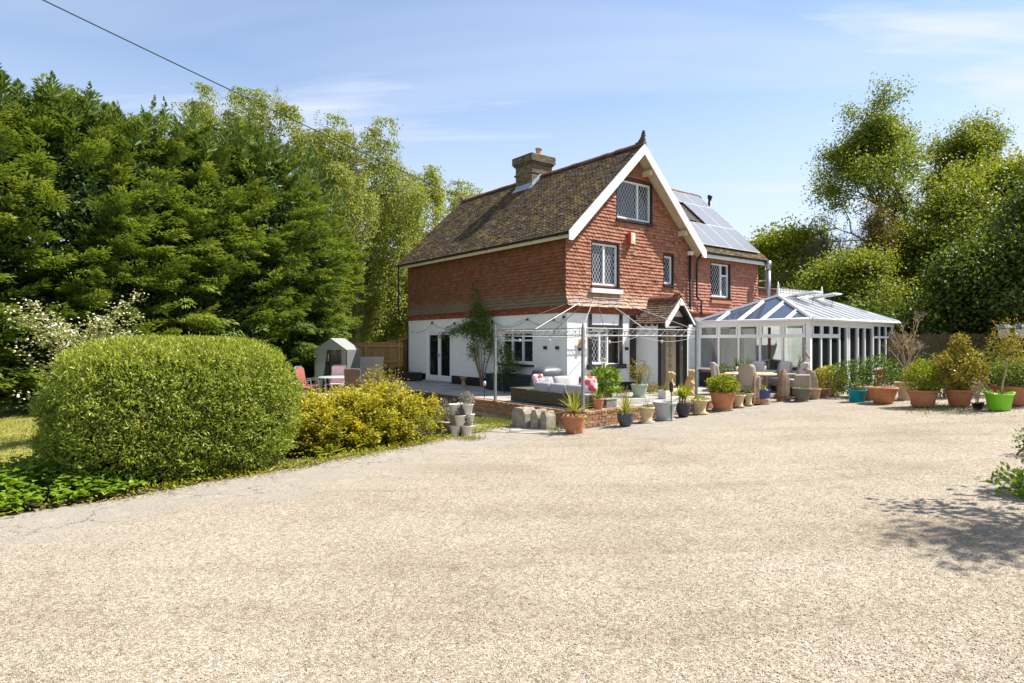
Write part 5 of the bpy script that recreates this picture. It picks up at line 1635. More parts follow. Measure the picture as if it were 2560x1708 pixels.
# stone urn by the side wall
x, y = HW(-.32, 5.35)
MB().lathe([(.13, 0), (.13, .04), (.08, .07), (.07, .2), (.11, .26), (.14, .30), (.14, .33), (.05, .34)], 14).build('o', 'brown_stone', None, True)
o = bpy.data.objects['o']; o.name = 'stone_urn'; o.location = (x, y, TZ); tag(o, 'small weathered stone urn against the dark plinth', 'urn')
# dark planter box left of the french door + magenta tub
x, y = HW(-.38, 9.15)
t = thing('wooden_planter', 'dark timber planter box left of the french door', 'planter', (x, y, TZ), TH)
for i in range(4): MB().bbox(-.22, .22, -.42, .42, .01 + i * .09, .094 + i * .09, .006).build('board', 'timber_dark', t)
MB().box(-.2, .2, -.4, .4, .30, .345).build('soil', 'soil', t)

# ---- dining set
tx, ty = 7.45, 19.75
tb_ = thing('round_table', 'round cream stone topped table among the rattan chairs', 'table', (tx, ty, TZ))
MB().lathe([(.02, .60), (.74, .62), (.78, .635), (.78, .665), (.74, .68), (.0, .68)], 40).build('table_top', 'cream_stone', tb_)
MB().lathe([(.30, 0), (.30, .05), (.22, .1), (.22, .55), (.3, .6)], 20).build('pedestal', 'rattan', tb_, True)
for (dx, dy, h, mt, lab, nm) in ((-.45, -.1, .20, 'lamp_glass', 'clear glass standing at the left of the round table', 'wine_glass'), (.35, -.28, .22, 'lamp_glass', 'clear glass standing at the front of the round table', 'wine_glass'), (.05, .1, .24, 'gold_resin', 'amber bottle in the middle of the round table', 'bottle')):
    mb = MB(); mb.lathe([(.035, 0), (.035, .005), (.008, .01), (.008, h * .45), (.035, h * .55), (.04, h * .8), (.032, h)] if nm == 'wine_glass' else [(.04, 0), (.042, h * .6), (.02, h * .75), (.016, h), (.02, h + .01)], 12)
    o = mb.build(nm, mt, None, True); o.location = (tx + dx, ty + dy, TZ + .681); tag(o, lab, 'glass' if nm == 'wine_glass' else 'bottle')
for (dx, dy, rz) in ((-.35, .15, .3), (.5, -.1, -.4)):
    o = MB().bbox(-.17, .17, -.12, .12, 0, .02, .006).build('place_mat', 'cushion_cream', None); o.location = (tx + dx, ty + dy, TZ + .681); o.rotation_euler = (0, 0, rz)
    tag(o, 'folded cream cloth lying on the %s side of the round table' % ('left' if dx < 0 else 'right'), 'cloth')
def rattan_chair(x, y, rz, label, cush=True):
    t = thing('rattan_chair', label, 'chair', (x, y, TZ), rz, 'rattan chairs round the stone table')
    # faces +y locally: back at -y
    mb = MB(); n_ = 14; vs = []; fs = []
    for k in range(2):
        for j in range(7):
            zz = .30 + .70 * j / 6
            for i in range(n_ + 1):
                u = i / n_ * 2 - 1
                top = 1 if j < 6 else 1
                bx2 = u * (.30 - .015 * j); by2 = -.27 - .10 * (j / 6) + .14 * abs(u) ** 2.6 + (.05 if k else 0)
                vs.append((bx2, by2, zz - (.06 * abs(u) ** 4 if j == 6 else 0)))
    o_ = 7 * (n_ + 1)
    for k in range(2):
        for j in range(6):
            for i in range(n_):
                q = (k * o_ + j * (n_ + 1) + i, k * o_ + j * (n_ + 1) + i + 1, k * o_ + (j + 1) * (n_ + 1) + i + 1, k * o_ + (j + 1) * (n_ + 1) + i)
                fs.append(q if k == 0 else q[::-1])
    for i in range(n_): fs.append((6 * (n_ + 1) + i, 6 * (n_ + 1) + i + 1, o_ + 6 * (n_ + 1) + i + 1, o_ + 6 * (n_ + 1) + i)); fs.append((i + 1, i, o_ + i, o_ + i + 1))
    for j in range(6):
        fs.append((j * (n_ + 1), (j + 1) * (n_ + 1), o_ + (j + 1) * (n_ + 1), o_ + j * (n_ + 1))); e = n_
        fs.append(((j + 1) * (n_ + 1) + e, j * (n_ + 1) + e, o_ + j * (n_ + 1) + e, o_ + (j + 1) * (n_ + 1) + e))
    mb.add(vs, fs); mb.build('backrest', 'rattan', t, True)
    MB().bbox(-.29, .29, -.26, .30, .22, .40, .02).build('seat', 'rattan', t)
    for s_ in (-1, 1):
        MB().bbox(s_ * .32 - .045, s_ * .32 + .045, -.24, .28, .22, .64, .03).build('arm', 'rattan', t)
        for yy in (-.22, .26): MB().bbox(s_ * .28 - .035, s_ * .28 + .035, yy - .035, yy + .035, 0, .22, .006).build('leg', 'rattan', t)
    if cush:
        MB().bbox(-.26, .26, -.24, .28, .402, .48, .025).build('seat_cushion', 'cushion_cream', t)
        cushion(MB(), (0, 0, 0), (.46, .12, .54), mat=Matrix.Translation((0, -.235, .74)) @ Matrix.Rotation(R(8), 4, 'X')).build('back_cushion', 'cushion_cream', t, True)
def face(x, y): return math.atan2(ty - y, tx - x) - R(90)
for (x, y, lab, da, cu_) in ((6.58, 19.8, 'rattan chair with bright white cushion at the left of the round table', 0, True),
                        (7.0, 18.85, 'rattan chair with its plain back towards the drive', 12, False),
                        (8.05, 20.75, 'rattan chair at the far side of the round table', 0, True),
                        (9.0, 19.95, 'rattan chair beside the conservatory corner at the right of the round table', 0, True),
                        (8.85, 20.75, 'rattan chair between the far chair and the conservatory corner', 0, True)):
    rattan_chair(x, y, face(x, y) + R(da), lab, cu_)

# pointed stones on brick feet
def pointed_stone(x, y, z, h, w, label, rz, feet=True):
    t = thing('pointed_stone', label, 'stone', (x, y, z), rz)
    b0 = .16 if feet else 0
    if feet:
        for c in range(2):
            for i in range(2): MB().bbox(-w * .62 + i * w * .62 + .004, i * w * .62 - .004, -w * .45, w * .45, c * .078, c * .078 + .07, .006).build('brick', 'brick_old', t)
    vs = []; fs = []; prof = [(0, 1.0), (.45, .98), (.62, .90), (.78, .72), (.9, .46), (.97, .22), (1, .06)]
    for (u, k) in prof:
        zc = b0 + (h - b0) * u
        ww, dd = w * .5 * (k if u > .45 else 1.0 + .12 * (.45 - u)), w * .42 * (.35 + .65 * k)
        vs += [(-ww, -dd, zc), (-ww * .0, -dd * 1.12, zc), (ww, -dd, zc), (ww, dd, zc), (-ww, dd, zc)]
    for j in range(len(prof) - 1):
        for i in range(5): fs.append((j * 5 + i, j * 5 + (i + 1) % 5, (j + 1) * 5 + (i + 1) % 5, (j + 1) * 5 + i))
    fs.append((4, 3, 2, 1, 0)); fs.append(tuple(range(len(vs) - 5, len(vs))))
    MB().add(vs, fs).build('stone', 'brown_stone', t)
pointed_stone(8.28, 19.25, gz(8.28), .98, .27, 'pointed brown stone on a brick foot beside the dark bowl pot', R(12))
pointed_stone(7.15, 18.62, gz(7.15) + .03, .95, .22, 'pointed brown stone behind the blue and brown glazed pot', R(25))
# carved curved slab by the yellow bush
x, y = 9.35, 19.85
cs = MB(); prof = [(-.14, 0), (.12, 0), (.17, .18), (.25, .42), (.22, .62), (.10, .84), (-.06, .92), (-.2, .95), (-.12, .8), (-.18, .55), (-.24, .3)]
cs.prism(prof, 1, -.11, .11); o = cs.build('carved_slab', 'driftwood', None); o.location = (x, y, gz(x) - .01); o.rotation_euler = (0, 0, R(15)); tag(o, 'curved mossy stone slab standing left of the yellow bush', 'stone slab')
mo = o.modifiers.new('b', 'BEVEL'); mo.width = .03; mo.segments = 2
# bleached driftwood piece on a chair top height stand
x, y = 9.05, 20.25
dw = thing('driftwood_sculpture', 'pale driftwood animal head sculpture by the conservatory corner', 'sculpture', (9.28, 20.12, TZ), R(-20)); dw.scale = (.55, .7, .9)
MB().tube([(0, 0, 0), (.02, 0, .5), (0, 0, .95)], [.06, .05, .05], 8).build('stand', 'driftwood', dw, True)
MB().tube([(-.30, 0, 1.0), (-.16, 0, 1.05), (.0, 0, 1.12), (.1, 0, 1.3), (.16, 0, 1.42), (.24, 0, 1.34), (.36, 0, 1.24)], [.03, .06, .08, .07, .07, .06, .03], 10).build('head', 'driftwood', dw, True)
MB().tube([(.14, 0, 1.42), (.11, .03, 1.56)], [.04, .01], 6).build('ear', 'driftwood', dw)
MB().tube([(-.1, 0, .98), (.12, 0, 1.06), (.34, 0, 1.08)], [.06, .05, .02], 8).build('jaw', 'driftwood', dw, True)
MB().bbox(-.3, .35, -.12, .12, .93, .96, .01).build('shelf', 'driftwood', dw)

# meerkat-like standing animal statues either side of the porch path
def statue(x, y, rz, label, s=1.):
    t = thing('animal_statue', label, 'statue', (x, y, TZ), rz, 'golden animal statues by the porch')
    b = MB()
    b.tube([(0, .02, 0), (0, .02, .06), (0, .03, .22), (0, .0, .40), (0, -.01, .50), (0, -.02, .57), (0, -.03, .63)], [.12, .14, .155, .125, .09, .075, .07], 14)
    b.tube([(0, .03, .60), (0, -.02, .66), (0, -.09, .665), (0, -.17, .645), (0, -.20, .64)], [.05, .085, .075, .04, .02], 12)
    for sx in (-1, 1):
        b.tube([(sx * .09, -.02, .46), (sx * .13, -.07, .36), (sx * .08, -.14, .31), (sx * .04, -.16, .33)], [.045, .04, .03, .025], 8)
        b.tube([(sx * .1, .0, .16), (sx * .13, -.06, .1), (sx * .12, -.13, .02)], [.075, .06, .04], 8)
        b.tube([(sx * .12, -.08, .02), (sx * .12, -.2, .02)], [.04, .025], 8)
        b.tube([(sx * .06, .02, .70), (sx * .075, .02, .755)], [.03, .012], 6)
    b.tube([(0, .12, .08), (0, .24, .04), (0, .34, .03)], [.05, .03, .012], 8)
    o = b.build('body', 'gold_resin', t, True); t.scale = (s, s, s)
    rm = o.modifiers.new('r', 'REMESH'); rm.mode = 'VOXEL'; rm.voxel_size = .016; rm.use_smooth_shade = True
    for sx in (-1, 1): MB().lathe([(.012, -.012), (.014, 0), (.006, .012)], 8, (sx * .06, -.085, .69)).build('eye', 'black_paint', t)
    MB().lathe([(.14, -.0), (.15, .0), (.15, .03), (.13, .035)], 16).build('base', 'gold_resin', t)
    return t
statue(4.85, 19.45, R(60), 'golden animal statue on the left of the porch path', 1.0)
statue(5.50, 19.5, R(60), 'golden animal statue on the right of the porch path', 1.08)

# three stone copings stood on end by the low wall
def coping(x, y, w, d, h, rz, label):
    t = MB(); c = min(w, d) * .26
    t.prism([(-w / 2, 0), (w / 2, 0), (w / 2, h * .72), (w / 2 - c, h), (-w / 2 + c, h), (-w / 2, h * .72)], 1, -d / 2, d / 2)
    o = t.build('stone_block', 'stone_cap', None); o.location = (x, y, .004); o.rotation_euler = (0, 0, rz); tag(o, label, 'stone block', 'stone coping blocks by the low wall')
    bv = o.modifiers.new('b', 'BEVEL'); bv.width = .012; bv.segments = 2
coping(.30, 15.50, .50, .40, .48, TH - R(88), 'widest chamfered stone block leaning by the low brick wall')
coping(.66, 15.27, .22, .42, .46, TH - R(80), 'middle narrow chamfered stone block by the low brick wall')
coping(.86, 15.12, .20, .34, .44, TH - R(84), 'rightmost narrow chamfered stone block by the low brick wall')

# ------------------------------------------------------------------ left garden
# walk-in plastic greenhouse
gh_ = thing('plastic_greenhouse', 'small walk-in greenhouse with white plastic cover and open flap', 'greenhouse', (-6.95, 25.2, .05), R(-8)); gh_.scale = (.9, .9, 1.)
w2, d2, h1, h2 = .72, .75, 1.72, 2.16
fr = MB()
for sx in (-1, 1):
    for sy in (-1, 1): fr.tube([(sx * w2, sy * d2, 0), (sx * w2, sy * d2, h1), (0, sy * d2, h2)], .014, 6)
for z in (.6, 1.2, h1):
    for sx in (-1, 1): fr.tube([(sx * w2, -d2, z), (sx * w2, d2, z)], .012, 6)
fr.tube([(0, -d2, h2), (0, d2, h2)], .012, 6); fr.tube([(-w2, -d2, h1), (w2, -d2, h1)], .012, 6)
fr.build('frame', 'black_metal', gh_)
cv = MB()
def sheet(mb, quad, th=.004): 
    q = [Vector(p) for p in quad]; n_ = (q[1] - q[0]).cross(q[2] - q[0]).normalized() * th
    mb.add(q + [p + n_ for p in q], [(3, 2, 1, 0), (4, 5, 6, 7), (0, 1, 5, 4), (1, 2, 6, 5), (2, 3, 7, 6), (3, 0, 4, 7)])
e = .02
sheet(cv, [(-w2 - e, -d2 - e, h1 - .15), (-w2 - e, -d2 - e, h1), (-w2 - e, d2 + e, h1), (-w2 - e, d2 + e, h1 - .15)][::-1])
for sx in (-1, 1):
    sheet(cv, [(sx * (w2 + e), -d2 - e, h1), (0, -d2 - e, h2 + .02), (0, d2 + e, h2 + .02), (sx * (w2 + e), d2 + e, h1)])
    sheet(cv, [(sx * (w2 + e), -d2, .05), (sx * (w2 + e), d2, .05), (sx * (w2 + e), d2, h1), (sx * (w2 + e), -d2, h1)])
sheet(cv, [(-w2, d2 + e, .05), (w2, d2 + e, .05), (w2, d2 + e, h1), (-w2, d2 + e, h1)])
cv.add([(-w2, -d2 - e, h1), (w2, -d2 - e, h1), (0, -d2 - e, h2)], [(0, 1, 2)])
cv.add([(-w2, -d2 - .03, .05), (-w2 * .55, -d2 - .10, .05), (-w2 * .35, -d2 - .05, h1 * .55), (-w2 * .2, -d2 - .03, h1), (-w2, -d2 - .03, h1)], [(0, 1, 2, 3, 4)])
cv.add([(w2, -d2 - .03, .05), (w2 * .75, -d2 - .08, .05), (w2 * .7, -d2 - .04, h1), (w2, -d2 - .03, h1)], [(0, 1, 2, 3)])
cvo = cv.build('cover', 'poly_sheet', gh_)
for z in (.62, 1.22): MB().box(-w2 + .02, w2 - .02, .25, d2 - .03, z, z + .02).build('shelf', 'black_metal', gh_)

# close-board fence behind the greenhouse
fc = thing('timber_fence', 'honey coloured close-board timber fence behind the greenhouse', 'fence', (-8.6, 28.4, .0), R(6))
bmh = MB(); bmh.bbox(0, .118, -.012, .0, .05, 2.02, .004); me_b = bmh.mesh('board'); me_b.materials.append(M['fence_board'])
for i in range(30):
    o = bpy.data.objects.new('board', me_b); o.location = (i * .122, rnd.gauss(0, .004), rnd.gauss(0, .006) + .04); o.parent = fc; col.objects.link(o)
for x in (.2, 1.95, 3.45): MB().bbox(x, x + .1, -.11, -.013, 0, 2.12, .006).build('post', 'fence_wood', fc)
for z in (.5, 1.15, 1.85): MB().bbox(0, 3.66, -.075, -.0125, z, z + .08, .006).build('rail', 'fence_wood', fc)
o = MB().bbox(0, 1.15, -.02, .02, 0, 1.45, .004).build('leaning_board', 'board_pink', None); o.location = (-6.75, 27.3, .02); o.rotation_euler = (R(-14), 0, R(4)); tag(o, 'pale pinkish board leaning against the timber fence', 'board')

# shed
sd = thing('garden_shed', 'honey timber garden shed with small window behind the house corner', 'shed', (-5.35, 30.4, 0), R(12))
for i in range(17): MB().bbox(-1.1, 1.1, -.9 - .0, -.87, .08 + i * .108, .19 + i * .108, .004).build('board', 'shed_wood', sd)
MB().box(-1.08, 1.08, -.868, .9, 0, 1.92).build('body', 'shed_wood', sd)
MB().add([(-1.3, -1.1, 1.98), (1.3, -1.1, 2.42), (1.3, 1.1, 2.42), (-1.3, 1.1, 1.98), (-1.3, -1.1, 1.92), (1.3, -1.1, 2.36), (1.3, 1.1, 2.36), (-1.3, 1.1, 1.92)], [(0, 1, 2, 3), (7, 6, 5, 4), (0, 4, 5, 1), (1, 5, 6, 2), (2, 6, 7, 3), (3, 7, 4, 0)]).build('roof', 'felt_roof', sd)
MB().prism([(-1.08, 1.921), (1.08, 1.921), (1.08, 2.30), (-1.08, 1.94)], 1, -.86, -.83).build('gable', 'shed_wood', sd)
wn_ = MB(); 
for (p, q, c, d) in ((-.75, -.2, 1.05, 1.1), (-.75, -.2, 1.62, 1.67), (-.75, -.70, 1.1, 1.62), (-.25, -.2, 1.1, 1.62), (-.5, -.45, 1.1, 1.62)): wn_.box(p, q, -.93, -.905, c, d)
wo = wn_.build('window', 'fence_wood', sd)
MB().box(-.70, -.25, -.915, -.906, 1.1, 1.62).build('pane', 'glass_dark', wo)

# garden table and chairs
def patio_chair(x, y, z, rz, mat, label):
    t = thing('patio_chair', label, 'chair', (x, y, z), rz, 'patio chairs on the left')
    for sx in (-1, 1): MB().tube([(sx * .26, -.30, 0), (sx * .27, -.24, .42), (sx * .27, -.22, .64), (sx * .27, .18, .62), (sx * .27, .24, 0)], .014, 6).build('leg_frame', 'gazebo_metal', t)
    MB().tube([(-.25, .22, .42), (-.25, .34, 1.0), (-.2, .36, 1.03), (.2, .36, 1.03), (.25, .34, 1.0), (.25, .22, .42)], .013, 6).build('back_frame', 'gazebo_metal', t)
    mb = MB(); n_ = 6; vs = []
    for j in range(n_ + 1):
        u = j / n_; vs += [(-.24, .225 + .115 * u - .02 * math.sin(math.pi * u), .44 + .57 * u), (.24, .225 + .115 * u - .02 * math.sin(math.pi * u), .44 + .57 * u)]
    mb.add(vs, [(2 * j, 2 * j + 1, 2 * j + 3, 2 * j + 2) for j in range(n_)]); o = mb.build('backrest', mat, t); sm = o.modifiers.new('s', 'SOLIDIFY'); sm.thickness = .01
    mb = MB(); vs = []
    for j in range(n_ + 1):
        u = j / n_; vs += [(-.25, -.27 + .5 * u, .43 - .02 * math.sin(math.pi * u)), (.25, -.27 + .5 * u, .43 - .02 * math.sin(math.pi * u))]
    mb.add(vs, [(2 * j, 2 * j + 1, 2 * j + 3, 2 * j + 2) for j in range(n_)]); o = mb.build('seat', mat, t); sm = o.modifiers.new('s', 'SOLIDIFY'); sm.thickness = .012
GZ = .24
# sloping bank that carries the patio set
pb = MB(); pb.prism([(-7.6, 18.2), (-4.0, 18.2), (-4.0, 22.8), (-7.6, 22.8)], 2, -.1, GZ); po = pb.build('patio', 'slab'); tag(po, 'paved patio under the garden table and red chairs', 'patio', kind='structure')
patio_chair(-6.45, 20.05, GZ, R(90) + R(-12) + R(0), 'chair_red', 'red patio chair seen from the side, leftmost at the garden table')
patio_chair(-6.75, 20.9, GZ, R(80), 'chair_red', 'red patio chair just behind the leftmost red one')
patio_chair(-6.0, 21.5, GZ, R(-4), 'chair_pink', 'pale pink patio chair at the far side of the garden table')
patio_chair(-4.84, 19.55, GZ, R(176), 'chair_brown', 'brown mesh patio chair with its back to the drive')
t = thing('garden_table', 'garden table with grey top between the patio chairs', 'table', (-5.65, 20.35, GZ), R(5))
MB().lathe([(.0, .70), (.56, .70), (.58, .715), (.56, .73), (0, .73)], 24).build('table_top', 'lamp_glass', t)
for k in range(4):
    a = R(45 + 90 * k); MB().tube([(.45 * math.cos(a), .45 * math.sin(a), .7), (.36 * math.cos(a), .36 * math.sin(a), .35), (.48 * math.cos(a), .48 * math.sin(a), 0)], .016, 6).build('leg', 'gazebo_metal', t)

# lamp post with two solar lanterns at the right
lp = thing('solar_lamp_post', 'dark post with two blue-topped solar lanterns by the right fence', 'lamp post', (13.75, 17.3, gz(13.75)), 0)
MB().tube([(0, 0, 0), (0, 0, 1.72)], .035, 8).build('post', 'black_metal', lp)
MB().tube([(-.28, 0, 1.55), (-.2, 0, 1.66), (0, 0, 1.62), (.2, 0, 1.66), (.12, 0, 1.66)], .018, 6).build('arm', 'black_metal', lp)
for sx, yy in ((-.28, 0.), (.14, -.05)):
    b = MB(); b.lathe([(.07, 1.70), (.14, 1.78), (.14, 1.95), (.10, 1.96)], 6, (sx, yy, 0)); ln_ = b.build('lantern', 'lamp_glass', lp)
    b = MB(); b.lathe([(.20, 1.955), (.21, 1.985), (.14, 2.06), (.10, 2.07)], 6, (sx, yy, 0)); b.build('cap', 'lamp_blue', ln_)
    b = MB(); b.tube([(sx, yy, 1.55), (sx, yy, 1.71)], .025, 6); b.build('stem', 'black_metal', ln_)

# bamboo screen fence on the right
bf = thing('bamboo_fence', 'tall brown bamboo screen fence in the shade on the right', 'fence', (12.2, 24.6, gz(13)), R(-10))
cm_ = MB()
for i in range(620):
    x = i * .021; h = 1.92 + rnd.gauss(0, .02); yj = rnd.gauss(0, .008); rr_ = .009 + rnd.random() * .003
    cm_.add([(x - rr_, yj, 0), (x, yj - rr_, 0), (x + rr_, yj, 0), (x - rr_, yj, h), (x, yj - rr_, h), (x + rr_, yj, h)], [(0, 1, 4, 3), (1, 2, 5, 4)], rnd.random())
o = tag(cm_.build('cane', 'bamboo', bf), kind='stuff')
for x in (.5, 3.5, 6.5, 9.5, 12.5): MB().box(x, x + .08, .02, .1, 0, 1.95).build('post', 'timber_dark', bf)
for z in (.4, 1.1, 1.7): MB().box(0, 13, .012, .03, z, z + .03).build('rail', 'timber_dark', bf)

# overhead cable from beyond the frame to the rear gable
cb_ = MB(); p1 = Vector((-2.34, 29.9, 8.85)); p0 = Vector((-10.45, 14.2, 9.85)); p00 = p1 + (p0 - p1) * 1.7
pts = [p1 + (p00 - p1) * t / 24 - Vector((0, 0, .12 * math.sin(math.pi * t / 24))) for t in range(25)]
tag(cb_.tube(pts, .016, 5).build('overhead_cable', 'black_metal', None), 'black overhead cable sloping across the sky to the roof', 'cable')
# ------------------------------------------------------------------ potted plants
rnd = random.Random(77)
def pot_profile(rt, rb, h, style):
    if style == 'bell': return [(rb * .9, 0), (rb, .01), (rb * 1.05, h * .15), (rt * .86, h * .55), (rt * .93, h * .80), (rt * .93, h * .84), (rt, h * .86), (rt, h * .97), (rt * .97, h), (rt * .88, h), (rt * .86, h * .9), (0.001, h * .88)]
    if style == 'bowl': return [(rb * .9, 0), (rb, .01), (rb * 1.15, h * .12), (rt * .78, h * .45), (rt * .91, h * .78), (rt * .92, h * .84), (rt, h * .87), (rt, h * .96), (rt * .97, h), (rt * .86, h), (rt * .84, h * .9), (0.001, h * .88)]
    if style == 'egg': return [(rb * .9, 0), (rb, .01), (rt * .9, h * .4), (rt, h * .72), (rt * .97, h * .92), (rt * 1.03, h * .95), (rt * 1.03, h), (rt * .9, h), (rt * .88, h * .9), (0.001, h * .88)]
    if style == 'urn': return [(rb * .95, 0), (rb * .95, h * .10), (rb * .80, h * .14), (rb * .82, h * .4), (rb * 1.0, h * .68), (rt * .9, h * .86), (rt, h * .90), (rt, h * .97), (rt * .95, h), (rt * .84, h), (rt * .82, h * .9), (0.001, h * .88)]
    if style == 'tub': return [(rb * .95, 0), (rb, .015), (rt * .98, h * .93), (rt * 1.03, h * .94), (rt * 1.03, h), (rt * .95, h), (rt * .92, h * .8), (0.001, h * .78)]

def potted(name, label, x, y, z, rt, rb, h, style, mat, saucer=None, cat='potted plant', group=None, flute=None, seg=28, sx=1., sy=1.):
    t = thing(name, label, cat, (x, y, z), rnd.uniform(0, 6) if sx == sy else 0, group)
    z0 = 0
    if saucer:
        MB().lathe([(rb * 1.1, 0), (rb * 1.28, .03), (rb * 1.25, .04), (rb * 1.1, .03), (.001, .025)], 24).build('saucer', saucer, t, True); z0 = .027
    pr = pot_profile(rt, rb, h, style)
    mb = MB(); mb.lathe([(r, zz + z0) for r, zz in pr], seg, sx=sx, sy=sy, flute=flute); mb.build('pot', mat, t, True)
    MB().lathe([(rt * .84, h * .895 + z0), (rt * .4, h * .93 + z0), (.001, h * .94 + z0)], 16, sx=sx * .98, sy=sy * .98).build('soil', 'soil', t, True)
    return t, h * .92 + z0

def leafy(t, z, c, rad, n, L, W, mat, seed, stems=5, tone=(.1, .9), up=.35, shell=.5, lump=.2, stem_mat='twig'):
    g = np.random.default_rng(seed); lv = Leaves()
    blob(g, lv, (c[0], c[1], z + c[2]), rad, n, L, W, up, shell, lump, tone, floor=z - .04, seed=seed)
    o = lv.build('foliage', mat, t)
    if stems:
        mb = MB()
        for i in range(stems):
            a = rnd.uniform(0, 6.28); r = rnd.uniform(.2, .7)
            tip = (c[0] + math.cos(a) * rad[0] * r, c[1] + math.sin(a) * rad[1] * r, z + c[2] + rad[2] * rnd.uniform(.0, .7))
            mb.tube([(rnd.uniform(-.04, .04), rnd.uniform(-.04, .04), z - .03), ((tip[0]) * .45, tip[1] * .45, z + (tip[2] - z) * .55), tip], [.010, .007, .003], 5)
        mb.build('stem', stem_mat, t)
    return o

def spiky(t, z, n, L, W, mat, seed, lift=.5, droop=.35, base=(0, 0, 0), stem=0, name='foliage'):
    """rosette of strap leaves, each a bent strip"""
    g = np.random.default_rng(seed); vs = []; fs = []; ti = []
    for i in range(n):
        az = i * 2.399 + g.normal() * .2; e = lift + (1.45 - lift) * (i / n) ** .8 + g.normal() * .08
        l_ = L * (.75 + .4 * g.random()); w_ = W * (.8 + .4 * g.random()); tt = g.random()
        d = np.array([math.cos(az) * math.cos(e), math.sin(az) * math.cos(e), math.sin(e)]); s_ = np.array([-math.sin(az), math.cos(az), 0])
        o = len(vs); m_ = 5
        for j in range(m_ + 1):
            u = j / m_; p_ = np.array(base) + np.array([0, 0, z + stem]) + d * l_ * u - np.array([0, 0, 1]) * droop * l_ * (u ** 2.2) * math.cos(e)
            ww = w_ * (.55 + .9 * u - 1.43 * u ** 2.4) * .5 + .0012
            vs += [tuple(p_ - s_ * ww), tuple(p_ + np.array([0, 0, -ww * .5])), tuple(p_ + s_ * ww)]; ti += [tt] * 3
        for j in range(m_):
            b = o + j * 3; fs += [(b, b + 1, b + 4, b + 3), (b + 1, b + 2, b + 5, b + 4)]
    mb = MB(); mb.v = vs; mb.f = fs; mb.t = ti; mb.build(name, mat, t)
    if stem: MB().tube([(base[0], base[1], z - .03), (base[0] + .02, base[1], z + stem * .5), (base[0], base[1], z + stem)], [.03, .022, .03], 7).build('stem', 'twig', t)

def twiggy(t, z, n, H, spread, seed, mat='twig_pale', r=.006, name='twigs', sub=3):
    q = random.Random(seed); mb = MB()
    def grow(p, d, l, r_, k):
        e = p + d * l; m_ = p + d * l * .5 + Vector((q.gauss(0, .03), q.gauss(0, .03), 0)) * l
        mb.tube([p, m_, e], [r_, r_ * .8, r_ * .6], 4, cap=False)
        if k > 0:
            for _ in range(q.randint(2, 3)):
                dd = (d + Vector((q.gauss(0, .45), q.gauss(0, .45), q.gauss(.1, .3)))).normalized(); grow(p + d * l * q.uniform(.5, 1), dd, l * q.uniform(.45, .75), r_ * .6, k - 1)
    for i in range(n):
        a = q.uniform(0, 6.28); d = Vector((math.cos(a) * spread, math.sin(a) * spread, 1)).normalized()
        grow(Vector((q.gauss(0, .03), q.gauss(0, .03), z - .02)), d, H * q.uniform(.35, .55), r, sub)
    mb.build(name, mat, t)

def G(x): return gz(x)
# --- row along the terrace edge, left to right
t, z = potted('potted_yucca', 'yucca in a wide terracotta pot at the terrace corner', 1.42, 14.42, G(1.4), .28, .19, .40, 'bell', 'terracotta')
spiky(t, z, 46, .60, .045, 'leaf_yucca', 3, .05, .25, stem=.10); spiky(t, z, 14, .42, .035, 'leaf_straw', 4, -.5, .6, stem=.08, name='dead_leaves')
t, z = potted('potted_agave', 'small agave in a slim terracotta pot on the terrace corner wall', 2.12, 15.55, TZ, .15, .10, .26, 'bell', 'terracotta')
spiky(t, z, 26, .32, .045, 'leaf_green', 5, .15, .2)
t, z = potted('potted_palm', 'small palm in a slate blue egg shaped pot', 2.72, 15.15, G(2.72), .20, .12, .33, 'egg', 'pot_slate')
spiky(t, z, 48, .58, .036, 'leaf_yucca', 7, .15, .3)
t, z = potted('potted_plant', 'low plant in a cream waisted stone pot left of the large grey pot', 3.33, 15.62, G(3.33), .205, .165, .37, 'urn', 'cream_stone', saucer='pot_green', flute=.02)
leafy(t, z, (0, 0, .0), (.17, .17, .07), 130, .05, .03, 'leaf_green', 9, 0); twiggy(t, z, 3, .4, .35, 10, 'twig', .004, sub=2)
t, z = potted('plant_pot', 'large pale grey pot with saucer and bare soil', 3.89, 16.06, G(3.89), .305, .20, .44, 'bell', 'pot_grey', saucer='pot_grey', cat='pot')
leafy(t, z, (0, 0, 0), (.2, .2, .05), 70, .04, .02, 'leaf_green', 12, 0)
t, z = potted('potted_dracaena', 'lime striped dracaena on stems in a charcoal egg shaped pot', 4.48, 16.52, G(4.48), .195, .12, .35, 'egg', 'pot_charcoal')
for i, (bx2, by2, s_) in enumerate(((-.06, 0, .20), (.07, .03, .24), (.01, -.06, .16))): spiky(t, z, 26, .40, .046, 'leaf_lime', 20 + i, .0, .35, (bx2, by2, 0), s_)
t, z = potted('potted_plant', 'trailing plant in a cream fluted stone pot right of the charcoal pot', 5.06, 16.97, G(5.06), .23, .17, .36, 'urn', 'cream_stone', saucer='cream_stone', flute=.035)
leafy(t, z, (0, 0, .02), (.20, .20, .07), 220, .07, .03, 'leaf_lime', 14, 0)
t, z = potted('potted_shrub', 'round lime green shrub in a big terracotta pot on the terrace edge', 5.87, 17.60, G(5.87), .35, .235, .49, 'bell', 'terracotta', saucer='stone_cap')
leafy(t, z, (0, 0, .20), (.41, .41, .28), 1900, .075, .05, 'leaf_lime', 15, 6, lump=.12)
t, z = potted('potted_plant', 'small sedum in a cream waisted pot just right of the big terracotta pot', 6.49, 18.08, G(6.49), .19, .14, .34, 'urn', 'cream_stone', saucer='stone_cap', flute=.03)
leafy(t, z, (0, 0, .02), (.16, .16, .08), 180, .05, .035, 'leaf_grey', 16, 0)
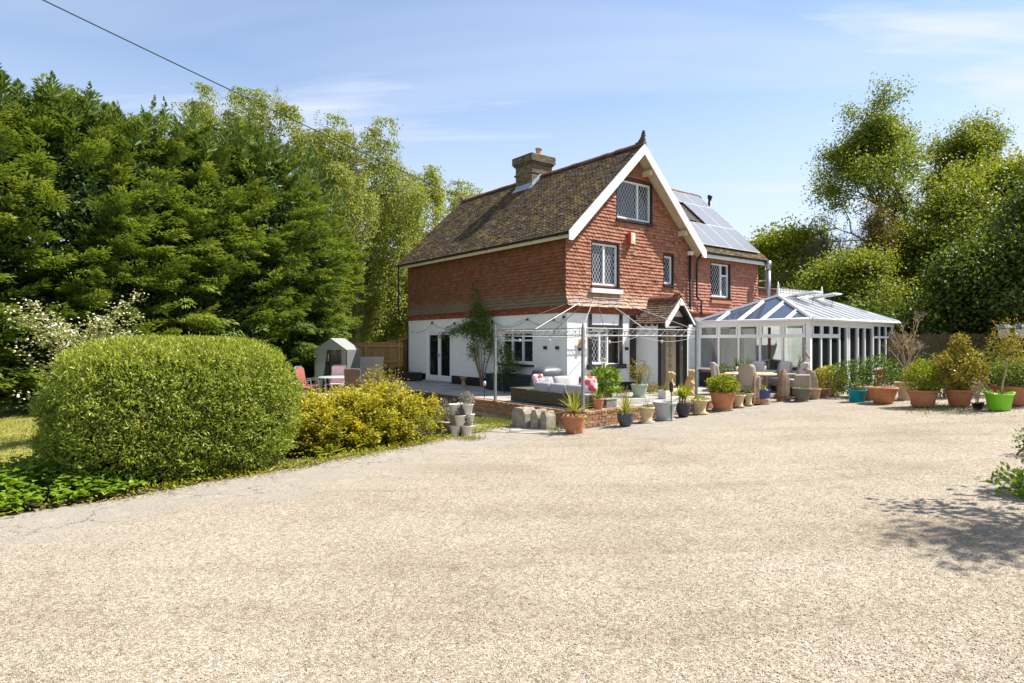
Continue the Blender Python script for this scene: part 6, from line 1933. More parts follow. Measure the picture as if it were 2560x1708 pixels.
t, z = potted('potted_plant', 'small green plant in the narrowest cream waisted pot', 6.9, 18.42, G(6.9), .145, .105, .34, 'urn', 'cream_stone', saucer='stone_cap', flute=.03)
leafy(t, z, (0, 0, .03), (.13, .13, .09), 160, .05, .03, 'leaf_green', 17, 0)
t, z = potted('potted_plant', 'straggly plant in a blue and brown glazed pot', 7.43, 18.80, G(7.43), .26, .19, .41, 'bell', 'glaze_blue', saucer='terracotta_dull')
MB().lathe([(.192, .03), (.205, .06), (.214, .13), (.222, .165), (.2, .166), (.18, .03)], 28).build('glaze_band', 'terracotta_dull', t, True)
leafy(t, z, (.05, 0, .05), (.2, .16, .10), 170, .07, .025, 'leaf_yucca', 18, 0); twiggy(t, z, 4, .75, .25, 19, 'twig_pale', .006, sub=2)
t, z = potted('potted_plant', 'low plant in a dark brown bowl pot beside the pointed stone', 8.72, 19.0, G(8.72), .275, .18, .38, 'bell', 'pot_brown', saucer='stone_cap')
leafy(t, z, (0, 0, .0), (.2, .2, .06), 150, .05, .03, 'leaf_green', 22, 0); twiggy(t, z, 4, .5, .6, 23, 'twig_pale', .007, sub=2)
t, z = potted('potted_plant', 'low plant in a dull terracotta pot beside the curved stone slab', 9.28, 19.4, G(9.28), .20, .14, .31, 'bell', 'terracotta_dull', saucer='stone_cap')
leafy(t, z, (0, 0, .02), (.15, .15, .07), 130, .05, .03, 'leaf_grey', 24, 0)
mb = thing('brick_pier', 'short brick pier at the foot of the yellow bush', 'pier', (9.78, 19.75, G(9.78)), TH)
for c in range(4):
    for i in range(2): MB().bbox(-.21 + i * .215 + .004, -.21 + (i + 1) * .215 - .004, -.11, .11, c * .075, c * .075 + .068, .006).build('brick', 'brick_old', mb)

# on the terrace
t, z = potted('potted_lilies', 'white flowered lilies in a pot behind the sofa end', 2.62, 17.75, TZ, .20, .15, .26, 'bell', 'terracotta_dull')
leafy(t, z, (0, 0, .30), (.42, .38, .38), 420, .19, .085, 'leaf_big', 31, 8, up=.5, stem_mat='leaf_big')
for i, (dx, dy, dz) in enumerate(((.0, 0, .85), (.22, -.1, .74), (-.2, .05, .66), (.3, .1, .52), (-.05, -.2, .60))):
    f_ = MB(); f_.lathe([(.005, 0), (.018, .03), (.04, .07), (.07, .10), (.075, .105), (.03, .06)], 10, (dx, dy, z + dz)); f_.tube([(0, 0, z), (dx * .6, dy * .6, z + dz * .6), (dx, dy, z + dz)], .007, 5); f_.build('flower', 'flower_white', t, True)
t, z = potted('potted_shrub', 'sparse shrub in a pale green pot against the front wall', 3.80, 18.85, TZ, .255, .17, .36, 'bell', 'pot_green', saucer='pot_green')
leafy(t, z, (0, 0, .38), (.36, .34, .40), 620, .065, .028, 'leaf_bronze', 33, 10, shell=.8, tone=(.0, .6)); spiky(t, z, 20, .28, .02, 'leaf_green', 34, .3, .3)
sq = thing('square_planter', 'small white square planter with a green tuft in front of the porch', 'potted plant', (4.44, 18.35, TZ), TH)
MB().bbox(-.14, .14, -.14, .14, 0, .24, .008).build('pot', 'pot_white', sq); MB().box(-.12, .12, -.12, .12, .235, .243).build('soil', 'soil', sq); spiky(sq, .24, 24, .17, .02, 'leaf_green', 36, .5, .3)
# low planting at the foot of the front wall
bd = thing('border_plants', 'low straggly border plants at the foot of the front wall', 'border plants', (*HW(.75, -1.0), TZ), TH)
g = np.random.default_rng(41); lv = Leaves()
for (cx_, cy_, r) in ((-.3, -.2, .28), (.2, -.4, .26), (1.6, -.3, .3), (2.2, .0, .25)): blob(g, lv, (cx_, cy_, .12), (r, r * .7, .16), 170, .10, .02, .5, .8, .2, (0, .7), floor=.0, seed=int(cx_ * 9) + 50)
lv.build('foliage', 'leaf_bronze', bd); twiggy(bd, 0, 6, .4, .8, 44, 'twig', .004, sub=2)

# dark tall plant group behind the dining set
t, z = potted('potted_cordyline', 'dark green spiky cordyline behind the dining chairs', 7.62, 21.0, TZ, .24, .18, .34, 'bell', 'pot_charcoal')
for i, (bx2, by2, s_) in enumerate(((-.2, 0, .35), (.2, .05, .42), (0, -.1, .28), (.42, -.05, .22))): spiky(t, z, 34, .52, .03, 'leaf_dark', 60 + i, .0, .3, (bx2, by2, 0), s_)
t, z = potted('potted_shrub', 'dark green leafy shrub behind the white cushioned chair', 7.05, 21.05, TZ, .22, .16, .30, 'bell', 'pot_charcoal')
leafy(t, z, (0, 0, .25), (.38, .3, .36), 900, .06, .035, 'leaf_dark', 66, 5)

# --- stacking planter of white pots on the left of the path
sp_ = thing('stacking_planter', 'stacked tower of small white pots planted with grey sage', 'planter', (-1.14, 14.15, 0), 0)
MB().tube([(0, 0, 0), (0, 0, .5)], .02, 6).build('pole', 'pot_white', sp_)
for (x, y, z, mt) in ((-.13, -.12, 0, 'pot_white'), (.14, -.11, 0, 'pot_white'), (0, .17, 0, 'pot_white'), (-.02, -.16, .235, 'pot_white'), (.17, .06, .235, 'pot_white'), (-.16, .09, .235, 'pot_tan'), (-.13, -.07, .47, 'pot_white'), (.15, -.07, .47, 'pot_white'), (.02, .15, .47, 'pot_white')):
    MB().lathe([(r, zz + z) for r, zz in pot_profile(.135, .085, .235, 'tub')], 20, (x, y, 0)).build('pot', mt, sp_, True)
    MB().lathe([(.12, z + .20), (.06, z + .21), (.001, z + .212)], 12, (x, y, 0)).build('soil', 'soil', sp_, True)
lv = Leaves(); g = np.random.default_rng(71)
blob(g, lv, (.13, -.05, .80), (.17, .15, .18), 420, .045, .022, .4, .7, .2, (.2, 1), seed=71); blob(g, lv, (-.02, -.17, .50), (.10, .09, .10), 200, .05, .022, .4, .7, .2, (0, .4), seed=72); blob(g, lv, (.14, -.12, .28), (.12, .1, .09), 160, .05, .022, .4, .7, .2, (0, .5), seed=73)
lv.build('foliage', 'leaf_grey', sp_)
for (x, y, lab) in ((-1.66, 14.45, 'leftmost of two tan pots by the stacked planter'), (-1.45, 14.3, 'tan pot between the stacked planter and the other tan pot')):
    t, z = potted('plant_pot', lab, x, y, 0., .11, .075, .27, 'tub', 'pot_tan', cat='pot'); twiggy(t, z, 4, .35, .5, int(-x * 100), 'twig', .004, sub=2)

# --- right hand group
def trug(name, label, x, y, rt, rb, h, mat, rz):
    t = thing(name, label, 'tub', (x, y, G(x)), rz)
    mb = MB(); n_ = 32; prof = pot_profile(rt, rb, h, 'tub'); vs = []; fs = []
    for (r, zz) in prof:
        for k in range(n_):
            a = 2 * math.pi * k / n_; lift = .05 * max(0, abs(math.cos(a)) - .72) / .28 if zz > h * .9 else 0
            vs.append((r * math.cos(a), r * .82 * math.sin(a), zz + lift))
    for i in range(len(prof) - 1):
        for k in range(n_): fs.append((i * n_ + k, i * n_ + (k + 1) % n_, (i + 1) * n_ + (k + 1) % n_, (i + 1) * n_ + k))
    fs.append(tuple(range(n_))[::-1]); mb.add(vs, fs); mb.build('tub', mat, t, True)
    for s_ in (-1, 1):
        MB().tube([(s_ * rt * .97, -.10, h * 1.0), (s_ * rt * 1.07, -.07, h * 1.08), (s_ * rt * 1.09, 0, h * 1.11), (s_ * rt * 1.07, .07, h * 1.08), (s_ * rt * .97, .10, h * 1.0)], .014, 6).build('handle', mat, t, True)
    MB().lathe([(rt * .9, h * .78), (.001, h * .8)], 18, sy=.82).build('soil', 'soil', t, True)
    return t, h * .8
t, z = trug('flexible_tub', 'teal plastic garden tub with a small plant', 10.0, 18.3, .25, .21, .34, 'plastic_teal', .1)
leafy(t, z, (0, 0, .15), (.2, .17, .2), 330, .06, .03, 'leaf_green', 81, 4); twiggy(t, z, 3, .5, .3, 82, 'twig_pale', .004, sub=1)
t, z = potted('potted_plant', 'wide terracotta bowl with sparse dry stems', 10.4, 17.7, G(10.4), .385, .22, .46, 'bowl', 'terracotta')
twiggy(t, z, 6, .4, .9, 84, 'twig_pale', .006, sub=2)
t, z = potted('potted_tree', 'almost bare twiggy shrub in a tall pale terracotta pot', 11.4, 18.35, G(11.4), .27, .19, .52, 'urn', 'cream_stone')
twiggy(t, z, 4, 1.9, .16, 86, 'twig_pale', .022, sub=5)
g = np.random.default_rng(87); lv = Leaves(); blob(g, lv, (0, 0, z + 1.2), (.42, .4, .55), 420, .04, .02, .4, .9, .3, (.2, .8), seed=87); lv.build('foliage', 'leaf_straw', t)
t, z = potted('potted_shrub', 'rounded yellow-green shrub in a wide terracotta bowl', 10.8, 16.6, G(10.8), .37, .23, .45, 'bowl', 'terracotta')
leafy(t, z, (0, 0, .34), (.44, .42, .44), 2600, .06, .034, 'leaf_lime', 88, 8, tone=(0, .8), shell=.6)
t, z = potted('potted_shrub', 'tall bronze and yellow leaved shrub in a terracotta pot', 11.65, 16.45, G(11.65), .33, .20, .44, 'bowl', 'terracotta')
leafy(t, z, (-.05, 0, .56), (.66, .58, .52), 2400, .10, .055, 'leaf_bronze', 90, 10, shell=.65, lump=.3)
g = np.random.default_rng(91); lv = Leaves(); blob(g, lv, (.0, 0, z + 1.18), (.24, .22, .32), 500, .075, .042, .4, .7, .3, (.1, .9), seed=91); lv.build('foliage', 'leaf_bronze', t)
t, z = potted('plant_pot', 'little black plastic pot of dry stalks left of the lime tub', 11.62, 15.75, G(11.62), .13, .10, .16, 'tub', 'plastic_black', cat='pot')
twiggy(t, z, 10, .7, .25, 93, 'twig_pale', .006, sub=3)
g = np.random.default_rng(94); lv = Leaves(); blob(g, lv, (0, 0, z + .38), (.16, .16, .24), 140, .05, .02, .5, .9, .3, (.0, 1), seed=94); lv.build('foliage', 'leaf_straw', t)
t, z = trug('flexible_tub', 'lime green plastic garden tub with a leaning stem', 11.92, 15.45, .31, .24, .40, 'plastic_lime', -.05)
MB().tube([(.05, 0, z), (.09, 0, z + .35), (.16, 0, z + .6), (.2, .0, z + .95)], [.022, .02, .016, .01], 7).build('stem', 'twig_pale', t, True)
MB().tube([(-.08, 0, z), (-.35, .05, z + .42)], .008, 5).build('cane', 'twig_pale', t)
g = np.random.default_rng(95); lv = Leaves(); blob(g, lv, (.25, .05, z + 1.25), (.45, .4, .62), 1100, .075, .022, .6, .8, .3, (.1, .9), seed=95); blob(g, lv, (.05, 0, z + .05), (.2, .15, .08), 90, .08, .02, .6, .9, .3, (0, .8), seed=96)
lv.build('foliage', 'leaf_bronze', t)
t, z = potted('potted_shrub', 'broad green shrub in the rightmost wide terracotta pot', 12.85, 16.25, G(12.85), .43, .30, .50, 'bowl', 'terracotta')
leafy(t, z, (-.1, 0, .34), (.62, .55, .42), 2300, .07, .042, 'leaf_green', 97, 9, shell=.6, tone=(.1, 1))
t, z = potted('plant_pot', 'dark red bowl half hidden behind the wide terracotta bowl', 10.55, 18.75, G(10.5), .33, .22, .40, 'bowl', 'terracotta_dull', cat='pot')

# ------------------------------------------------------------------ shrubs in the ground
def shrub(name, label, x, y, z, parts, mat, L, W, seed, cat='shrub', up=.3, shell=.5, lump=.2, tone=(.05, .95), stems=8, h=1., stem_mat='twig', group=None):
    t = thing(name, label, cat, (x, y, z), 0, group); g = np.random.default_rng(seed); lv = Leaves()
    for (c, rad, n) in parts: blob(g, lv, c, rad, n, L, W, up, shell, lump, tone, floor=-.02, seed=seed + int(abs(c[0]) * 10) + 1)
    lv.build('foliage', mat, t)
    mb = MB(); q = random.Random(seed)
    for i in range(stems):
        c, rad, n = parts[i % len(parts)]; a = q.uniform(0, 6.28); r = q.uniform(.1, .75)
        tip = Vector((c[0] + math.cos(a) * rad[0] * r, c[1] + math.sin(a) * rad[1] * r, max(.05, c[2] + rad[2] * q.uniform(0, .6))))
        b = Vector((c[0] * .6 + q.gauss(0, .08), c[1] * .6 + q.gauss(0, .08), -.05))
        mb.tube([b, b.lerp(tip, .5) + Vector((0, 0, .08)), tip], [.016 * h, .011 * h, .004], 5)
    mb.build('stem', stem_mat, t)
    return t
shrub('yellow_bush', 'clipped bright yellow euonymus bush in front of the conservatory', 10.2, 20.35, .40, [((0, 0, .42), (.55, .47, .50), 3600)], 'leaf_gold', .055, .035, 101, shell=.35, lump=.12, tone=(.15, .75))
shrub('evergreen_shrub', 'dark glossy evergreen shrub behind the teal tub', 11.0, 19.6, .44, [((-.5, 0, .55), (.6, .5, .5), 1500), ((.45, .1, .62), (.65, .5, .6), 1700)], 'leaf_green', .085, .04, 103, shell=.5, tone=(.0, .7))
shrub('evergreen_shrub', 'dark evergreen shrub in shade behind the bronze shrub', 13.0, 18.6, .48, [((-.6, 0, .6), (.7, .5, .65), 1300), ((.6, -.1, .7), (.8, .5, .7), 1500)], 'leaf_dark', .08, .04, 105, tone=(0, .7))
shrub('olive_shrub', 'loose silvery olive-green shrub at the right frame edge', 13.6, 16.4, .5, [((0, 0, 1.0), (.5, .5, .75), 1300), ((.3, 0, .5), (.6, .5, .5), 800)], 'leaf_yucca', .075, .02, 107, shell=.85, lump=.35, up=.7)
shrub('rose_bush', 'rose bush with long stems in front of the side window', *HW(-.62, 2.35), TZ, [((0, 0, .62), (.45, .4, .42), 520), ((-.1, .1, 1.3), (.42, .35, .5), 420), ((.15, -.15, .95), (.4, .4, .4), 350)], 'leaf_green', .075, .045, 109, shell=.9, lump=.35, stems=14, tone=(0, .7))
for i, (dx, dy, dz) in enumerate(((.1, -.1, 1.95), (-.28, .1, 2.05), (-.45, .2, 1.78))):
    pass
# lavender-like grey shrub
t = shrub('lavender_bush', 'grey-green lavender clump right of the golden shrub', -1.55, 15.1, 0, [((0, 0, .28), (.42, .4, .36), 1700)], 'leaf_grey', .12, .012, 111, up=1.3, shell=.9, tone=(.0, .7))
# red tinged shrub behind the golden one
shrub('pieris_shrub', 'shrub with reddish young leaves behind the golden shrub', -3.35, 15.6, 0, [((0, 0, .75), (.62, .5, .72), 1900)], 'leaf_bronze', .07, .03, 113, shell=.6, lump=.3)
shrub('evergreen_shrub', 'dark shrub in the shade beside the shed', -6.1, 28.9, .1, [((0, 0, .55), (.6, .5, .6), 900)], 'leaf_dark', .09, .045, 115)
t, z = potted('potted_plant', 'plant in a magenta tub at the rear corner of the house', *HW(-.55, 9.95), TZ, .16, .12, .26, 'tub', 'magenta')
leafy(t, z, (0, 0, .12), (.30, .3, .22), 300, .1, .045, 'leaf_dark', 117, 4)

# golden shrub: arching sprays in layers
def golden_shrub():
    t = thing('golden_shrub', 'large golden-yellow spreading shrub right of the clipped hedge', 'shrub', (-3.35, 12.75, 0)); g = np.random.default_rng(121); lv = Leaves()
    lumps = [((-1.0, -.85, .45), (.75, .6, .5)), ((-.3, -.75, .50), (.7, .6, .52)), ((.35, -.15, .55), (.75, .65, .60)), ((1.0, .65, .52), (.7, .65, .55)), ((-.9, .0, .62), (.75, .7, .55)),
             ((-.1, .2, .70), (.8, .7, .56)), ((.6, .75, .72), (.8, .7, .58)), ((-.6, .8, .62), (.9, .7, .5)), ((1.35, 1.15, .48), (.55, .5, .48)), ((-1.45, -.55, .4), (.45, .45, .42)), ((-.55, -1.12, .28), (.5, .32, .3)), ((.95, .1, .30), (.5, .4, .3)), ((.25, -.7, .28), (.5, .35, .30))]
    mb = MB(); q = random.Random(5)
    for i, (c, r) in enumerate(lumps):
        c = np.array(c); r = np.array(r)
        k = 115
        d = unit(g.normal(size=(k, 3)) + np.array([0, 0, .5]))
        for j in range(k):
            tip = c + d[j] * r * (.8 + .35 * g.random())
            if tip[2] < .03: continue
            root = c * np.array([.7, .7, .3]); ax = tip - root; ln = .34
            a = unit((ax / np.linalg.norm(ax) + np.array([0, 0, .15]) + g.normal(size=3) * .25)[None])[0]
            m_ = 30
            u = g.random(m_); base = tip - a * ln * (1 - u[:, None]); base[:, 2] -= .10 * (u ** 2) * .6
            side = unit(np.cross(a, [0, 0, 1])[None])[0]
            sgn = np.where(g.random(m_) < .5, -1, 1)[:, None]
            D = unit(a[None] * .6 + side[None] * sgn * .8 + g.normal(size=(m_, 3)) * .3)
            N = unit(np.array([[0, 0, 1.]]) + g.normal(size=(m_, 3)) * .35)
            tone = -.06 + .58 * g.random(m_) + .12 * math.sin(i * 2.1 + j) + .30 * u + .16 * d[j][2]
            lv.add(base + g.normal(size=(m_, 3)) * .035, D, N, .055 + .035 * g.random(m_), .034, np.clip(tone, 0, 1))
    lv.build('foliage', 'leaf_gold', t)
    for i in range(40):
        c, r = lumps[i % len(lumps)]; tip = Vector((c[0] + q.gauss(0, .3), c[1] + q.gauss(0, .3), c[2] + q.uniform(0, .3))); b = Vector((c[0] * .5, c[1] * .5, -.03))
        mb.tube([b, b.lerp(tip, .5) + Vector((0, 0, .1)), tip], [.014, .01, .004], 5)
    mb.build('stem', 'twig', t)
golden_shrub()
# pinnate sumac-like fronds by the drive edge
def fern(x, y, label, seed, n, mat='leaf_lime', s=1.):
    t = thing('fern_plant', label, 'plant', (x, y, 0)); g = np.random.default_rng(seed); lv = Leaves(); mb = MB()
    for i in range(n):
        az = g.uniform(0, 6.28); e = g.uniform(.35, 1.0); d = np.array([math.cos(az) * math.cos(e), math.sin(az) * math.cos(e), math.sin(e)]); L = .38 * s * g.uniform(.7, 1.2)
        u = np.linspace(.25, 1, 11); P = d[None] * L * u[:, None]; P[:, 2] -= .25 * L * u ** 2
        sd = unit(np.cross(d, [0, 0, 1])[None])[0]
        for sg in (-1, 1): lv.add(P, np.tile(sd * sg + d * .35, (11, 1)), np.tile([0, 0, 1.], (11, 1)), .11 * s * (1.1 - .6 * u), .022 * s, g.random(11))
        mb.tube([(0, 0, 0), tuple(P[4]), tuple(P[-1])], .004, 4)
    lv.build('foliage', mat, t); mb.build('stem', 'twig', t)
fern(-4.35, 10.2, 'bronze fern-like plant at the foot of the clipped hedge', 131, 8, 'leaf_bronze', .8)
fern(-3.35, 11.6, 'lime pinnate-leaved plant in front of the golden shrub', 133, 12, 'leaf_lime', 1.1)

# clipped hedge: superellipsoid packed with small pointed leaves
def clipped_hedge():
    t = thing('clipped_hedge', 'large rounded clipped green hedge at the left of the drive', 'hedge', (-5.36, 10.12, 0), R(42)); g = np.random.default_rng(141)
    rx, ry, rz2, cz = 1.72, 1.15, 1.16, .93
    def surf(n):
        d = unit(g.normal(size=(n, 3)) * np.array([1.5, 1., 1.])); p = 3.4
        k = (np.abs(d[:, 0] / rx) ** p + np.abs(d[:, 1] / ry) ** p + np.abs(d[:, 2] / rz2) ** 3.0) ** (-1 / 3.3)
        return d, k
    n = 64000; d, k = surf(n)
    wob = 1 + .045 * vnoise(d * 4, 3, 1.4) + .055 * vnoise(d * 9, 9, 1.5)
    dep = 1 - .15 * g.random(n) ** 1.2 + .06 * (g.random(n) ** 5)
    P = d * (k * wob * dep)[:, None]; P[:, 2] += cz
    nd = unit(np.stack([np.sign(d[:, 0]) * np.abs(P[:, 0] / rx) ** 3 / rx, np.sign(d[:, 1]) * np.abs(P[:, 1] / ry) ** 3 / ry, np.sign(d[:, 2]) * np.abs((P[:, 2] - cz) / rz2) ** 2.2 / rz2], 1))
    ok = P[:, 2] > .03 + .10 * g.random(n)
    P, nd = P[ok], nd[ok]; m_ = len(P)
    D = unit(nd * .5 + g.normal(size=(m_, 3)) * .7 + np.array([0, 0, .45])); N = unit(nd * .4 + g.normal(size=(m_, 3)) * .65 + np.array([.25, -.35, .7]))
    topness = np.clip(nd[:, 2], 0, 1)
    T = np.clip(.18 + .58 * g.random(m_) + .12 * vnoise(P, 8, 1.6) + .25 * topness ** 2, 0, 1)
    lv = Leaves(); lv.add(P, D, N, .045 + .04 * g.random(m_), .017 + .010 * g.random(m_), T)
    # stray shoots standing out all over
    ns = 900; d2, k2 = surf(ns); B0 = d2 * (k2 * .97)[:, None]; B0[:, 2] += cz; okk = B0[:, 2] > .25; B0, d2 = B0[okk], d2[okk]; ns = len(B0)
    sd = unit(d2 * .8 + g.normal(size=(ns, 3)) * .35 + np.array([0, 0, .75])); sl = .08 + .13 * g.random(ns) ** 1.5; tn = .35 + .6 * g.random(ns)
    for j in range(7):
        lv.add(B0 + sd * (sl * (.25 + .75 * j / 6))[:, None], unit(sd * .8 + g.normal(size=(ns, 3)) * .7), unit(g.normal(size=(ns, 3)) * .6 + np.array([.3, -.3, .7])), .05 + .03 * g.random(ns), .02, tn)
    # upright shoots along the top
    ns = 1500; x = (g.random(ns) * 2 - 1) * rx * .92; y = (g.random(ns) * 2 - 1) * ry * .9
    zt = cz + rz2 * np.clip(1 - np.abs(x / rx) ** 4 - np.abs(y / ry) ** 4, .0, 1) ** (1 / 3.2)
    for j in range(4):
        B = np.stack([x, y, zt - .03 + .03 * j], 1)
        lv.add(B, unit(np.stack([g.normal(size=ns) * .6, g.normal(size=ns) * .6, np.ones(ns)], 1)), unit(g.normal(size=(ns, 3))), .07, .018, .55 + .4 * g.random(ns))
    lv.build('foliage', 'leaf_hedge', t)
    # woody interior
    mb = MB(); q = random.Random(8)
    for i in range(90):
        bx2, by2 = q.uniform(-1.5, 1.5), q.uniform(-.8, .8)
        tip = (bx2 + q.gauss(0, .3), by2 + q.gauss(0, .3), q.uniform(1.0, 1.8))
        mb.tube([(bx2, by2, -.05), ((bx2 + tip[0]) / 2 + q.gauss(0, .05), (by2 + tip[1]) / 2, .7), tip], [.03, .02, .006], 5)
    mb.build('stem', 'twig', t)
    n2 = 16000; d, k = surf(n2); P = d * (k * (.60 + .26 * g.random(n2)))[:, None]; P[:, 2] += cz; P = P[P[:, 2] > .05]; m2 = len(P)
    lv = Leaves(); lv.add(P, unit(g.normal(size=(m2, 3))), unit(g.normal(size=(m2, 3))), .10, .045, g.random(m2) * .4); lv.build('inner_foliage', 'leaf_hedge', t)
clipped_hedge()

# broad-leaved ground cover at the lower left
def ground_cover():
    t = thing('ground_cover', 'bright green broad-leaved ground cover at the lower left', 'ground cover', (-6.4, 8.6, 0)); g = np.random.default_rng(151); lv = Leaves()
    n = 1100; x = g.uniform(-1.9, 1.25, n); y = g.uniform(-1.35, 1.35, n)
    # keep it on the bed side of the drive edge
    ex = np.interp(y + 8.6, EDGE_Y, EDGE_X) + 6.4
    ok = (x < ex - .02) & (x > ex - 2.6); x, y = x[ok], y[ok]; ex = ex[ok]; n = len(x)
    h = .12 + .34 * np.clip((ex - x) / .9, 0, 1) * (.6 + .4 * g.random(n))
    mb = MB()
    for i in range(n):
        k = 7; az = g.uniform(0, 6.28, k); zz = h[i] * g.uniform(.45, 1.0, k)
        P = np.stack([x[i] + np.cos(az) * .02, y[i] + np.sin(az) * .02, zz], 1)
        D = unit(np.stack([np.cos(az), np.sin(az), g.uniform(-.1, .5, k)], 1)); N = unit(np.stack([g.normal(size=k) * .25, g.normal(size=k) * .25, np.ones(k)], 1))
        s_ = g.uniform(.07, .14, k); lv.add(P, D, N, s_, s_ * .8, g.random(k))
        if i % 4 == 0: mb.tube([(x[i], y[i], 0), (x[i], y[i], h[i])], .004, 4, cap=False)
    lv.build('foliage', 'leaf_big', t); tag(mb.build('stem', 'leaf_big', t), kind='stuff')
ground_cover()

# white flowering shrub behind the hedge, tiered branches
def white_shrub():
    t = thing('white_flowering_shrub', 'white flowering shrub with tiered branches behind the hedge on the left', 'shrub', (-8.9, 13.2, 0)); g = np.random.default_rng(161); lv = Leaves(); mb = MB(); q = random.Random(4)
    mb.tube([(0, 0, -.05), (.05, 0, .8), (0, 0, 1.7), (.1, 0, 2.4)], [.06, .05, .035, .015], 7)
    for i in range(44):
        z0 = q.uniform(.25, 2.1); az = q.uniform(0, 6.28); L = q.uniform(.9, 1.75) * (1.15 - .28 * z0 / 2.1); up_ = q.uniform(.25, 1.15)
        P0 = Vector((0, 0, z0)); d = Vector((math.cos(az), math.sin(az), up_)).normalized(); tip = P0 + d * L
        mb.tube([P0, P0 + d * L * .5 + Vector((0, 0, -.03)), tip], [.02, .013, .004], 5)
        k = 120; u = g.random(k) ** .7
        B = np.array(P0)[None] + np.array(d)[None] * (L * u)[:, None] + g.normal(size=(k, 3)) * np.array([.13, .13, .05])
        D = unit(g.normal(size=(k, 3)) * np.array([1, 1, .5])); N = unit(np.array([[0, 0, 1.]]) + g.normal(size=(k, 3)) * .4)
        fl = g.random(k) < .45
        T = np.where(fl, .6 + .4 * g.random(k), .35 * g.random(k))
        lv.add(B + np.array([0, 0, .04]) * fl[:, None], D, N, np.where(fl, .055, .085), np.where(fl, .05, .045), T)
    lv.build('foliage', 'leaf_white', t); mb.build('stem', 'twig', t)
white_shrub()

# climber trained up the side wall
def climber():
    t = thing('wall_climber', 'twining climber with bare lower stems on the white side wall', 'climbing plant', (*HW(-.08, 4.42), TZ), TH); g = np.random.default_rng(171); lv = Leaves(); mb = MB(); q = random.Random(6)
    for i in range(16):
        yb = q.uniform(-.9, .9); zt = q.uniform(1.4, 2.9)
        mb.tube([(-.06, 0 + q.gauss(0, .03), -.1), (-.09, yb * .15 + q.gauss(0, .04), .35), (-.08, yb * .55 + q.gauss(0, .06), .9), (-.10, yb * .95, 1.5), (-.09, yb * 1.0 + q.gauss(0, .15), zt)], [.022, .018, .013, .009, .004], 5)
    for (c, r, n) in (((-.22, -.35, 1.95), (.24, .75, .50), 900), ((-.24, .25, 2.25), (.26, .80, .48), 1000), ((-.22, -.2, 2.6), (.22, .65, .40), 650), ((-.2, .2, 2.95), (.16, .42, .40), 300), ((-.14, .35, 3.5), (.08, .22, .5), 110), ((-.15, .9, 2.15), (.16, .7, .28), 420), ((-.14, 1.8, 2.05), (.13, .7, .22), 240), ((-.14, 2.6, 1.9), (.1, .5, .14), 90), ((-.15, -.6, 1.5), (.16, .35, .5), 330), ((-.15, .5, 1.35), (.14, .35, .45), 230)):
        blob(g, lv, c, r, n, .075, .042, .1, .9, .3, (0, .85), seed=int(abs(c[1]) * 30) + 172)
    for i in range(9):
        y0 = q.uniform(.3, 1.6); mb.tube([(-.1, y0 * .5, 1.9), (-.12, y0 + .5, 2.2 + q.uniform(-.1, .2)), (-.12, y0 + 1.4, 2.0 + q.uniform(-.2, .15))], [.008, .006, .003], 4)
    lv.build('foliage', 'leaf_green', t); mb.build('stem', 'twig', t)
climber()
# small plants at the right frame edge
shrub('leafy_weed', 'small leafy weed at the right edge of the drive, farther one', 8.35, 10.1, gz(8.3), [((0, 0, .22), (.26, .26, .26), 260)], 'leaf_green', .06, .035, 181, shell=.8)
shrub('leafy_weed', 'clump of fresh green leaves at the right edge of the drive, nearer one', 6.35, 7.75, gz(6.3), [((0, 0, .16), (.36, .34, .24), 420), ((.3, -.3, .12), (.4, .3, .2), 300)], 'leaf_big', .075, .045, 183, shell=.8)

# creeping weeds and fallen leaves along the margin between bed and drive
g = np.random.default_rng(191); lv = Leaves()
for i in range(150):
    y0 = g.uniform(7.2, 15.6); x0 = np.interp(y0, EDGE_Y, EDGE_X) + g.normal() * .10 - .10
    k = int(g.uniform(10, 34)); r = g.uniform(.06, .2)
    q = g.normal(size=(k, 2)) * r
    lv.add(np.stack([x0 + q[:, 0], y0 + q[:, 1], .0 + .09 * g.random(k)], 1), unit(np.stack([g.normal(size=k), g.normal(size=k), .6 * np.ones(k)], 1)), unit(g.normal(size=(k, 3)) * .5 + np.array([0, 0, 1.])), .035 + .045 * g.random(k), .02 + .015 * g.random(k), g.random(k))
tag(lv.build('margin_weeds', 'leaf_lime'), 'creeping weeds along the edge of the planting bed', 'weeds', kind='stuff')
lv = Leaves(); k = 2600
y0 = g.uniform(8, 16, k); x0 = np.interp(y0, EDGE_Y, EDGE_X) + np.abs(g.normal(size=k)) * .32 - .25
lv.add(np.stack([x0, y0, gz_np(x0) + .016 + .01 * g.random(k)], 1), unit(np.stack([g.normal(size=k), g.normal(size=k), .1 * np.ones(k)], 1)), unit(g.normal(size=(k, 3)) * .3 + np.array([0, 0, 1.])), .03 + .03 * g.random(k), .02, g.random(k))
k = 420; y0 = 4.2 + 14 * g.random(k) ** 1.4; x0 = (g.random(k) * 2 - 1) * y0 * .8
ok = (x0 > np.interp(y0, EDGE_Y, EDGE_X)) & (x0 < np.interp(y0, RIGHT_Y, RIGHT_X) - .5) & ~((x0 > .3) & (y0 > 14.4 + .76 * (x0 - 1.6))); x0, y0 = x0[ok], y0[ok]; k = len(x0)
lv.add(np.stack([x0, y0, gz_np(x0) + .02], 1), unit(np.stack([g.normal(size=k), g.normal(size=k), .1 * np.ones(k)], 1)), unit(g.normal(size=(k, 3)) * .3 + np.array([0, 0, 1.])), .02 + .03 * g.random(k), .012, g.random(k))
tag(lv.build('leaf_litter', 'leaf_straw'), 'dry fallen leaves scattered along the drive margin', 'leaves', kind='stuff')
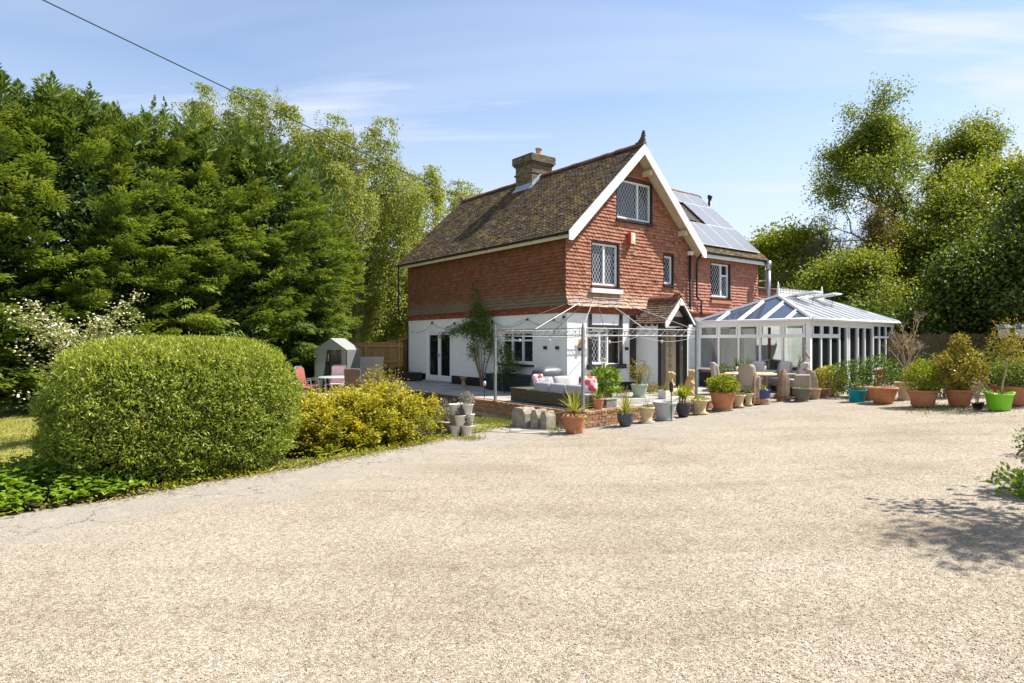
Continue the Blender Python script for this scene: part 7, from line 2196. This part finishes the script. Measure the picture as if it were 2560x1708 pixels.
# ------------------------------------------------------------------ trees
def conifer_mesh(seed, H, R0, n_b, per):
    """leyland cypress: layered boughs, each a fan of drooping plumes, ragged leaders on top"""
    g = np.random.default_rng(seed); lv = Leaves()
    h = H * (g.random(n_b) ** .92) * .95 + .35
    az = g.uniform(0, 2 * np.pi, n_b)
    def rad(h): return R0 * np.clip((1 - h / H) * 2.5, 0, 1) ** .62 * np.clip(.72 + h / H * 1.4, 0, 1)
    keep = g.random(n_b) < np.clip(rad(h) / R0 + .3, 0, 1); h, az = h[keep], az[keep]; n_b = len(h)
    dirs = np.stack([np.cos(az), np.sin(az), h / H * 2], 1)
    lump = 1 + .12 * vnoise(dirs * 2.0, seed, 1.6) + .13 * vnoise(dirs * 6.0, seed + 5, 1.6)
    r = rad(h) * lump
    for i in range(n_b):
        out = np.array([math.cos(az[i]), math.sin(az[i]), 0.])
        Lb = g.uniform(1.0, 2.0); upk = .12 + 1.0 * (h[i] / H) ** 2.2 + g.normal() * .14; tb = g.normal() * .10
        db = out + np.array([0, 0, upk]) + g.normal(size=3) * .18; db /= np.linalg.norm(db)
        sb = np.cross(db, [0, 0, 1]); sb /= np.linalg.norm(sb) + 1e-9; ub = np.cross(sb, db)
        tipb = out * r[i] + np.array([0, 0, h[i]]) + db * .15
        for k in range(7):
            u = g.uniform(.35, 1.0) if k else 1.0; sg = g.uniform(-1, 1) if k else 0.
            d = db * 1. + sb * sg * .75 + ub * g.uniform(.0, .45) + g.normal(size=3) * .12; d /= np.linalg.norm(d)
            L = g.uniform(.45, .95)
            p0 = tipb - db * Lb * (1 - u) + sb * sg * .30 * Lb * (1.15 - u) + ub * g.uniform(-.02, .16)
            s_ = np.cross(d, [0, 0, 1]); s_ /= np.linalg.norm(s_) + 1e-9; u_ = np.cross(s_, d)
            t = g.random(per) ** .8; wid = .30 * L * np.sin(np.pi * np.clip(t * .92 + .06, 0, 1)) ** .8; off = g.uniform(-1, 1, per)
            P = (p0 - d * L * .55)[None] + d[None] * (L * t)[:, None] + s_[None] * (off * wid)[:, None] + u_[None] * (g.normal(size=per) * .03 - .06 * off ** 2)[:, None]
            P[:, 2] -= .12 * t ** 2
            D = unit(d[None] * .9 + s_[None] * (off * .9)[:, None] + g.normal(size=(per, 3)) * .22 - np.array([0, 0, .15]))
            N = unit(u_[None] * .9 + g.normal(size=(per, 3)) * .32 + np.array([.15, -.15, .3]))
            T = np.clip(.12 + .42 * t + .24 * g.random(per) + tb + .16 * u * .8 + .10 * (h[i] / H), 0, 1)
            lv.add(P, D, N, .12 + .08 * g.random(per), .034 + .018 * g.random(per), T)
    # ragged leaders
    for k in range(34):
        a = g.uniform(0, 6.28); rr = R0 * .85 * math.sqrt(g.random()); zt = H * (.92 + .08 * g.random()) - rr * .28; L = g.uniform(.5, 1.25); m_ = 70
        t = g.random(m_); lean = np.array([math.cos(a) * .12, math.sin(a) * .12, 1.])
        P = np.array([rr * math.cos(a), rr * math.sin(a), zt - .5]) + lean[None] * (L * t)[:, None]
        b = g.uniform(0, 6.28, m_); D = unit(np.stack([np.cos(b), np.sin(b), .7 + .8 * t], 1))
        lv.add(P, D, unit(g.normal(size=(m_, 3))), .46 * (1.06 - t), .055, .3 + .4 * g.random(m_))
    # inner foliage so the crown is closed
    n2 = 20000; h2 = .3 + (H - .9) * g.random(n2); a2 = g.uniform(0, 6.28, n2); r2 = rad(h2) * (.30 + .34 * g.random(n2))
    P = np.stack([np.cos(a2) * r2, np.sin(a2) * r2, h2], 1)
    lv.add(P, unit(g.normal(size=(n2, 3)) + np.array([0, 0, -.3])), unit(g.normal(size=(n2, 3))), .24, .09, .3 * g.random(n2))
    z = [np.concatenate([x[i] for x in lv.a]) for i in range(6)]
    return leaf_mesh('crown', *z)

def trunk_mesh(H, r, seed, limbs=14):
    q = random.Random(seed); mb = MB()
    mb.tube([(0, 0, -.2), (.05, 0, H * .3), (-.04, .04, H * .6), (0, 0, H * .94)], [r, r * .8, r * .5, r * .12], 9)
    for i in range(limbs):
        z0 = H * (.12 + .75 * i / limbs); a = q.uniform(0, 6.28); L = H * .16 * (1.2 - z0 / H)
        mb.tube([(0, 0, z0), (math.cos(a) * L * .6, math.sin(a) * L * .6, z0 + L * .25), (math.cos(a) * L, math.sin(a) * L, z0 + L * .5)], [r * .25, r * .15, r * .05], 5)
    return mb.mesh('trunk')
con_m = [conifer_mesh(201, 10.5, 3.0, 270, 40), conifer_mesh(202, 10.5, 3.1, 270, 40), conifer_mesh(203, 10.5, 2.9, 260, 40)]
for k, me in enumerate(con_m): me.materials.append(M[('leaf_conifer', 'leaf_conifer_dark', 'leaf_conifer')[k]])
tr_m = trunk_mesh(10.5, .22, 210); tr_m.materials.append(M['bark'])
cons = [(-16.3, 17.6, 1.0, 0, 0, 'leftmost dense cypress in the tall row, cut by the frame edge'),
        (-14.5, 20.1, .98, 1, 2.1, 'cypress with the tallest pointed leaders near the left frame edge'),
        (-13.3, 22.0, .97, 2, 4.0, 'third cypress from the left frame edge in the tall row'),
        (-12.1, 24.2, 1.01, 0, 1.2, 'fourth cypress from the left frame edge in the tall row'),
        (-10.9, 26.2, 1.03, 1, 5.0, 'fifth cypress from the left, just left of the weeping birches'),
        (-10.0, 28.4, .92, 2, 2.9, 'rightmost cypress of the tall row, sloping down towards the greenhouse')]
for (x, y, s, k, rz, lab) in cons:
    t = thing('cypress_tree', lab, 'tree', (x, y, -.02), rz, 'row of cypress trees on the left'); t.scale = (s * 1.06, s * 1.06, s)
    link('crown', con_m[k], None, t); link('trunk', tr_m, None, t)

# ---- broadleaf trees grown from branching limbs
def grow_tree(seed, H, spread, levels=4, trunk_r=.25, first=.28, upness=.55, nsplit=3, lean=(0, 0)):
    q = random.Random(seed); mb = MB(); tips = []
    def seg(p, d, L, r, k):
        m_ = p + d * L * .5 + Vector((q.gauss(0, .05), q.gauss(0, .05), q.gauss(0, .03))) * L; e = p + d * L + Vector((q.gauss(0, .04), q.gauss(0, .04), 0)) * L
        mb.tube([p, m_, e], [r, r * .84, r * .66], 7 if k > 2 else 5 if k > 1 else 4, cap=False)
        if k <= 1: tips.append((e, d)); tips.append((m_, d))
        if k == 0: return
        for i in range(nsplit + (1 if q.random() < .4 else 0)):
            a = q.uniform(0, 6.28); s_ = spread * q.uniform(.5, 1.2)
            side = d.orthogonal().normalized(); side.rotate(Matrix.Rotation(a, 3, d))
            nd = (d + side * s_ + Vector((0, 0, upness * .35))).normalized(); st = q.uniform(.45, 1.)
            seg(p.lerp(e, st), nd, L * q.uniform(.55, .80), r * .58, k - 1)
    p = Vector((0, 0, -.2)); d = Vector((lean[0], lean[1], 1)).normalized()
    r = trunk_r
    top = H * .62; n_ = 7
    pts = [p]; 
    for i in range(n_):
        pts.append(pts[-1] + Vector((q.gauss(lean[0], .05), q.gauss(lean[1], .05), 1)) * (top + .2) / n_)
    mb.tube(pts, [r * (1 - .72 * i / n_) for i in range(n_ + 1)], 10)
    for i in range(2, n_ + 1):
        f = i / n_
        if f < first: continue
        for _ in range(2 if i < n_ else 3):
            a = q.uniform(0, 6.28); sp_ = spread * (1.25 - .5 * f)
            nd = Vector((math.cos(a) * sp_, math.sin(a) * sp_, upness + .4 * f)).normalized()
            seg(pts[i], nd, H * (.30 - .13 * f) , r * (1 - .72 * f) * .6, levels - 1)
    return mb, tips

def leaf_crown(tips, seed, per, rad, L, W, keep=1., up=.2, tone=(.1, .9)):
    g = np.random.default_rng(seed); lv = Leaves()
    T0 = np.array([tuple(t[0]) for t in tips]); 
    if keep < 1: T0 = T0[g.random(len(T0)) < keep]
    n = len(T0); ct = np.repeat(T0, per, 0); m_ = len(ct)
    off = g.normal(size=(m_, 3)) * rad * np.array([1, 1, .75]); P = ct + off
    D = unit(g.normal(size=(m_, 3)) + np.array([0, 0, up])); N = unit(g.normal(size=(m_, 3)) * .7 + np.array([.2, -.2, .8]))
    tn = np.repeat(g.random(n) * .3, per)
    lv.add(P, D, N, L * (.7 + .6 * g.random(m_)), W * (.7 + .6 * g.random(m_)), np.clip(tone[0] + (tone[1] - tone[0]) * (.65 * g.random(m_) + tn * 1.1), 0, 1))
    return lv

def tree(name, label, x, y, z, seed, H, spread, per, rad, L, W, mat, levels=4, tr=.25, keep=1., bark='bark', first=.28, upness=.55, nsplit=3, group=None, tone=(.1, .9), rz=0., sc=(1, 1, 1), max_leaves=60000):
    t = thing(name, label, 'tree', (x, y, z), rz, group); t.scale = sc
    mb, tips = grow_tree(seed, H, spread, levels, tr, first, upness, nsplit)
    mb.build('trunk', bark, t)
    if per:
        k = min(1., max_leaves / max(1, len(tips) * per)) * keep
        leaf_crown(tips, seed, per, rad, L, W, k, .2, tone).build('crown', mat, t)
    return t, tips

# right-hand background
tree('sycamore_tree', 'tallest broad green tree rising at the upper right', 24.6, 38.5, 0, 301, 17.0, .80, 24, .34, .14, .10, 'leaf_tree', 5, .36, first=.16, upness=.42, tone=(.1, 1), keep=.78, max_leaves=120000)
tree('sycamore_tree', 'slimmer light green tree just right of the tallest tree', 29.3, 39.5, 0, 303, 15.6, .5, 20, .32, .14, .10, 'leaf_tree', 5, .26, first=.2, upness=.95, tone=(.2, 1), max_leaves=55000)
tree('sycamore_tree', 'dark tall tree cut by the right frame edge', 24.4, 25.2, 0, 305, 11.6, .7, 14, .45, .15, .11, 'leaf_dark', 5, .3, first=.2, upness=.5, tone=(.1, 1), max_leaves=44000)
tree('maple_tree', 'wide dark leafy tree overhanging the bamboo fence', 19.6, 24.9, 0, 307, 6.7, .95, 15, .40, .15, .11, 'leaf_dark', 5, .24, first=.15, upness=.3, tone=(.15, 1), max_leaves=52000)
maple, _ = tree('maple_tree', 'dense mid green tree left of the dark overhanging one behind the conservatory', 17.4, 31.5, 0, 309, 6.8, .85, 18, .42, .12, .09, 'leaf_tree', 5, .2, first=.12, upness=.35, tone=(.2, 1), max_leaves=55000)
for (x, y, sc_, rz, lab) in ((22.6, 34.0, (1.25, 1.1, 1.25), 2.0, 'rounded green tree standing in front of the trunk of the tallest tree'), (26.5, 31.5, (1.2, 1.1, 1.2), 4.2, 'rounded green tree between the tallest tree and the dark right-hand tree')):
    c = copy_tree(maple); c.location = (x, y, 0); c.scale = sc_; c.rotation_euler = (0, 0, rz); c['label'] = lab
tree('lime_tree', 'yellow-green tree behind the right end of the house', 19.2, 44.0, 0, 311, 10.4, .8, 20, .5, .2, .15, 'leaf_lime', 4, .24, first=.2, upness=.5, tone=(0, .7), max_leaves=30000)
tree('lime_tree', 'yellow-green tree directly behind the solar roof end', 16.2, 47.0, 0, 313, 9.6, .75, 16, .45, .2, .15, 'leaf_lime', 4, .24, first=.2, upness=.5, tone=(0, .5), max_leaves=26000)
tree('bare_tree', 'nearly bare leaning tree above the conservatory roof', 18.6, 36.5, 0, 315, 9.4, .55, 1, .12, .12, .07, 'leaf_dark', 5, .14, keep=.12, first=.2, upness=.6, nsplit=3)
tree('hornbeam_tree', 'copper-brown twiggy sapling among the green trees at the right', 19.2, 33.0, 0, 317, 9.0, .26, 6, .22, .11, .07, 'leaf_copper', 5, .12, first=.15, upness=1.1, tone=(0, 1), max_leaves=6000)
tree('ash_tree', 'yellowing light tree between the slim tree and the dark right one', 26.6, 34.5, 0, 319, 11.8, .45, 10, .36, .17, .11, 'leaf_lime', 5, .2, first=.25, upness=.8, tone=(0, .7), max_leaves=22000)
# shrubby understorey along the right fence
for i, (x, y, rx, rz_, lab) in enumerate(((15.0, 26.4, 1.7, 2.0, 'leafy hedge bush behind the conservatory end of the bamboo fence'), (17.8, 25.7, 2.0, 2.2, 'leafy hedge bush behind the middle of the bamboo fence'), (21.0, 25.0, 2.2, 2.3, 'leafy hedge bush behind the right end of the bamboo fence'))):
    shrub('hedge_bush', lab, x, y, .2, [((0, 0, rz_ * .8), (rx, 1.4, rz_), 5200)], 'leaf_dark', .17, .10, 330 + i, shell=.5, lump=.3, stems=10, h=2, cat='bush')

# weeping birches behind the cypress row
def birch(name, label, x, y, seed, H, n_l, wd, per=62, z=0, tone=(.0, .9)):
    t = thing(name, label, 'tree', (x, y, z), 0, 'weeping birches'); q = random.Random(seed); g = np.random.default_rng(seed); mb = MB(); lv = Leaves()
    pts = [(0, 0, -.2)]
    for i in range(1, 9): pts.append((pts[-1][0] + q.gauss(0, .12), pts[-1][1] + q.gauss(0, .12), H * i / 8))
    mb.tube(pts, [.17 * (1 - .93 * i / 8) for i in range(9)], 8)
    for i in range(n_l):
        f = .16 + .84 * (i / n_l) ** .9; z0 = H * f * .97; k = min(7, int(f * 8)); b = Vector(pts[k]); b.z = z0
        a = q.uniform(0, 6.28); L = wd * (.30 + .75 * math.sin(math.pi * min(1, f * .93 + .04)) ** .7) * q.uniform(.5, 1.15)
        e = b + Vector((math.cos(a) * L, math.sin(a) * L, L * q.uniform(.15, .65)))
        m_ = b.lerp(e, .55) + Vector((0, 0, .28 * L))
        mb.tube([b, m_, e], [.055 * (1.2 - f), .03 * (1.2 - f), .010], 5, cap=False)
        ns = int(9 + 9 * (1.1 - f))
        for s_ in range(ns):
            u = q.uniform(.35, 1.0); s0 = b.lerp(m_, u * 2) if u < .5 else m_.lerp(e, u * 2 - 1)
            D_ = (.5 + 2.6 * q.random() ** 1.7) * (1.3 - .6 * f); ox, oy = q.gauss(0, .40), q.gauss(0, .40)
            n_ = int(per * D_ / 1.6)
            v = g.random(n_)
            P = np.array(s0)[None] + np.stack([ox * v + g.normal(size=n_) * .15, oy * v + g.normal(size=n_) * .15, -D_ * v + .2 * np.sin(v * 3)], 1)
            Dn = unit(np.stack([g.normal(size=n_) * .8, g.normal(size=n_) * .8, -np.ones(n_) * .7], 1))
            lv.add(P, Dn, unit(g.normal(size=(n_, 3)) + np.array([0, -.3, .6])), .11 + .06 * g.random(n_), .07 + .035 * g.random(n_), np.clip(tone[0] + (tone[1] - tone[0]) * (g.random(n_) * .7 + q.random() * .3), 0, 1))
            if s_ % 3 == 0: mb.tube([s0, s0 + Vector((ox * .5, oy * .5, -D_ * .45)), s0 + Vector((ox, oy, -D_))], [.006, .004, .002], 3, cap=False)
    # fine upright top shoots
    for i in range(16):
        a = q.uniform(0, 6.28); rr = q.uniform(0, wd * .75); b = Vector((pts[-2][0] + math.cos(a) * rr, pts[-2][1] + math.sin(a) * rr, H * .94 - rr * .35)); e = b + Vector((q.gauss(0, .2), q.gauss(0, .2), q.uniform(.9, 1.9)))
        mb.tube([b, e], [.012, .004], 4, cap=False); n_ = 40; v = g.random(n_)
        lv.add(np.array(b)[None] + np.array(e - b)[None] * v[:, None] + g.normal(size=(n_, 3)) * .10, unit(g.normal(size=(n_, 3))), unit(g.normal(size=(n_, 3))), .10, .055, g.random(n_) * .8)
    lv.build('crown', 'leaf_birch', t); mb.build('trunk', 'bark_pale', t)
    return t
b1 = birch('birch_tree', 'weeping birch showing over the cypress tops, leftmost of the birches', -17.0, 37.5, 401, 16.0, 60, 4.2)
b2 = birch('birch_tree', 'tallest weeping birch in the middle of the group', -13.4, 37.0, 403, 16.2, 66, 4.2)
b3 = birch('birch_tree', 'weeping birch with long hanging sprays left of the house roof', -9.0, 35.8, 405, 14.2, 72, 4.0, tone=(.1, 1))
for (src, x, y, s_, rz, lab) in ((b3, -5.2, 43.0, (1.15, 1.15, .93), 2.4, 'weeping birch behind the rear end of the house roof'), (b1, -6.9, 37.5, (.85, .85, .62), 1.1, 'low hanging birch between the cypress and the house wall'),
                                 (b2, -8.6, 45.0, (1.1, 1.1, .74), 4.0, 'birch seen just left of the roof ridge end'), (b3, -11.3, 39.5, (1.05, 1.05, .98), 4.6, 'birch filling the gap between the tallest birch and the roof')):
    c = copy_tree(src); c.location = (x, y, 0); c.scale = s_; c.rotation_euler = (0, 0, rz); c['label'] = lab
# off-frame small tree on the right whose shadow falls on the gravel
tree('apple_tree', 'small leafy tree just outside the right of the view, shading the gravel', 10.45, 6.05, .3, 501, 8.6, .8, 22, .17, .13, .075, 'leaf_green', 4, .12, keep=1., first=.35, upness=.3, nsplit=2, max_leaves=36000)
# far woodland closing the view behind house and trees
g = np.random.default_rng(601); lv = Leaves(); n = 26000
a_ = g.uniform(-.95, .95, n); d_ = 75 + 18 * g.random(n); hh = g.random(n)
top = 4.2 + 1.6 * np.sin(a_ * 17) + 1.1 * np.sin(a_ * 41 + 1)
P = np.stack([np.tan(a_) * d_, d_, hh * top], 1)
lv.add(P, unit(g.normal(size=(n, 3))), unit(g.normal(size=(n, 3)) + np.array([0, -.4, .5])), 1.0, .7, g.random(n))
tag(lv.build('far_woodland', 'leaf_tree'), 'distant band of trees beyond the garden', 'woodland', kind='stuff')
